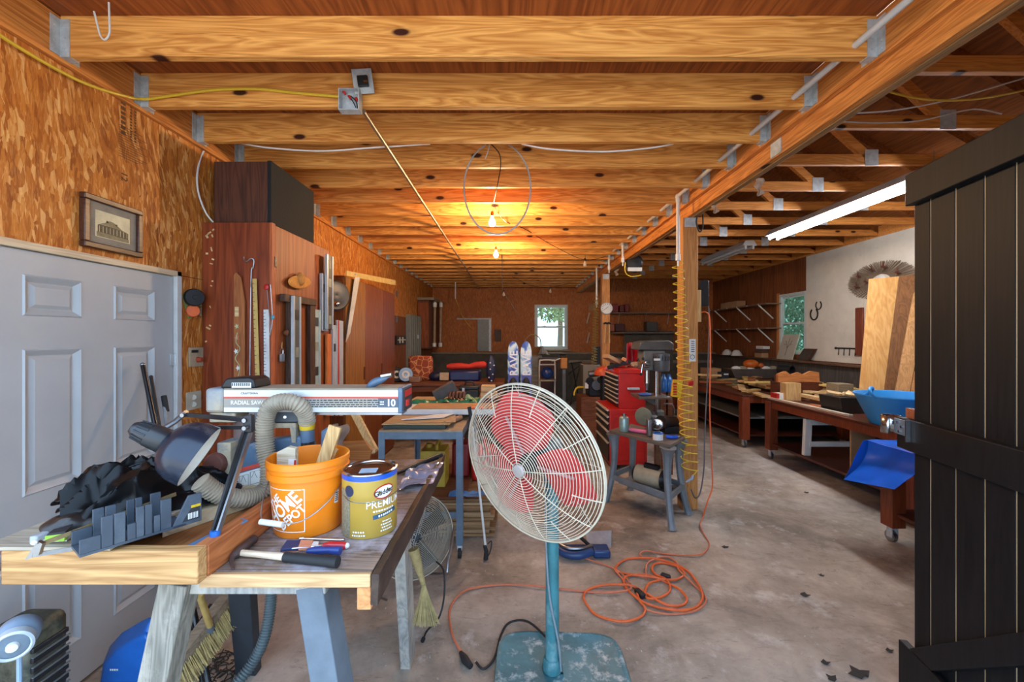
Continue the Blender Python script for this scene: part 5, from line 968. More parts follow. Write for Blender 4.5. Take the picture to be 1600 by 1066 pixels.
yb = thing('yellow_holder', 'yellow box with red lettering hung on the left of the near post', 'holder', P(1059, 622, 3.9)); part('box', B().prism([P(1050, 620, 3.90), P(1053, 594, 3.90), P(1067, 595, 3.90), P(1064, 622, 3.90)], (.01, .07, 0)), yellow_m, yb, bev=.004); g = B(); A6 = P(1054, 608, 3.895); print_bars(g, lambda x, y: V((A6.x-y*.8+.004, 3.8945, A6.z+x*.6)), .19, .045, 5, 3); part('lettering', g, red_m, yb)
one('cable_loop', 'black cable loop at the top of the near post', 'cable', B().tube(spl([P(1090, 335, 3.97), P(1088, 348, 3.96), P(1093, 362, 3.96), P(1098, 355, 3.97), P(1098, 335, 3.98)], 6), .007, 8), rubber)
bbx = thing('breaker_panel', 'black flat cabinet hanging right of the near post', 'panel', P(1103, 475, 4.05)); part('case', B().box(1.816, 1.90, 4.02, 4.09, P(0, 478, 4.02).z, P(0, 438, 4.02).z), black_pl, bbx, bev=.006)
one('beige_board', 'narrow beige board fixed upright on the right side of the near post', 'board', B().box(1.777, 1.815, 4.0, 4.10, P(0, 503, 4.0).z, P(0, 453, 4.0).z), pale_z, bev=.002)
cable('orange_lead', 'orange lead hanging straight down right of the near post', ((1095, 489, 4.2), (1103, 488, 4.2), (1109, 500, 4.2), (1110, 560, 4.2), (1109, 640, 4.15), (1112, 720, 4.05), (1113, 760, 4.0), (1105, 785, 3.9), (1098, 808, 3.83)), .0065, orange_c)
cable('grey_lead', 'grey lead hanging beside the orange lead at the near post', ((1096, 470, 4.25), (1106, 475, 4.25), (1108, 510, 4.25), (1105, 600, 4.2), (1101, 680, 4.1), (1100, 730, 4.0), (1094, 770, 3.95), (1086, 778, 3.9), (1080, 765, 3.86)), .0065, paint('lead_grey', '#55555a', .5))
# fittings on the far post
dt = thing('dial_thermometer', 'round white dial thermometer on the far post', 'thermometer', P(948, 491, 7.5)); c = P(948, 482, 7.50); part('face', B().lathe([(0, 0), (.095, 0), (.095, -.02), (0, -.02)], c, (0, -1, 0), 28), label_wh, dt); part('bezel', B().lathe([(.09, .0), (.095, .008), (.106, .004), (.106, -.02)], c, (0, -1, 0), 28), galv, dt); part('needle', B().bar(c+V((-.05, -.006, -.03)), c+V((.03, -.006, .03)), .006, .003, (0, 1, 0)), print_dk, dt)
for i in range(10): a = R(-120)+i*R(26); part('mark', B().obb(c+V((.075*sin(a), -.004, .075*cos(a))), (.008, .003, .016), (0, a, 0)), print_dk, dt)
for k_, (px, lb) in enumerate(((946, 'left hammer hanging on the far post'), (951, 'right hammer hanging on the far post'))):
    hm_ = thing('hanging_hammer', lb, 'hammer', P(px, 537, 7.5), 'hammers on the far post'); part('handle', B().tube([P(px+1, 507, 7.48), P(px-1.5+k_*3, 536, 7.48)], .011, 8), pale_z, hm_); part('head', B().tube([P(px-3, 506, 7.48), P(px, 504.5, 7.48), P(px+4, 506, 7.48)], .016, 8, radii=[.012, .018, .012]), blackm, hm_)
# ---------------------------------------------------------------- steel table in the middle
sb_m = paint('blue_grey_steel', '#64788a', .5, .1, .25, 8, grime='#8a8f90', gth=(.58, .8)); ZT = .956
st = thing('steel_table', 'blue-grey angle iron table on casters behind the workbench', 'table', (-.68, 3.7, 0)); tx0, tx1, ty0, ty1 = -.99, -.37, 3.10, 4.30
part('table_top', B().box(tx0, tx1, ty0, ty1, ZT-.012, ZT), wood('particle_board', '#7d6a52', '#a8947a', 0, .8), st)
for a in ((tx0, tx1, ty0, ty0+.006), (tx0, tx1, ty1-.006, ty1), (tx0, tx0+.006, ty0, ty1), (tx1-.006, tx1, ty0, ty1)): part('apron', B().box(*a, ZT-.065, ZT-.0125), sb_m, st)
for x in (tx0, tx1):
    for y in (ty0, ty1):
        sx = 1 if x == tx0 else -1; sy = 1 if y == ty0 else -1
        lg = part('leg', B().box(min(x, x+sx*.045), max(x, x+sx*.045), min(y-sy*.004, y+sy*.004), max(y-sy*.004, y+sy*.004), .10, ZT-.01).box(min(x-sx*.004, x+sx*.004), max(x-sx*.004, x+sx*.004), min(y, y+sy*.045), max(y, y+sy*.045), .10, ZT-.01), sb_m, st)
        c = V((x+sx*.02, y+sy*.02, .04)); part('caster', B().cyl(c-V((.012, 0, 0)), c+V((.012, 0, 0)), .04, n=18), rubber, lg); part('fork', B().box(c.x-.018, c.x+.018, c.y-.012, c.y+.012, .06, .105), galv, lg)
for y in (ty0+.01, ty1-.02): part('lower_rail', B().box(tx0, tx1, y, y+.006, .30, .345), sb_m, st)
part('lower_shelf', B().box(tx0+.01, tx1-.01, ty0+.3, ty1-.01, .33, .345), brown_w, st)
def sheet(label, pts, th, mt, cat='board', name='board_sheet', group=None): return one(name, label, cat, B().prism([P(*q) for q in pts], (0, 0, th)), mt, group, bev=.001)
dgr = paint('dark_green_edge', '#1f3028', .5, 0, .3); hbd = wood('hardboard', '#8d7452', '#b59a74', 0, .6)
one('board_sheet', 'dark green board under the loose sheets on the steel table', 'board', B().box(-.97, -.50, 3.14, 3.62, ZT+.001, ZT+.03), dgr, 'sheets on the steel table', bev=.002)
one('board_sheet', 'tan hardboard sheet on top of the dark green board', 'board', B().box(-.985, -.47, 3.15, 3.66, ZT+.031, ZT+.037), hbd, 'sheets on the steel table', bev=.001)
one('board_sheet', 'second hardboard sheet turned askew on the steel table', 'board', B().box(-.96, -.46, 3.18, 3.70, ZT+.038, ZT+.043).rot((-.7, 3.4, 0), .12), hbd, 'sheets on the steel table', bev=.001)
one('foam_sheet', 'white triangular foam sheet on the hardboard', 'sheet', B().prism([(-.86, 3.24, ZT+.05), (-.55, 3.32, ZT+.05), (-.48, 3.5, ZT+.05), (-.62, 3.46, ZT+.05)], (0, 0, .006)), white_pl)
wp = thing('siding_panel', 'long white siding panel with a cardboard face across the steel table', 'panel', (-.5, 3.6, ZT+.06)); part('panel', B().box(-1.2, .17, 3.50, 3.80, ZT+.065, ZT+.085), white_pl, wp, bev=.003); part('lip', B().box(-1.2, .17, 3.492, 3.499, ZT+.045, ZT+.088), white_pl, wp, bev=.001); part('cardboard_face', B().box(-.85, .15, 3.53, 3.82, ZT+.0852, ZT+.092), card, wp); part('orange_tag', B().box(-.35, -.22, 3.51, 3.56, ZT+.0922, ZT+.102), orange_c, wp)
one('wood_dowel', 'short round stick lying at the right end of the steel table', 'stick', B().cyl((-.52, 3.22, ZT+.025), (-.43, 3.48, ZT+.025), .022, n=12), wood('dowel', '#7d6048', '#a5866a', 1), None); one('wood_dowel', 'reddish stick beside the round stick on the steel table', 'stick', B().cyl((-.545, 3.27, ZT+.02), (-.50, 3.40, ZT+.02), .016, n=12), wood('red_dowel', '#8a4a38', '#b06a54', 1))
gt = thing('storage_case', 'dark green flat case under a crumpled green tarp at the back of the steel table', 'case', (-.6, 4.05, ZT)); part('case', B().box(-.98, -.34, 3.86, 4.28, ZT+.001, ZT+.07), paint('green_case', '#20402f', .4, 0, .3), gt, bev=.01); part('lid', B().box(-.98, -.45, 3.87, 4.28, ZT+.071, ZT+.085), hbd, gt)
def tarp(u, v): p = V((-.98+.68*u, 3.83+.10*v, ZT+.075+.03*sin(pi*v))); return p+V((0, 0, 1))*(abs(N.noise(p*13))*.05*(.3+u))
one('green_tarp', 'shiny green tarp strip along the edge of the green case', 'tarp', B().surf(tarp, 50, 10, .002), paint('tarp_green', '#2f7a5a', .25, 0, .35, 9), ang=30)
def leaf_(u, v): p = V((-.44+.16*u, 3.86+.14*v, ZT+.09)); return p+V((0, 0, abs(N.noise(p*17))*.09))
one('green_plastic', 'pale green crumpled plastic at the right end of the green tarp', 'plastic', B().surf(leaf_, 16, 14, .002), paint('pale_green_plastic', '#8aa878', .4, 0, .3, 9), ang=25)
one('foam_block', 'grey rectangular block propped at an angle on the green case', 'block', B().bar(P(679, 620, 3.98), P(711, 602, 4.02), .13, .10), paint('grey_foam', '#55504c', .9, 0, .2, 20, bp=.2), bev=.006)
gv = thing('work_glove', 'brown leather work glove lying beside the grey block', 'glove', P(715, 627, 3.9)); gm = paint('brown_leather', '#5a3626', .6, 0, .3, 9)
part('palm', B().sph(P(716, 617, 3.98), (.075, .06, .035), 14, 8), gm, gv)
for i in range(5): a = P(705+5*i, 614, 3.95); part('finger', B().tube([a, a+V((.002*i-.004, -.05, .0)), a+V((.004*i-.008, -.085, -.045))], .015, 8, radii=[.016, .0155, .012]), gm, gv)
one('jerry_can', 'pale yellow plastic can on the steel table lower shelf', 'can', B().box(-.80, -.58, 3.62, 3.86, .346, .66).cyl((-.74, 3.74, .66), (-.74, 3.74, .70), .03, n=12).tube(spl([(-.66, 3.66, .655), (-.66, 3.68, .71), (-.66, 3.80, .71), (-.66, 3.84, .655)], 5), .014, 8), paint('dull_yellow', '#b59a34', .45, 0, .2), bev=.02)
gc = thing('gas_can', 'red plastic gas can on the floor right of the steel table leg', 'gas can', (-.26, 4.0, 0)); part('body', B().box(-.38, -.14, 3.86, 4.14, .30, .60), red_m, gc, bev=.04); part('handle', B().tube(spl([(-.26, 3.90, .58), (-.26, 3.92, .66), (-.26, 4.06, .66), (-.26, 4.10, .58)], 5), .016, 8), red_m, gc); part('stand_block', B().box(-.37, -.15, 3.88, 4.12, 0, .298), brown_w, gc)
one('gas_can', 'darker red can on the lower shelf of the steel table', 'gas can', B().box(-.56, -.40, 3.88, 4.10, .346, .66).cyl((-.48, 4.0, .66), (-.48, 4.0, .70), .03, n=12), paint('dark_red_plastic', '#7d1a1a', .4), bev=.02)
for i in range(12):
    rng = random.Random(i); one('hardboard_sheet', (ORD[11-i]+' sheet from the top').replace('nearest sheet from the top', 'topmost sheet')+' of the hardboard stack below the steel table', 'board', B().box(-.60, -.17+rng.uniform(-.03, .04), 3.42+rng.uniform(-.02, .02), 3.85, .012+.026*i, .034+.026*i).rot((-.4, 3.6, 0), rng.uniform(-.04, .04)), wood('stack_board_%d' % (i % 3), ('#7d5a38', '#8a6a48', '#6d4e32')[i % 3], ('#a8845c', '#b0926c', '#96754f')[i % 3], 0, .6), 'hardboard sheets stacked below the steel table')
def clth(u, v): p = V((-.52+.30*u, 3.40+.10*v, .338)); return p+V((0, 0, .012+abs(N.noise(p*15))*.035-.0*v))
one('blue_cloth', 'small blue cloth dropped on the hardboard stack', 'cloth', B().surf(clth, 20, 10, .002), paint('cloth_blue', '#4f82b8', .6, 0, .2), ang=40)
cr = thing('walking_pole', 'white metal pole with a black grip leaning beside the steel table', 'pole', PZ(760, 872, 0)); part('pole', B().cyl(P(738, 664, 3.20), P(759, 858, 3.10), .009, n=12), white_pl, cr); part('grip', B().cyl(P(733, 636, 3.22), P(738, 666, 3.20), .014, n=12), rubber, cr)
part('foot', B().tube([P(757, 852, 3.10), P(760, 862, 3.09), PZ(759, 874, .006)], .012, 8, radii=[.013, .016, .018]), rubber, cr); part('foot_loop', B().tube(spl([P(762, 850, 3.09), P(768, 846, 3.09), P(766, 862, 3.08), PZ(760, 873, .006)], 5), .004, 6), rubber, cr)

# ---------------------------------------------------------------- benches along the back left
def bench(label, x0, x1, y0, y1, z, mt, lm=None):
    t = thing('wooden_bench', label, 'bench', ((x0+x1)/2, (y0+y1)/2, 0)); part('bench_top', B().box(x0, x1, y0, y1, z-.05, z), mt, t, bev=.004)
    for x in (x0+.05, x1-.05):
        for y in (y0+.05, y1-.05): part('leg', B().box(x-.04, x+.04, y-.04, y+.04, 0, z-.05), lm or mt, t)
    part('rail', B().box(x0+.09, x1-.09, y0+.03, y0+.06, z-.14, z-.052), mt, t); part('shelf', B().box(x0+.02, x1-.02, y0+.1, y1-.02, .25, .28), mt, t)
    return t
bench('long brown bench along the back left carrying the cushion and bags', -1.95, -.12, 6.40, 7.15, .95, brown_w); bench('small dark bench in front of the water skis', -.72, -.02, 4.95, 5.45, .90, brown_w)
def patt():
    m, nt, p = base('cushion_print', .85); c = coords(nt); v = nd(nt, 'ShaderNodeTexVoronoi', Scale=11, feature='DISTANCE_TO_EDGE'); nt.links.new(c, v.inputs['Vector'])
    nt.links.new(ramp(nt, v.outputs['Distance'], [(.03, '#c98a5a'), (.06, '#8a3f24')]), p.inputs['Base Color']); return m
one('seat_cushion', 'orange patterned square cushion standing on the back bench', 'cushion', B().box(P(638, 0, 6.75).x, P(676, 0, 6.75).x, 6.70, 6.84, .951, P(0, 556, 6.75).z), patt(), bev=.05)
gr = thing('bench_grinder', 'bench grinder with a pale wheel at the left end of the back bench', 'grinder', P(628, 600, 6.5)); part('motor', B().cyl(P(618, 584, 6.6), P(640, 584, 6.6), .075, n=20), blackm, gr)
for px in (620, 634): part('wheel', B().lathe([(0, .02), (.035, .022), (.035, .03), (.105, .03), (.115, .02), (.115, -.02), (0, -.02)], P(px, 585, 6.48), (.25, -1, 0), 24), paint('wheel_dark', '#2b2a28', .7) if px == 620 else steel, gr); part('wheel_face', B().lathe([(.03, .031), (.06, .031)], P(px, 585, 6.48), (.25, -1, 0), 20), label_wh, gr)
part('pedestal', B().box(P(622, 0, 6.55).x, P(638, 0, 6.55).x, 6.5, 6.66, .951, 1.0), blackm, gr)
one('plastic_tray', 'clear brown plastic tray of parts on the back bench', 'tray', B().box(P(640, 0, 6.5).x, P(657, 0, 6.5).x, 6.45, 6.62, .951, 1.04), paint('tray_brown', '#8d6a54', .35), bev=.012)
red_f = paint('red_fabric', '#c83020', .7, 0, .25, 6)
one('red_bag', 'long bright red fabric bag rolled up on the blue case', 'bag', B().tube([P(698, 573, 6.75), P(705, 573, 6.75), P(720, 572, 6.75), P(733, 573, 6.75), P(742, 571, 6.75), P(756, 570, 6.75), P(760, 571, 6.75)], .05, 12, radii=[.03, .055, .052, .042, .055, .06, .035]), red_f)
cs = thing('blue_case', 'dark blue padded case on the back bench under the red bag', 'case', P(727, 597, 6.7)); part('case', B().box(P(702, 0, 6.65).x, P(750, 0, 6.65).x, 6.60, 6.95, .951, P(0, 579, 6.65).z), paint('navy_vinyl', '#20285c', .35, 0, .3), cs, bev=.03); part('panel', B().box(P(687, 0, 6.6).x, P(701, 0, 6.6).x, 6.585, 6.62, .97, 1.09), paint('tan_panel', '#b7a080', .6), cs, bev=.004)
one('navy_bag', 'dark navy bag at the left end of the blue case', 'bag', B().sph(P(682, 588, 6.75), (.13, .12, .085), 16, 10), paint('navy_bag', '#1d2340', .5, 0, .3))
sbg = thing('star_bag', 'navy bag with white stars hanging at the right end of the back bench', 'bag', P(767, 600, 6.5)); part('bag_body', B().sph(P(767, 577, 6.55), (.075, .07, .22), 16, 12), paint('navy_star', '#232a48', .5), sbg)
for px, py in ((766, 567), (772, 571), (766, 577), (770, 585), (764, 590), (768, 595)):
    c = P(px, py, 6.45); b = B().add([c]+[c+V(((.016 if i % 2 else .007)*cos(i*pi/5+.3), 0, (.016 if i % 2 else .007)*sin(i*pi/5+.3))) for i in range(10)], [(0, 1+i, 1+(i+1) % 10) for i in range(10)]); part('star', b, label_wh, sbg)
tbx = thing('black_toolbox', 'black plastic toolbox with a top handle on the small dark bench', 'toolbox', P(733, 618, 5.2)); bx0, bx1 = P(718, 0, 5.15).x, P(748, 0, 5.15).x; part('body', B().box(bx0, bx1, 5.10, 5.30, .901, 1.00), black_pl, tbx, bev=.008); part('lid', B().box(bx0-.005, bx1+.005, 5.095, 5.305, 1.002, 1.05), paint('lid_black', '#26282a', .4), tbx, bev=.012); part('handle', B().tube(spl([(bx0+.06, 5.2, 1.05), (bx0+.08, 5.2, 1.09), (bx1-.08, 5.2, 1.09), (bx1-.06, 5.2, 1.05)], 5), .010, 8), blackm, tbx); part('latch', B().box(bx0+.04, bx0+.07, 5.085, 5.096, .98, 1.03), galv, tbx)
for i, (px, py, w_, lb) in enumerate(((763, 607, 22, 'upper wood block in the small stack beside the toolbox'), (764, 617, 26, 'lower wood block in the small stack beside the toolbox'))):
    c = P(px, py, 5.05); one('wood_block', lb, 'block', B().box(c.x-w_*.0038, c.x+w_*.0038, 5.0, 5.15, c.z-.035, c.z+.035), pale_wood, 'wood blocks on the small bench', bev=.002)

# ---------------------------------------------------------------- back left corner: locker, wall cabinet, alcove
lk = thing('metal_locker', 'grey ribbed metal locker door on the left wall near the back', 'locker', (XL+.1, 8.5, 0)); lg_m = paint('locker_grey', '#80847e', .5, .2, .15); part('case', B().box(XL+.002, XL+.10, 8.06, 9.0, .9, EYE+.44), lg_m, lk, bev=.003)
for i in range(5): part('rib', B().box(XL+.10, XL+.115, 8.14+.18*i, 8.19+.18*i, .93, EYE+.42), lg_m, lk, bev=.004)
part('latch', B().box(XL+.10, XL+.14, 8.55, 8.6, 1.62, 1.7), galv, lk)
wcx = thing('wall_cabinet', 'reddish wooden cabinet high on the left wall near the back corner, two rods beside it', 'cabinet', (-1.92, 9.6, 1.4)); part('carcass', B().box(XL+.002, -1.80, 9.05, 10.3, P(0, 545, 9.05).z, P(0, 469, 9.05).z), wood('dark_cabinet', '#43200f', '#6f3a1e', 2, .5, spec=.4), wcx, bev=.004); part('end_panel', B().box(XL+.02, -1.81, 9.03, 9.049, P(0, 543, 9.05).z, P(0, 473, 9.05).z), wood('cabinet_red', '#6a3016', '#96522a', 2, .5), wcx); part('cornice', B().box(XL+.002, -1.68, 9.0, 10.35, P(0, 468.9, 9.05).z, P(0, 465, 9.05).z), ledge_m, wcx)
for px, dd in ((678.5, 9.35), (688, 9.75)): part('rod', B().cyl(P(px, 542, dd), P(px+1, 471, dd), .03, n=12), paint('rod_tan', '#a08468', .5), wcx); part('rod_cap', B().cyl(P(px+1, 480, dd), P(px+1, 473, dd), .045, n=12), white_pl, wcx); part('rod_cap', B().cyl(P(px, 542, dd), P(px, 536, dd), .045, n=12), white_pl, wcx)
al = thing('wall_hatch', 'open hatch in the back wall with a grey panel at its right', 'hatch', P(741, 548, 10.75)); part('leaf', B().box(P(717, 0, 10.77).x, P(745, 0, 10.77).x, 10.775, 10.799, P(0, 548, 10.77).z, P(0, 499, 10.77).z), osb_d, al); part('grey_panel', B().box(P(746, 0, 10.77).x, P(767, 0, 10.77).x, 10.76, 10.799, P(0, 549, 10.77).z, P(0, 499, 10.77).z), lg_m, al, bev=.004); part('head_rail', B().box(P(714, 0, 10.77).x, P(768, 0, 10.77).x, 10.75, 10.799, P(0, 499.5, 10.77).z, P(0, 497, 10.77).z), paint('rail_white', '#b9b8b0', .5), al); part('stile', B().box(P(764, 0, 10.75).x, P(767.5, 0, 10.75).x, 10.74, 10.76, P(0, 549, 10.77).z, P(0, 499, 10.77).z), galv, al)
one('panel_box', 'small brown box screwed to the back wall right of the hatch', 'box', B().box(P(773, 0, 10.75).x, P(783, 0, 10.75).x, 10.70, 10.799, P(0, 533, 10.75).z, P(0, 515, 10.75).z), paint('box_brown', '#4a3526', .6), bev=.004)
one('white_rod', 'short white rod hanging from the ceiling near the back wall', 'rod', B().cyl(P(711.5, 467, 9.6), V((P(711.5, 0, 9.6).x, 9.6, ZJ+.01)), .014, n=8), white_pl)
cable('yellow_rope', 'thin yellow rope running down to the hatch', ((712, 468, 9.6), (718, 482, 10.0), (724, 497, 10.4), (737, 513, 10.7)), .008, yc)
hr = thing('handheld_radio', 'small black and white gauge fixed to the wall past the plywood cabinet', 'gauge', PX(624, 536, XL)); part('case', B().box(XL, XL+.03, PX(617, 0, XL).y, PX(632, 0, XL).y, PX(624, 538, XL).z, PX(624, 525, XL).z), blackm, hr); part('bars', B().box(XL+.03, XL+.04, PX(619, 0, XL).y, PX(631, 0, XL).y, PX(624, 532, XL).z, PX(624, 530.5, XL).z), label_wh, hr)
for px in (621.5, 626): part('bar', B().box(XL+.03, XL+.04, PX(px, 0, XL).y, PX(px+1, 0, XL).y, PX(624, 536, XL).z, PX(624, 527, XL).z), label_wh, hr)

# ---------------------------------------------------------------- water skis, basket, step stool and pedestal by the window
def camo():
    m, nt, p = base('ski_print', .3); n = nd(nt, 'ShaderNodeTexNoise', Scale=4, Detail=2, Distortion=1.5); nt.links.new(coords(nt, (1.5, 1, .7)), n.inputs['Vector'])
    nt.links.new(ramp(nt, n.outputs[0], [(.4, '#2b3c8e'), (.47, '#4a66b8'), (.53, '#9fc0cc'), (.62, '#cfdde0')]), p.inputs['Base Color']); return m
skm = camo(); wpr = paint('ski_white_print', '#dfe3e8', .4, 0, .05)
for px, lb in ((802, 'left water ski with blue camouflage print standing behind the fan'), (822, 'right water ski with blue camouflage print standing behind the fan')):
    d = 6.0; c = P(px, 533, d); w2 = .082; zt = c.z; sk = thing('water_ski', lb, 'water ski', (c.x, d, 0), 'water skis behind the fan'); pts = []
    for i in range(13): a = pi*i/12; pts.append((c.x+w2*cos(a), d, zt-.22+.22*sin(a)**.8))
    part('ski_board', B().prism([(c.x+w2*.9, d, .0)]+[V(p) for p in pts]+[(c.x-w2*.9, d, .0)], (0, .02, 0)), skm, sk, bev=.006)
    g = B(); put_text(g, 'RAVE', .16, lambda x, y: V((c.x-y*1.0+.012, d-.0012, zt-.32+x)), bold=.003, sx=.95); part('lettering', g, wpr, sk)
    part('lower_print', B().box(c.x-w2*.85, c.x+w2*.85, d-.001, d-.0005, .3, zt-.48), paint('ski_violet', '#3c3a8a', .3, 0, .2), sk); bt = part('binding', B().sph((c.x, d-.04, zt-.66), (.06, .06, .14), 14, 10), rubber, sk); part('bolt', B().sph((c.x+.012, d-.012, zt-.36), .014, 8, 6), label_wh, sk)
cbx = thing('grey_cabinet', 'weathered grey cabinet below the basket at the back window', 'cabinet', P(830, 620, 9.3)); part('body', B().box(P(818, 0, 9.3).x, P(847, 0, 9.3).x, 9.3, 9.7, 0, P(0, 556, 9.3).z), wood('grey_timber', '#6a6a66', '#93928c', 2, .8), cbx, bev=.004)
for i in range(3): part('drawer', B().box(P(819, 0, 9.3).x, P(841, 0, 9.3).x, 9.285, 9.3, .25+.33*i, .55+.33*i), wood('grey_drawer', '#747470', '#a09f98', 0, .8), cbx, bev=.004)
bs = thing('wicker_basket', 'brown wicker basket with a tall hoop handle on the grey cabinet', 'basket', P(829, 556, 9.45)); bz = P(0, 556, 9.3).z; bxm = P(834, 0, 9.45).x; wk = paint('wicker', '#a87442', .8, 0, .35, 60, bp=.5)
part('bowl', B().lathe([(0, .0), (.13, 0), (.16, .1), (.17, .19), (.155, .19), (.14, .1), (.11, .02), (0, .02)], (bxm, 9.5, bz+.001), n=24), wk, bs); part('handle', B().tube(spl([(bxm-.22+.04, 9.5, bz+.18), (bxm-.19, 9.5, bz+.34), (bxm-.08, 9.5, bz+.46), (bxm+.05, 9.5, bz+.46), (bxm+.15, 9.5, bz+.36), (bxm+.165, 9.5, bz+.18)], 6), .012, 8), paint('handle_cane', '#b98f5c', .6), bs)
for i in range(6): part('weave_band', B().lathe([(.165+.0*i, -.006), (.176, 0), (.165, .006)], (bxm, 9.5, bz+.06+.024*i), n=24), wk, bs)
def rag(u, v): p = P(842+17*u, 556, 9.2)+V((0, .2*v, .0)); return p+V((0, 0, .02+abs(N.noise(p*6))*.28*sin(pi*min(1, u+.05))))
one('white_rag', 'crumpled white rag on the shelf under the back window', 'rag', B().surf(rag, 16, 10, .003), white_pl, ang=30); one('window_shelf', 'narrow brown shelf board under the back window', 'shelf', B().box(P(842, 0, 9.2).x, P(875, 0, 9.2).x, 9.15, 9.55, P(0, 562, 9.2).z-.05, P(0, 560, 9.2).z), brown_w, bev=.004)
sl = thing('step_stool', 'white tubular step stool in front of the back window', 'step stool', P(855, 620, 8.4)); x0, x1 = P(843, 0, 8.4).x, P(867, 0, 8.4).x; zt = P(0, 563, 8.4).z
part('frame', B().tube(spl([(x0, 8.4, 0), (x0, 8.4, .6), (x0, 8.4, zt-.06), (x0+.05, 8.4, zt), (x1-.05, 8.4, zt), (x1, 8.4, zt-.06), (x1, 8.4, .6), (x1, 8.4, 0)], 5), .016, 8), white_pl, sl)
for z in (.45, .78): part('step', B().box(x0, x1, 8.2, 8.45, z, z+.03), paint('step_tan', '#a0927a', .6), sl); part('rear_leg', B().tube([(x0+.02, 8.42, z), (x0+.02, 8.8, 0)], .013, 6), white_pl, sl)
part('crossbar', B().cyl((x0, 8.4, zt-.09), (x1, 8.4, zt-.09), .012, n=8), white_pl, sl)
one('blue_bag', 'shiny blue plastic bag on the step stool', 'bag', B().sph(P(855, 583, 8.3), (.13, .10, .125), 14, 10), paint('blue_poly', '#27407e', .25, 0, .4, 14)); one('window_bin', 'dark red crate behind the step stool', 'crate', B().box(P(844, 0, 8.9).x, P(872, 0, 8.9).x, 8.9, 9.1, .75, P(0, 566, 8.9).z).box(P(844, 0, 8.9).x+.02, P(872, 0, 8.9).x-.02, 8.92, 9.08, 0, .75), paint('crate_red', '#4f2a24', .6), bev=.006)
pd = thing('pedestal_tool', 'yellow-orange power tool on a grey pedestal by the back window', 'pedestal tool', P(882, 620, 8.0)); part('post', B().box(P(879, 0, 8).x, P(884, 0, 8).x, 8.0, 8.06, .02, P(0, 576, 8).z), paint('post_grey', '#5f6468', .5), pd); part('foot', B().box(P(872, 0, 8).x, P(892, 0, 8).x, 7.9, 8.16, 0, .025), blackm, pd); part('housing', B().box(P(876, 0, 8).x, P(886, 0, 8).x, 7.95, 8.10, P(0, 576, 8).z, P(0, 559, 8).z), paint('tool_orange', '#c07a1e', .45), pd, bev=.01); part('motor', B().cyl(P(874, 557, 8.02), P(884, 557, 8.02), .04, n=12), blackm, pd); part('lever', B().tube([P(876, 560, 8), P(868, 563, 8), P(862, 564, 8)], .012, 6), white_pl, pd)
fc = thing('folding_frame', 'black folding metal frame leaning behind the pedestal', 'frame', P(900, 610, 8.6))
for a, b_ in (((886, 651), (908, 566)), ((888, 585), (907, 570)), ((893, 566), (910, 651)), ((890, 568), (909, 566))): part('tube', B().cyl(P(*a, 8.6), P(*b_, 8.65), .014, n=8), blackm, fc)
# machines left of the tool chest
bxg = thing('clear_crate', 'clear plastic wrapped crate behind the generator', 'crate', P(925, 620, 7.4)); part('crate', B().box(P(911, 0, 7.4).x, P(938, 0, 7.4).x, 7.4, 7.8, .35, P(0, 570, 7.4).z), glass('smoky_poly', '#8d8478', .2, .7), bxg, bev=.01); part('content', B().box(P(913, 0, 7.4).x, P(936, 0, 7.4).x, 7.44, 7.76, .37, P(0, 578, 7.4).z), paint('crate_dark', '#4a4440', .6, 0, .5, 14), bxg); part('stand', B().box(P(912, 0, 7.4).x, P(937, 0, 7.4).x, 7.42, 7.78, 0, .349), brown_w, bxg)
gn = thing('generator', 'black engine machine with hoses on a brown stand left of the tool chest', 'engine', P(928, 625, 6.6)); part('stand', B().box(P(905, 0, 6.6).x, P(945, 0, 6.6).x, 6.4, 6.9, 0, .72), brown_w, gn, bev=.005); part('block', B().box(P(918, 0, 6.6).x, P(940, 0, 6.6).x, 6.5, 6.8, .721, .95), blackm, gn, bev=.02)
for px, py, r_ in ((922, 596, .06), (932, 602, .075), (938, 594, .05)): part('flywheel', B().lathe([(0, .02), (r_, .02), (r_*1.1, 0), (0, -.02)], P(px, py, 6.45), (.1, -1, 0), 18), steel if px == 932 else blackm, gn)
part('muffler', B().cyl(P(920, 585, 6.6), P(934, 583, 6.6), .05, n=14), steel, gn); part('hose', B().tube(spl([P(912, 605, 6.45), P(902, 606, 6.4), P(898, 612, 6.4), P(897, 618, 6.4)], 5), .014, 8), yellow_m, gn); part('tag', B().box(P(914, 0, 6.45).x, P(919, 0, 6.45).x, 6.43, 6.45, P(0, 607, 6.45).z, P(0, 598, 6.45).z), label_wh, gn)
hlm = thing('domed_cover', 'orange-red domed lid left of the tool chest', 'cover', P(941, 587, 6.2)); part('dome', B().lathe([(0, .13), (.06, .125), (.11, .10), (.14, .05), (.145, 0), (.0, 0)], P(944, 586, 6.15), (0, 0, 1), 24), paint('lid_red', '#c04a26', .4), hlm); part('stand', B().cyl(P(944, 586, 6.15), V((P(944, 0, 6.15).x, 6.15, 0)), .06, n=12), blackm, hlm)
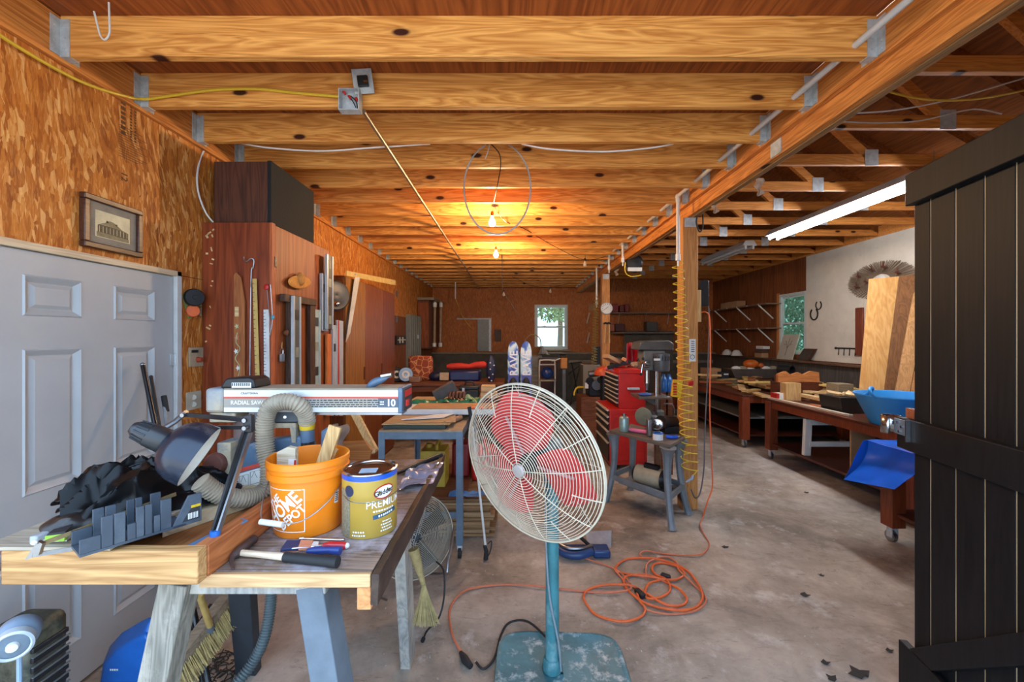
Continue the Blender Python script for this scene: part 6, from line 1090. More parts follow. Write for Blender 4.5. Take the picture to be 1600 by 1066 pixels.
# shelf on the back wall right of the far post
shf = thing('wall_shelf', 'thin wire shelf on the back wall right of the far post', 'shelf', P(1005, 490, 10.5))
for py in (489, 520): part('board', B().box(P(957, 0, 10.4).x, P(1062, 0, 10.4).x, 10.4, YB-.001, P(0, py+1, 10.4).z, P(0, py-.6, 10.4).z), paint('shelf_grey', '#8a7a6a', .5), shf)
for px in (968, 1010, 1045): part('bracket', B().bar(P(px, 490, 10.42), P(px-2, 506, 10.78), .012, .02), white_pl, shf)
for px0, px1, py0, py1, c, lb in ((957, 967, 475, 488, '#8a1c1c', 'red box at the left end of the upper back shelf'), (968, 976, 477, 488, '#6d1f1a', 'dark red tin next on the upper back shelf'), (976, 983, 475, 488, '#7a2420', 'third red tin on the upper back shelf'), (950, 961, 507, 518, '#a8542e', 'orange-brown box on the lower back shelf'), (961, 977, 506, 518, '#4d1512', 'wide dark red box on the lower back shelf'), (1010, 1028, 503, 518, '#4a4a48', 'grey tool on the lower back shelf')):
    one('storage_tin', lb, 'tin', B().box(P(px0, 0, 10.45).x+.01, P(px1, 0, 10.45).x-.01, 10.45, 10.7, P(0, py1, 10.45).z, P(0, py0, 10.45).z), paint('tin_'+c[1:], c, .45), 'tins on the back shelves', bev=.01)
one('leaning_sheet', 'grey board leaning on the back wall below the shelf', 'board', B().box(P(975, 0, 10.6).x, P(1052, 0, 10.6).x, 10.62, 10.63, 1.0, P(0, 517, 10.6).z), paint('panel_grey', '#5f5a50', .8))
one('cardboard_tag', 'tan card pinned to the back wall left of the far post', 'card', B().box(P(920, 0, 10.78).x, P(930, 0, 10.78).x, 10.785, 10.799, P(0, 486, 10.78).z, P(0, 475, 10.78).z), card)
for py in (489, 520): one('shelf_bracket', 'white diagonal bracket on the back wall, %s of two' % ('upper' if py < 500 else 'lower'), 'bracket', B().bar(P(921, py, 10.6), P(917, py+16, 10.79), .02, .02), white_pl, 'brackets left of the far post')
one('black_cabinet', 'black narrow speaker box standing behind the far post', 'box', B().box(P(931, 0, 8.2).x, P(940, 0, 8.2).x, 8.2, 8.4, 0, P(0, 542, 8.2).z), black_pl, bev=.005)
# ---------------------------------------------------------------- red tool chest
pull_m = paint('pull_silver', '#c9c6c0', .4, .1, .1)
drk = paint('drawer_black', '#23201f', .4, .2, .2)
tc = thing('tool_chest', 'red two-part tool chest with black drawers behind the grinder stand', 'tool chest', (1.42, 5.5, 0)); part('lower_body', B().box(1.20, 1.66, 5.12, 5.88, .08, .763), red_m, tc, bev=.006); part('upper_body', B().box(1.32, 1.65, 5.15, 5.87, .764, 1.20), red_m, tc, bev=.006); part('side_panel', B().box(1.25, 1.62, 5.112, 5.121, .13, .68), red_m, tc, bev=.004); part('lid', B().prism([(1.305, 5.145, 1.201), (1.655, 5.145, 1.201), (1.655, 5.145, 1.25), (1.34, 5.145, 1.25)], (0, .73, 0)), red_m, tc, bev=.004)
for i, (z0, z1) in enumerate(((.68, .75), (.60, .67), (.50, .59), (.36, .49), (.12, .35))): dr = part('drawer', B().box(1.185, 1.199, 5.15, 5.85, z0, z1-.012), drk, tc); part('pull', B().box(1.172, 1.199, 5.15, 5.85, z1-.016, z1), pull_m, dr)
for i in range(7): z0 = .785+.056*i; dr = part('drawer', B().box(1.305, 1.319, 5.18, 5.84, z0, z0+.042), drk, tc); part('pull', B().box(1.294, 1.319, 5.18, 5.84, z0+.042, z0+.054), pull_m, dr)
part('side_handle', B().box(1.42, 1.57, 5.12, 5.149, 1.0, 1.03), galv, tc, bev=.006); part('wheel', B().cyl((1.24, 5.2, .04), (1.28, 5.2, .04), .04, n=14), rubber, tc); part('wheel', B().cyl((1.58, 5.2, .04), (1.62, 5.2, .04), .04, n=14), rubber, tc)
rng = random.Random(11)
fb = thing('red_face_shield', 'red plastic scoop standing up in the pile on the tool chest', 'scoop', P(992, 568, 5.4)); part('shell', B().surf(lambda u, v: P(979+24*u, 538+30*v, 5.35)+V((0, .18*sin(pi*u)*(1-.3*v), .02*sin(3*u))), 14, 12, .006), paint('scoop_red', '#a81c22', .3), fb)
for i, (px, py, l, w_, a, mt, lb) in enumerate(((957, 562, .22, .07, .6, card, 'tan cardboard piece in the pile on the tool chest'), (967, 570, .24, .03, -.5, blackm, 'black clamp in the pile on the tool chest'), (980, 568, .18, .05, .9, chrome, 'bright metal fitting in the pile on the tool chest'), (988, 573, .14, .04, -.3, pale_wood, 'pale wood chip in the pile on the tool chest'), (973, 563, .16, .03, .2, steel, 'steel bar in the pile on the tool chest'), (1000, 572, .12, .05, .5, chrome, 'chrome bracket at the right of the pile on the tool chest'), (995, 577, .10, .03, -1, white_pl, 'white clip low in the pile on the tool chest'))):
    c = P(px, py, 5.42+.04*i); c.z = max(c.z, 1.29); one('chest_clutter', lb, 'hardware', B().obb(c, (l*1.3, w_*1.5, .05), (rng.uniform(-.4, .4), a*.6, a)), mt, 'clutter on the tool chest', bev=.004)
# ---------------------------------------------------------------- drill press
dg = paint('press_grey', '#6b6a64', .5, .1, .25, 8, grime='#8d8270', gth=(.58, .8)); dx, dy = 1.655, 4.75
dpz = thing('drill_press', 'grey floor-standing drill press behind the near post', 'drill press', (dx, dy, 0)); part('base', B().box(dx-.20, dx+.16, dy-.22, dy+.16, 0, .05), dg, dpz, bev=.01); part('column', B().cyl((dx, dy, .05), (dx, dy, 1.50), .038, n=20), metal('column_steel', '#8a7462', .4), dpz); part('collar', B().lathe([(.04, 0), (.075, .01), (.075, .13), (.04, .15)], (dx, dy, .68), n=20), dg, dpz)
part('belt_guard', B().prism([P(997, 547, 4.62), P(1001, 535, 4.62), P(1010, 533, 4.62), P(1046, 532, 4.62), P(1053, 537, 4.62), P(1053, 548, 4.62)], (0, .3, 0)), paint('guard_dark', '#4a4844', .45, 0, .25), dpz, bev=.01); part('head', B().box(dx-.20, dx+.05, dy-.12, dy+.10, 1.28, 1.505), dg, dpz, bev=.02); part('motor', B().lathe([(0, -.01), (.085, 0), (.092, .02), (.092, .19), (0, .2)], (P(1035, 0, 4.58).x, 4.62, P(0, 580, 4.6).z), n=26), paint('motor_dk', '#5d5f60', .4, .3), dpz)
for i in range(8): a = pi+i*pi/8+.2; part('motor_slot', B().obb((P(1035, 0, 4.58).x+.0925*cos(a), 4.62+.0925*sin(a), P(0, 560, 4.6).z), (.004, .012, .05), (0, 0, a)), print_dk, dpz)
part('motor_label', B().obb((P(1028, 0, 4.5).x, 4.527, P(0, 562, 4.52).z), (.07, .003, .022)), label_wh, dpz); part('quill', B().cyl((dx-.13, dy-.03, 1.28), (dx-.13, dy-.03, 1.13), .03, n=14), chrome, dpz); part('chuck', B().cyl((dx-.13, dy-.03, 1.13), (dx-.13, dy-.03, 1.05), .024, .014, 14), steel, dpz)
part('feed_hub', B().cyl(P(1004, 569, 4.55), P(1012, 569, 4.6), .04, n=14), chrome, dpz)
for a in (.4, 2.5, 4.6): c = P(1004, 569, 4.54); e = c+V((-.02, .11*cos(a), .11*sin(a))); part('feed_handle', B().cyl(c, e, .006, n=8), chrome, dpz); part('feed_knob', B().sph(e, .016, 8, 6), blackm, dpz)
part('work_table', B().box(dx-.26, dx+.10, dy-.17, dy+.17, .965, .995), paint('table_iron', '#6f6256', .45, .4), dpz, bev=.006); part('table_arm', B().prism([(dx-.2, dy-.03, .96), (dx, dy-.03, .96), (dx, dy-.03, .86)], (0, .06, 0)), dg, dpz); part('crank', B().tube([(dx+.05, dy-.05, .90), (dx+.14, dy-.07, .90), (dx+.17, dy-.07, .83)], .008, 8), steel, dpz); part('depth_rod', B().cyl((dx-.05, dy-.1, .70), (dx-.05, dy-.1, 1.45), .008, n=8), chrome, dpz)
one('blue_pouch', 'blue cloth lying on the drill press table', 'cloth', B().sph((dx-.17, dy-.08, 1.012), (.075, .06, .02), 14, 8), paint('pouch_blue', '#3f63a8', .5)); 
for px, lb in ((1037, 'left blue water bottle behind the drill press'), (1045, 'right blue water bottle behind the drill press')):
    c = P(px, 612, 5.05); bo = thing('blue_bottle', lb, 'bottle', c, 'blue bottles behind the drill press'); part('bottle', B().lathe([(0, 0), (.045, 0), (.048, .02), (.048, .14), (.03, .17), (.018, .19), (.018, .21), (0, .21)], c, n=18), paint('bottle_blue', '#2f6fb8', .15, 0, .3), bo); part('crate', B().box(c.x-.05, c.x+.03, 5.0, 5.1, 0, c.z-.001), brown_w, bo)
# ---------------------------------------------------------------- grinder stand
A_, B_, C_, D_ = V((1.365, 3.60, 0)), V((.975, 4.18, 0)), V((1.28, 4.48, 0)), V((1.62, 3.905, 0)); zs = .72; ir = paint('cast_iron', '#757c80', .55, .2, .25, 8, grime='#7d7468', gth=(.55, .8)); cen = (A_+B_+C_+D_)/4
gsd = thing('grinder_stand', 'grey cast iron stand with grinding wheels beside the near post', 'stand', cen); part('stand_top', B().prism([p+V((0, 0, zs-.03)) for p in (A_, D_, C_, B_)], (0, 0, .03)), paint('worn_top', '#6a5f54', .6, .1, .3), gsd, bev=.004)
for p in (A_, B_, C_, D_):
    o_ = (p-cen).normalized(); q0 = p-o_*.05; part('leg', B().tube(spl([q0+o_*.01+V((0, 0, zs-.031)), q0+V((0, 0, zs-.14)), q0+o_*.005+V((0, 0, .38)), q0+o_*.05+V((0, 0, .12)), q0+o_*.085+V((0, 0, .0))], 4), .03, 8, radii=[.075, .065, .055, .046, .042, .038, .036, .034, .033, .032, .031, .03, .03, .03, .032, .034, .042]), ir, gsd)
for a, b_ in ((A_, D_), (B_, C_), (A_, B_), (C_, D_)): part('brace', B().bar((a-(a-cen)*.03)+V((0, 0, .26)), (b_-(b_-cen)*.03)+V((0, 0, .26)), .02, .05), ir, gsd)
part('lower_shelf', B().prism([cen+(p-cen)*.75+V((0, 0, .20)) for p in (A_, D_, C_, B_)], (0, 0, .02)), ir, gsd)
gw = thing('grinding_wheel', 'grey-green grinding wheel on an arbor at the back of the stand', 'grinding wheel', P(1006, 664, 4.2)); part('wheel', B().lathe([(0, .02), (.07, .02), (.085, .012), (.09, -.012), (0, -.02)], P(1005, 651, 4.15), (-.7, -.7, 0), 28), paint('stone_green', '#6f7260', .85, 0, .2, 20), gw); part('arbor', B().cyl(P(1005, 651, 4.15), P(1030, 655, 4.2), .014, n=10), steel, gw); part('mount', B().box(P(1016, 0, 4.2).x, P(1028, 0, 4.2).x, 4.15, 4.25, zs+.001, P(0, 650, 4.2).z), ir, gw, bev=.01)
bw = thing('buffer_motor', 'dark buffing motor with a round chrome end at the right of the stand', 'motor', P(1040, 675, 4.0)); part('motor', B().cyl(P(1032, 660, 4.02), P(1064, 662, 4.18), .065, n=22), blackm, bw); part('end_disc', B().lathe([(0, .02), (.02, .02), (.03, .012), (.05, .012), (.055, 0), (0, -.01)], P(1027, 663, 3.95), (-.5, -1, 0), 24), chrome, bw); part('foot', B().box(P(1036, 0, 4.05).x, P(1058, 0, 4.05).x, 4.0, 4.14, zs+.001, .79), blackm, bw, bev=.005); part('belt_guard', B().box(P(1011, 0, 3.9).x, P(1018, 0, 3.9).x, 3.88, 3.93, zs+.001, P(0, 655, 3.9).z), steel, bw, bev=.01)
def onstand(px, py): return PZ(px, py, zs+.002)
c = onstand(975, 674); sc_ = thing('spray_can', 'silver-green spray can on the left of the grinder stand', 'spray can', c); part('can', B().lathe([(0, 0), (.045, 0), (.047, .005), (.047, .13), (.035, .145), (.02, .15), (0, .15)], c, n=22), paint('can_green', '#8fa8a0', .3, .4), sc_); part('cap', B().cyl(c+V((0, 0, .15)), c+V((0, 0, .175)), .016, n=12), steel, sc_)
c = onstand(992, 676); pk = thing('pink_tube', 'pink plastic tube lying on the grinder stand', 'tube', c); part('tube', B().cyl(c+V((-.03, .03, .02)), c+V((.10, -.08, .02)), .02, n=14), paint('pink_plastic', '#d8688a', .4), pk); part('cap', B().cyl(c+V((-.03, .03, .02)), c+V((-.06, .055, .02)), .014, .01, 12), paint('pink_cap', '#e08aa4', .4), pk)
c = onstand(1028, 687); tr_ = thing('tape_roll', 'white roll of tape with a blue edge on the grinder stand', 'tape', c); part('roll', B().lathe([(.025, 0), (.045, 0), (.045, .055), (.025, .055), (.025, 0)], c, n=24), white_pl, tr_); part('blue_edge', B().lathe([(.026, .0552), (.046, .0552), (.046, .065), (.026, .065)], c, n=24), blue_pl, tr_)
c = onstand(1046, 686); mk = thing('blue_grip_tool', 'bright blue handled tool at the front corner of the stand', 'tool', c); part('grip', B().tube([c+V((-.02, .02, .018)), c+V((.02, -.01, .018)), c+V((.07, .0, .018))], .016, 10), paint('bright_blue', '#1f56c8', .35), mk); part('tip', B().cyl(c+V((.07, .0, .018)), c+V((.10, .02, .018)), .008, n=8), steel, mk)
mo = thing('electric_motor', 'black and beige electric motor on the lower shelf of the stand', 'motor', P(1030, 775, 4.0)); mc = cen+V((.02, -.06, .32)); part('shell', B().cyl(mc+V((-.10, .10, 0)), mc+V((.08, -.08, 0)), .09, n=26), paint('motor_beige', '#a89a80', .5), mo); part('end_bell', B().cyl(mc+V((-.12, .12, 0)), mc+V((-.10, .10, 0)), .07, .088, 24), blackm, mo); part('end_bell', B().cyl(mc+V((.08, -.08, 0)), mc+V((.115, -.115, 0)), .088, .06, 24), blackm, mo); part('capacitor', B().cyl(mc+V((-.05, .03, .10)), mc+V((.05, -.07, .10)), .03, n=14), blackm, mo); part('foot', B().box(mc.x-.08, mc.x+.08, mc.y-.05, mc.y+.05, .221, .25), ir, mo)
# ---------------------------------------------------------------- rolling work tables on the right
red_l = wood('red_stained_leg', '#5c2714', '#843e20', 2, .8, rough=.45, spec=.45); red_t = wood('red_table_top', '#3a1a10', '#622f1c', 1, .7, rough=.4, spec=.45)
def rolltable(label, x0, x1, y0, y1, z, shelves, legs=None, lw=.055):
    t = thing('work_table', label, 'table', ((x0+x1)/2, (y0+y1)/2, 0), 'rolling work tables of the right bay'); part('table_top', B().box(x0, x1, y0, y1, z-.03, z), red_t, t, bev=.004); part('apron', B().box(x0+.02, x0+.045, y0+.05, y1-.05, z-.12, z-.031), red_l, t); part('apron', B().box(x0+.05, x1-.05, y0+.02, y0+.045, z-.12, z-.031), red_l, t)
    for x in (x0+.02+lw/2, x1-.06):
        for y in (y0+.02+lw/2, y1-.06):
            lg = part('leg', B().box(x-lw, x+lw, y-lw, y+lw, .13, z-.031), red_l, t, bev=.004); c = V((x, y+.015, .045)); part('caster', B().cyl(c-V((.015, 0, 0)), c+V((.015, 0, 0)), .045, n=18), steel, lg); part('fork', B().box(x-.026, x-.018, y-.02, y+.03, .04, .129).box(x+.018, x+.026, y-.02, y+.03, .04, .129), galv, lg)
    for zs_, m_ in shelves: part('shelf', B().box(x0+.03, x1-.03, y0+.03, y1-.03, zs_-.025, zs_), m_, t)
    return t
grey_s = paint('grey_shelf', '#6b6a68', .6, 0, .2)
rolltable('far rolling work table with grey middle shelf under the wall shelves', 3.42, 5.0, 6.18, 8.9, .79, ((.46, grey_s), (.20, red_t)))
rolltable('near rolling work table with the blue tub and black bin on it', 3.47, 5.0, 3.60, 5.72, .81, ((.22, red_t),))
rolltable('nearest rolling table covered by the blue tarp beside the black door', 3.02, 4.5, 2.45, 3.42, .80, ((.25, red_t),))
def TA(px, py, z=.79): return PZ(px, py, z+.001)
tp = paint('tarp_blue', '#1a60d4', .28, 0, .2, 5)
def tarpf(u, v):
    # lies on the table corner, then hangs down its far and left sides
    s = v*1.0
    x = 2.96+1.2*u; y = 3.46-.10*u
    if s < .4: p = V((x, y-.4*(1-s/.4), .808))
    else: q = (s-.4)/.6; p = V((x-.16*q*(1-u)**2, y+.015+.05*q*sin(4*u), .808-.34*q*(1-.1*u)))
    return p+V((0, .02, .01))*N.noise(p*5)*(.4+s)
btp = thing('blue_tarp', 'bright blue plastic tarp hanging over the nearest rolling table', 'tarp', (3.2, 3.2, .8)); part('sheet', B().surf(lambda u, v: tarpf(u, v) if u > 0 else tarpf(0, v)+V((-.03, 0, -.01)), 30, 24, .002), tp, btp, ang=40)
def tarpside(u, v): p = V((2.955-.20*v*v, 3.455-.45*u, .80-.33*v*(1-.25*u))); return p+V((.03, 0, 0))*N.noise(p*6)
part('flap', B().surf(tarpside, 16, 16, .002), tp, btp, ang=40)
tb = thing('blue_tub', 'round light blue flexible tub with a looped handle on the near rolling table', 'tub', (3.74, 4.0, .811)); tbm = paint('tub_blue', '#2b8fd0', .4, 0, .12, 4)
part('bowl', B().lathe([(0, 0), (.235, 0), (.245, .01), (.36, .27), (.372, .28), (.37, .29), (.352, .285), (.235, .02), (0, .015)], (3.74, 4.0, .811), n=48), tbm, tb); part('handle', B().tube(spl([(3.40, 3.90, 1.08), (3.36, 3.91, 1.13), (3.38, 3.94, 1.165), (3.43, 3.97, 1.165), (3.45, 4.02, 1.12), (3.42, 4.06, 1.08)], 6), .015, 8), tbm, tb)
bn = thing('black_bin', 'black tray of wood scraps beside the blue tub', 'bin', (3.75, 4.75, .811)); q0, q1 = P(1312, 0, 4.55).x, P(1364, 0, 4.55).x
part('tray', B().prism([(q0+.05, 4.57, .811), (q1-.05, 4.57, .811), (q1, 4.55, .99), (q0, 4.55, .99)], (0, .32, 0)), paint('bin_black', '#241c18', .5), bn, bev=.006)
for i in range(7): rng = random.Random(i+40); part('scrap', B().obb((q0+.05+.04*i, 4.70+rng.uniform(-.08, .08), .995+rng.uniform(0, .03)), (.14, .05, .02), (rng.uniform(-.5, .5), rng.uniform(-.4, .4), rng.uniform(0, 3))), pale_wood, bn)
one('dark_handle', 'black tool handle sticking out between the bin and the blue tub', 'handle', B().cyl((3.52, 4.22, 1.06), (3.46, 3.92, 1.03), .02, n=10), rubber)
one('small_crate', 'small grey crate behind the black bin', 'crate', B().box(P(1310, 0, 5.1).x, P(1334, 0, 5.1).x, 5.1, 5.3, .811, P(0, 605, 4.8).z), wood('crate_grey', '#6a5c46', '#8f8064', 0, 1), bev=.006)
one('trim_strip', 'long white trim strip lying along the front edge of the near table', 'trim', B().bar(V((3.515, 5.70, .822)), V((3.575, 4.40, .822)), .05, .022), paint('trim_offwhite', '#c5b8a4', .5, 0, .15), bev=.002)
# lumber pile: individual pieces
def plank(lb, a, b_, w_, t_, mt, z=.79, h=0, grp='lumber pile on the rolling tables'): return one('lumber_piece', lb, 'lumber', B().bar(TA(*a, z)+V((0, 0, h+t_/2)), TA(*b_, z)+V((0, 0, h+t_/2)), w_, t_), mt, grp, bev=.002)
plank('pale plank with white face nearest the front of the far table', (1150, 606), (1198, 622), .12, .03, pale_y); plank('wide kraft-brown board on the far table', (1165, 601), (1208, 612), .22, .05, wood('kraft_wood', '#8d6a3c', '#b8925c', 1, .7), .79, .035)
plank('long board running back along the far table', (1100, 592), (1160, 606), .2, .03, wood('olive_board', '#6a5a38', '#8f7c52', 1, .7)); plank('flat grey sheet on the far table behind the kraft board', (1120, 593), (1158, 601), .3, .015, wood('grey_sheet', '#5d5a48', '#7d785f', 1, .7), .79, .031)
pu = wood('dark_plank', '#6e3a1c', '#8d5028', 1, .8)
for i, (px0, py0, px1, py1, w_, t_, h, m_, lb) in enumerate(((1255, 606, 1330, 612, .08, .03, .06, pale_y, 'pale batten across the lumber pile'), (1268, 598, 1320, 602, .10, .04, .095, pale_y, 'pale plank on top of the lumber pile'), (1250, 611, 1290, 620, .09, .04, .05, pale_wood, 'short pale block low in the lumber pile'), (1300, 606, 1330, 614, .12, .05, .08, pu, 'brown plank end in the lumber pile'), (1290, 590, 1345, 596, .12, .03, .10, wood('yellow_plank', '#a08040', '#c9a860', 1, 1), 'long yellow plank at the back of the lumber pile'), (1325, 594, 1388, 606, .10, .03, .10, wood('yellow_plank2', '#9a7a40', '#c4a25c', 1, 1), 'yellow batten reaching toward the leaning boards'), (1275, 612, 1318, 622, .16, .03, .0, pu, 'dark board flat under the lumber pile'), (1262, 620, 1300, 626, .14, .02, .0, wood('thin_red', '#7a4022', '#a05c34', 1, 1), 'thin reddish board at the front of the lumber pile'))):
    plank(lb, (px0, py0+14), (px1, py1+14), w_, t_, m_, .81, h)
rng = random.Random(77); OC = ['pale', 'tan', 'brown', 'yellowish']; OM = [pale_y, wood('offcut_tan', '#8d6c40', '#b8955e', 1, 1), pu, wood('offcut_yellow', '#a48644', '#cdb06a', 1, 1)]
for i in range(16):
    px = 1240+7.2*i; py = 601+1.6*i*.6+rng.uniform(-3, 5); c = TA(px, py+14, .81); a = rng.uniform(-.5, .9); l = rng.uniform(.12, .32); t_ = rng.uniform(.02, .045); lv = .012+.047*(i % 4)
    one('offcut', OC[i % 4]+' offcut in the lumber pile, '+(ORD[i].replace('nearest', 'first') if i < 14 else ('fifteenth', 'sixteenth')[i-14])+' from the far table end', 'lumber', B().obb((c.x+.12, c.y, .811+lv+t_/2), (l*.35, l*2, t_), (rng.uniform(-.04, .04), rng.uniform(-.1, .1), a)), OM[i % 4], 'offcuts in the lumber pile', bev=.002)
for i in range(14):
    c = V((rng.uniform(3.62, 4.55), 6.35+.13*i, 0)); l = rng.uniform(.25, .55); t_ = rng.uniform(.02, .045); lv = .035+.05*(i % 3)
    one('offcut', OC[(i+1) % 4]+' stick lying on the far table, '+ORD[i].replace('nearest', 'first')+' counting away from the camera', 'lumber', B().obb((c.x, c.y, .791+lv+t_/2), (l, rng.uniform(.05, .12), t_), (rng.uniform(-.04, .04), rng.uniform(-.03, .03), rng.uniform(-.5, 1.2))), (OM+[pale_wood])[(i+1) % 4], 'sticks on the far table', bev=.002)
one('notched_board', 'reddish board with a cut-out edge standing in the lumber pile', 'lumber', B().prism([P(x, y, 5.9) for x, y in ((1216, 597), (1216, 585), (1228, 580), (1236, 586), (1248, 582), (1255, 586), (1268, 580), (1280, 582), (1281, 597))], (0, .05, 0)), wood('notched', '#9a5a2c', '#c07c44', 0, .8), 'lumber pile on the rolling tables', bev=.002)
one('board_rest', 'dark red plank under the notched board', 'lumber', B().box(P(1212, 0, 5.9).x, P(1282, 0, 5.9).x, 5.86, 6.02, .80, P(0, 597, 5.9).z), red_t, 'lumber pile on the rolling tables')
one('yellow_block', 'pale square block at the left of the lumber pile', 'block', B().box(P(1228, 0, 5.5).x, P(1252, 0, 5.5).x, 5.5, 5.62, .811, P(0, 599, 5.5).z), pale_z, bev=.003)
bx = thing('red_white_box', 'small white box with a red end on the far table', 'box', TA(1216, 618)); part('box', B().box(P(1208, 0, 5.65).x, P(1226, 0, 5.65).x, 5.55, 5.68, .811, .90), label_wh, bx, bev=.002); part('end_print', B().box(P(1206, 0, 5.65).x, P(1210, 0, 5.65).x, 5.545, 5.681, .812, .90), red_m, bx)
bi = thing('parts_bin', 'long dusty plastic bin with bags at the back of the far table', 'bin', TA(1185, 592)); part('bin', B().prism([P(1150, 592, 7.95), P(1210, 592, 7.95), P(1221, 577, 7.95), P(1142, 577, 7.95)], (0, .3, 0)), paint('bin_smoky', '#4f4844', .4, 0, .3), bi, bev=.01)
for i, px in enumerate((1150, 1160, 1172, 1196, 1208)): part('bag', B().sph(P(px, 576, 8.1), (.09, .08, .05), 12, 8), (label_wh, paint('bag_tan', '#a8987c', .6), white_pl)[i % 3], bi)
part('support', B().box(P(1150, 0, 7.95).x, P(1208, 0, 7.95).x, 7.97, 8.2, .791, P(0, 592.5, 7.95).z), brown_w, bi)
oh = thing('orange_helmet', 'orange round plastic shell sitting on the parts bin', 'helmet', P(1175, 578, 8.1)); part('shell', B().sph(P(1173, 569, 8.1), (.14, .12, .09), 18, 10), paint('orange_shell', '#d0661a', .4), oh); part('strap', B().sph(P(1188, 571, 8.1), (.07, .05, .05), 10, 8), paint('orange_strap', '#c05a1c', .5), oh)
one('black_pipe', 'short black pipe section beside the parts bin', 'pipe', B().lathe([(.0, .1), (.08, .1), (.08, -.1), (.06, -.1), (.06, .05), (0, .05)], P(1228, 578, 6.6), (-.4, 1, 0), 24), blackm)
one('stand_block', 'dark wooden block under the black pipe', 'block', B().box(P(1219, 0, 6.6).x, P(1238, 0, 6.6).x, 6.5, 6.75, .791, P(0, 587, 6.6).z), brown_w)
one('small_carton', 'brown carton at the far left of the far table', 'carton', B().box(P(1105, 0, 8.3).x, P(1127, 0, 8.3).x, 8.3, 8.6, .791, P(0, 576, 8.3).z), card, bev=.003); pk = thing('blue_black_box', 'black box with a blue label next to the brown carton', 'box', P(1133, 592, 7.9)); part('box', B().box(P(1127, 0, 7.9).x, P(1139, 0, 7.9).x, 7.9, 8.05, .791, P(0, 582, 7.9).z), paint('box_navy', '#1c2636', .5), pk, bev=.003); part('label', B().box(P(1131, 0, 7.9).x, P(1138, 0, 7.9).x, 7.895, 7.9, P(0, 586, 7.9).z, P(0, 584, 7.9).z), label_wh, pk)
# under the near table
sw = thing('white_sawhorse', 'white plastic sawhorse under the near rolling table', 'sawhorse', (3.75, 5.0, 0))
for x, y in ((3.56, 5.05), (4.3, 5.05)): part('leg', B().bar((x, y, .0+.221), (x+.02, y, .66), .08, .05, (0, 1, 0)), white_pl, sw, bev=.004)
for z in (.36, .62): part('rail', B().box(3.58, 4.32, 5.02, 5.06, z-.03, z+.03), white_pl, sw, bev=.004)
one('cardboard_sheet', 'tan cardboard sheet standing under the near rolling table', 'cardboard', B().box(P(1330, 0, 4.5).x, P(1367, 0, 4.5).x, 4.5, 4.52, .221, P(0, 668, 4.5).z), card)
# boards leaning on the white wall
def lean(lb, b0, b1, t0, t1, db, dt, mt, th=.02):
    q = [P(b0[0], b0[1], db), P(b1[0], b1[1], db*.985), P(t1[0], t1[1], dt*.985), P(t0[0], t0[1], dt)]; q[0].z = q[1].z = .812
    return one('leaning_board', lb, 'board', B().prism(q, V((.5, .86, 0))*th), mt, 'boards leaning on the white wall', bev=.001)
lean('wide pale plywood sheet leaning against the white wall', (1340, 635), (1385, 640), (1358, 436), (1405, 432), 5.0, 5.3, wood('pale_ply', '#c48c48', '#e0b070', 2, .4))
lean('dark brown board leaning beside the pale plywood sheet', (1378, 645), (1410, 648), (1405, 432), (1434, 428), 4.85, 5.1, wood('dark_lean', '#5a3a20', '#80552f', 2, .6)); lean('tan rough board leaning next to the dark brown one', (1393, 648), (1416, 650), (1428, 455), (1450, 455), 4.75, 5.0, wood('rough_tan', '#8d6236', '#b98a54', 2, .8)); lean('narrow dark strip between the leaning boards', (1414, 650), (1424, 652), (1446, 455), (1456, 455), 4.7, 4.95, wood('dark_strip', '#43301f', '#6a4c30', 2, .8)); lean('short brown board at the edge of the black door', (1418, 652), (1445, 655), (1432, 560), (1460, 560), 4.6, 4.8, wood('short_brown', '#8a5a30', '#b0804c', 2, .8))
hp_ = one('wall_plank', 'red-brown wooden panel hung on the white wall behind the pale sheet', 'panel', B().box(XR-.04, XR-.013, PX(1352, 0, XR).y, PX(1340, 0, XR).y, PX(1345, 556, XR).z, PX(1345, 481, XR).z), red_l, bev=.006)
# wall art, horseshoes, hooks
yc0, zc0 = 5.86, EYE+(527-438)*5.86/FP
sbst = thing('sunburst_decor', 'oval brown sunburst wall ornament with small birds', 'wall ornament', (XR-.02, yc0, zc0-.25)); sbm = paint('twig_brown', '#75614c', .8, 0, .3)
g = B()
for i in range(190):
    a = 2*pi*i/190; rng = random.Random(i); e = 1-.08*rng.random(); p0 = V((XR-.02, yc0+.15*cos(a), zc0+.085*sin(a))); p1 = V((XR-.035-.02*rng.random(), yc0+.56*e*cos(a), zc0+.27*e*sin(a))); g.tube([p0, p1], .0034, 4)
part('rays', g, sbm, sbst, kind='stuff'); part('centre', B().lathe([(0, .03), (.06, .028), (.085, .01), (.085, 0)], (XR-.016, yc0, zc0), (-1, 0, 0), 24), label_wh, sbst)
for dy_, dz_, s in ((.33, .10, 1), (.10, .16, 1), (-.10, .17, 1.2), (.36, -.05, 1.1), (.20, -.0, .9), (-.3, .06, 1)):
    c = V((XR-.06, yc0+dy_, zc0+dz_)); bo = part('bird', B().sph(c, (.012*s, .05*s, .014*s), 10, 6, (.3, 0, 0)), paint('bird_rust', '#5e2f20', .5), sbst); part('wing', B().prism([c, c+V((0, .03*s, .0)), c+V((-.02, -.01*s, .07*s))], (.004, 0, 0)), paint('wing_rust', '#6e3a26', .5), bo); part('wing', B().prism([c, c+V((0, .03*s, .0)), c+V((-.02, .02*s, -.055*s))], (.004, 0, 0)), sbm, bo)
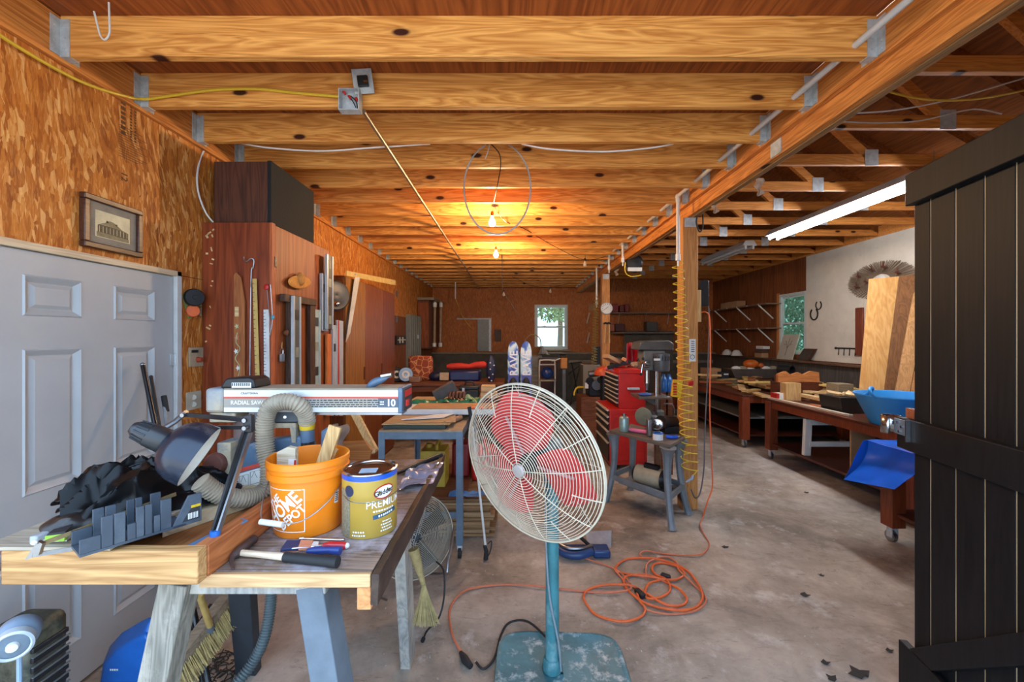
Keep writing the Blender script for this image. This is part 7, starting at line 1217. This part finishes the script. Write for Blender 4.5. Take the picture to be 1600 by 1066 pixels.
for px, py, s, lb in ((1272, 491, 1.15, 'larger dark horseshoe on the white wall'), (1279, 477, .85, 'smaller thin horseshoe above the larger one')):
    c = PX(px, py, XR-.018); one('horseshoe', lb, 'horseshoe', B().tube([c+V((0, -.075*s*sin(t)*-1, .085*s*cos(t)*-1)) for t in [-2.5+i*5/16 for i in range(17)]], .011*s, 8), blackm, 'horseshoes on the white wall')
hk = thing('hook_rack', 'black iron rack with four hooks on the white wall', 'hook rack', PX(1323, 560, XR)); a, b_ = PX(1306, 544, XR-.02), PX(1342, 545, XR-.02); part('bar', B().cyl(a, b_, .012, n=10), blackm, hk)
for i in range(4): c = a.lerp(b_, .14+.24*i); part('hook', B().tube(spl([c, c+V((-.005, 0, -.07)), c+V((-.02, -.015, -.105)), c+V((-.04, -.04, -.09)), c+V((-.045, -.05, -.06))], 5), .006, 6), blackm, hk)
part('finial', B().sph(a, .02, 8, 6), blackm, hk)
# frames and things along the right ledge
cvs = thing('leaning_canvas', 'white canvas print leaning in the right wall window', 'picture', PX(1225, 553, XR-.08)); part('canvas', B().prism([(XR-.12, 8.02, 1.236), (XR-.12, 7.58, 1.236), (XR-.02, 7.52, 1.70), (XR-.02, 7.96, 1.70)], (.02, 0, 0)), paint('canvas_white', '#bdb6a4', .7, 0, .1), cvs, bev=.002)
def onc_(u, v): return V((XR-.122+.10*v, 8.02-.44*u-.06*v, 1.236+.464*v))
g = B()
for pts in (((.5, .15), (.5, .45)), ((.5, .45), (.3, .75)), ((.5, .45), (.5, .85)), ((.5, .45), (.7, .75)), ((.4, .6), (.25, .6)), ((.6, .6), (.75, .62))): g.tube([onc_(*q) for q in pts], .004, 4)
part('printed_tree', g, sbm, cvs)
pf2 = thing('small_picture', 'small dark framed picture leaning at the window corner', 'picture', PX(1250, 556, XR-.08)); part('frame', B().prism([(XR-.12, 7.46, 1.236), (XR-.12, 7.14, 1.236), (XR-.03, 7.08, 1.45), (XR-.03, 7.40, 1.45)], (.015, 0, 0)), wf_, pf2, bev=.002); part('print', B().prism([(XR-.113, 7.43, 1.262), (XR-.113, 7.17, 1.262), (XR-.043, 7.12, 1.425), (XR-.043, 7.375, 1.425)], (-.004, 0, 0)), paint('dim_print', '#4a4038', .5, 0, .4, 20), pf2)
for i, (y_, lb) in enumerate(((9.75, 'left white dome cap on the right ledge'), (9.35, 'right white dome cap on the right ledge'))): one('hard_hat', lb, 'cap', B().lathe([(0, .13), (.05, .12), (.10, .06), (.12, 0), (.17, 0), (0, -.0)], (XR-.17, y_, 1.238), n=20), label_wh, 'white caps on the right ledge')
for i, (y_, z_, h_, lb) in enumerate(((8.55, 1.236, .09, 'lowest carton stacked on the right ledge'), (8.55, 1.328, .08, 'middle carton stacked on the right ledge'), (8.5, 1.41, .06, 'top white carton stacked on the right ledge'))): one('small_carton', lb, 'carton', B().box(XR-.16, XR-.02, y_-.12, y_+.12, z_, z_+h_), (card, paint('carton_brown', '#5a3c30', .7), label_wh)[i], 'cartons on the right ledge', bev=.002)
rs2 = thing('bracket_shelf', 'two brown wall shelves on white diagonal brackets on the right wall', 'shelf', (XR-.15, 9.4, 1.8))
for z in (EYE+.64, EYE+.165):
    sh = part('shelf_board', B().box(4.90, XR-.001, 8.05, 10.6, z, z+.022), wood('shelf_wood_%d' % int(z*10), '#5e4434', '#8a6a54', 1, .8), rs2)
    for y_ in (8.30, 9.10, 10.1): part('bracket', B().bar((4.905, y_, z-.004), (XR-.006, y_, z-.27), .02, .02), white_pl, sh)
    for i in range(6): part('screw', B().sph((4.897, 8.3+.4*i, z+.011), .012, 6, 5), white_pl, sh)
one('shelf_box', 'brown cardboard box on the upper right wall shelf', 'box', B().box(4.95, 5.15, 9.2, 9.9, EYE+.663, EYE+.80), card, bev=.004)
# ---------------------------------------------------------------- on the floor
def floorpath(pts, z=.008): return [PZ(x, y, z+.006*((i*5) % 3)) for i, (x, y) in enumerate(pts)]
oc = thing('extension_cord', 'bright orange extension cord coiled on the concrete beside the fan', 'extension cord', PZ(1010, 925, 0))
pts = [(994, 923), (1000, 940), (1008, 950), (1004, 962), (985, 970), (960, 970), (930, 960), (914, 940), (913, 928), (925, 919), (950, 914), (985, 915), (1006, 925), (1030, 940), (1050, 947), (1068, 945), (1073, 935), (1060, 920), (1040, 910), (1025, 903), (1000, 900), (975, 896), (962, 890), (968, 880), (985, 873), (1020, 873), (1050, 880), (1075, 893), (1092, 915), (1098, 932), (1092, 946), (1075, 953), (1050, 953), (1020, 947), (1000, 938), (985, 926), (976, 915), (975, 905), (985, 899), (1010, 899), (1035, 905), (1055, 906), (1068, 900), (1068, 893), (1055, 884), (1035, 880), (1022, 882), (1019, 890), (1026, 899), (1040, 905), (1047, 916), (1045, 926), (1030, 934), (1012, 935), (1008, 925), (1014, 912), (1030, 907)]
part('cord', B().tube(spl(floorpath(pts), 6), .0075, 8), orange_c, oc); part('plug', B().bar(PZ(994, 922, .014), PZ(1006, 933, .014), .035, .03), rubber, oc, bev=.006); part('socket_end', B().bar(PZ(1033, 899, .014), PZ(1047, 904, .014), .035, .035), rubber, oc, bev=.006)
for dx_ in (0, .012): part('prong', B().bar(PZ(994, 922, .014)+V((dx_, 0, 0)), PZ(989, 919, .014)+V((dx_, 0, 0)), .004, .006), brass, oc)
pk_c = paint('pink_orange_cord', '#c9704e', .5, 0, .2)
def fcord(label, pts, r_=.0055, mt=pk_c): return one('thin_cord', label, 'cord', B().tube(spl(floorpath(pts, .006), 6), r_, 7), mt, 'thin orange cords on the floor')
lc = thing('thin_cord', 'thin faded orange cord curving from the fan base to the coil', 'cord', PZ(705, 960, 0), 'thin orange cords on the floor'); part('cord', B().tube(spl(floorpath([(722, 1022), (708, 995), (702, 965), (706, 945), (722, 926), (745, 918), (790, 914), (840, 916), (880, 921), (915, 925), (950, 926), (985, 921), (975, 908), (960, 890)], .006), 6), .006, 8), pk_c, lc); part('connector', B().tube(floorpath([(720, 1020), (726, 1030), (736, 1042)], .014), .018, 10, radii=[.010, .02, .014]), rubber, lc)
fcord('thin cord running from the fan pole toward the coil', [(868, 867), (900, 869), (930, 878), (958, 888), (975, 900), (985, 912)]); fcord('thin cord winding down from the near post to the coil', [(1100, 806), (1094, 820), (1100, 835), (1108, 850), (1100, 864), (1080, 868), (1040, 866), (1010, 861), (1000, 866), (1005, 872)]); fcord('faded cord ring around the outside of the coil', [(1010, 905), (1012, 880), (1040, 870), (1058, 880), (1060, 890), (1080, 910), (1100, 930), (1102, 942), (1085, 955), (1050, 960), (1015, 955), (1005, 947)])
ms = thing('miter_saw_base', 'blue and grey saw base lying on the floor behind the fan pole', 'saw base', PZ(915, 872, 0)); bl_d = paint('deep_blue', '#22406e', .4, 0, .25)
part('table_plate', B().prism([P(914, 834, 3.42), P(956, 832, 3.42), P(955, 862, 3.24), P(922, 866, 3.24)], (0, .012, .012)), paint('grey_plate', '#9aa3ac', .4, .2), ms, bev=.002); part('ring', B().tube(spl([PZ(871, 858, .05), PZ(885, 866, .04), PZ(905, 868, .04), PZ(925, 862, .05)], 6), .03, 10), bl_d, ms); part('ring', B().tube(spl([PZ(873, 850, .08), PZ(888, 857, .08), PZ(910, 857, .08), PZ(925, 852, .08)], 6), .012, 8), steel, ms)
part('body', B().box(PZ(928, 875, 0).x, PZ(955, 875, 0).x, 3.10, 3.22, 0, .06), bl_d, ms, bev=.015); part('handle', B().cyl(P(905, 838, 3.25), P(938, 868, 3.12), .014, n=10), blackm, ms); part('fence', B().box(PZ(872, 862, 0).x, PZ(926, 862, 0).x, 3.18, 3.24, 0, .045), bl_d, ms, bev=.01)
# leaves and grit
lfm = paint('dead_leaf', '#2b2620', .8, 0, .3)
for i, (px, py, s, lb) in enumerate(((1342, 1052, 1.7, 'largest dark leaf near the black door'), (1258, 930, .9, 'small dark leaf in the middle of the concrete'), (1300, 1060, .9, 'dark leaf at the bottom of the floor'), (1290, 1036, .7, 'tiny dark leaf left of the largest leaf'), (1390, 1017, .6, 'tiny dark chip near the door brace'), (1283, 899, .6, 'tiny dark chip on the pale concrete'), (1133, 855, .8, 'dark scrap on the floor near the post'), (1260, 770, .8, 'brown scrap on the floor before the near table'))):
    c = PZ(px, py, .004); rng = random.Random(i); a = rng.uniform(0, 3); sz = .022*s
    one('dead_leaf', lb, 'leaf', B().prism([c+V((cos(a+t)*sz*(1.6 if j % 2 else .8), sin(a+t)*sz*(1.2 if j % 3 else .6), .004*(j % 2))) for j, t in enumerate([k*pi/4 for k in range(8)])], (0, 0, .002)), lfm, 'leaves on the floor')
g = B(); rng = random.Random(21)
for i in range(90):
    c = PZ(rng.gauss(345, 22), max(1000, rng.gauss(1045, 14)), .004); a = rng.uniform(0, 3.1); l = rng.uniform(.01, .035); g.bar(c-V((cos(a), sin(a), 0))*l, c+V((cos(a), sin(a), .1))*l, .004, .003)
one('bark_chips', 'scattered black splinters on the floor under the workbench', 'splinters', g, lfm, kind='stuff')
g = B()
for i in range(260):
    c = PZ(rng.uniform(420, 1400), rng.uniform(790, 1064), .002); s = rng.uniform(.002, .007); g.obb(c, (s*2, s, .002), (0, 0, rng.uniform(0, 3)))
one('floor_grit', 'fine pale grit and chips scattered over the concrete', 'grit', g, paint('grit_pale', '#b5ada2', .8, 0, .4, 30), kind='stuff')
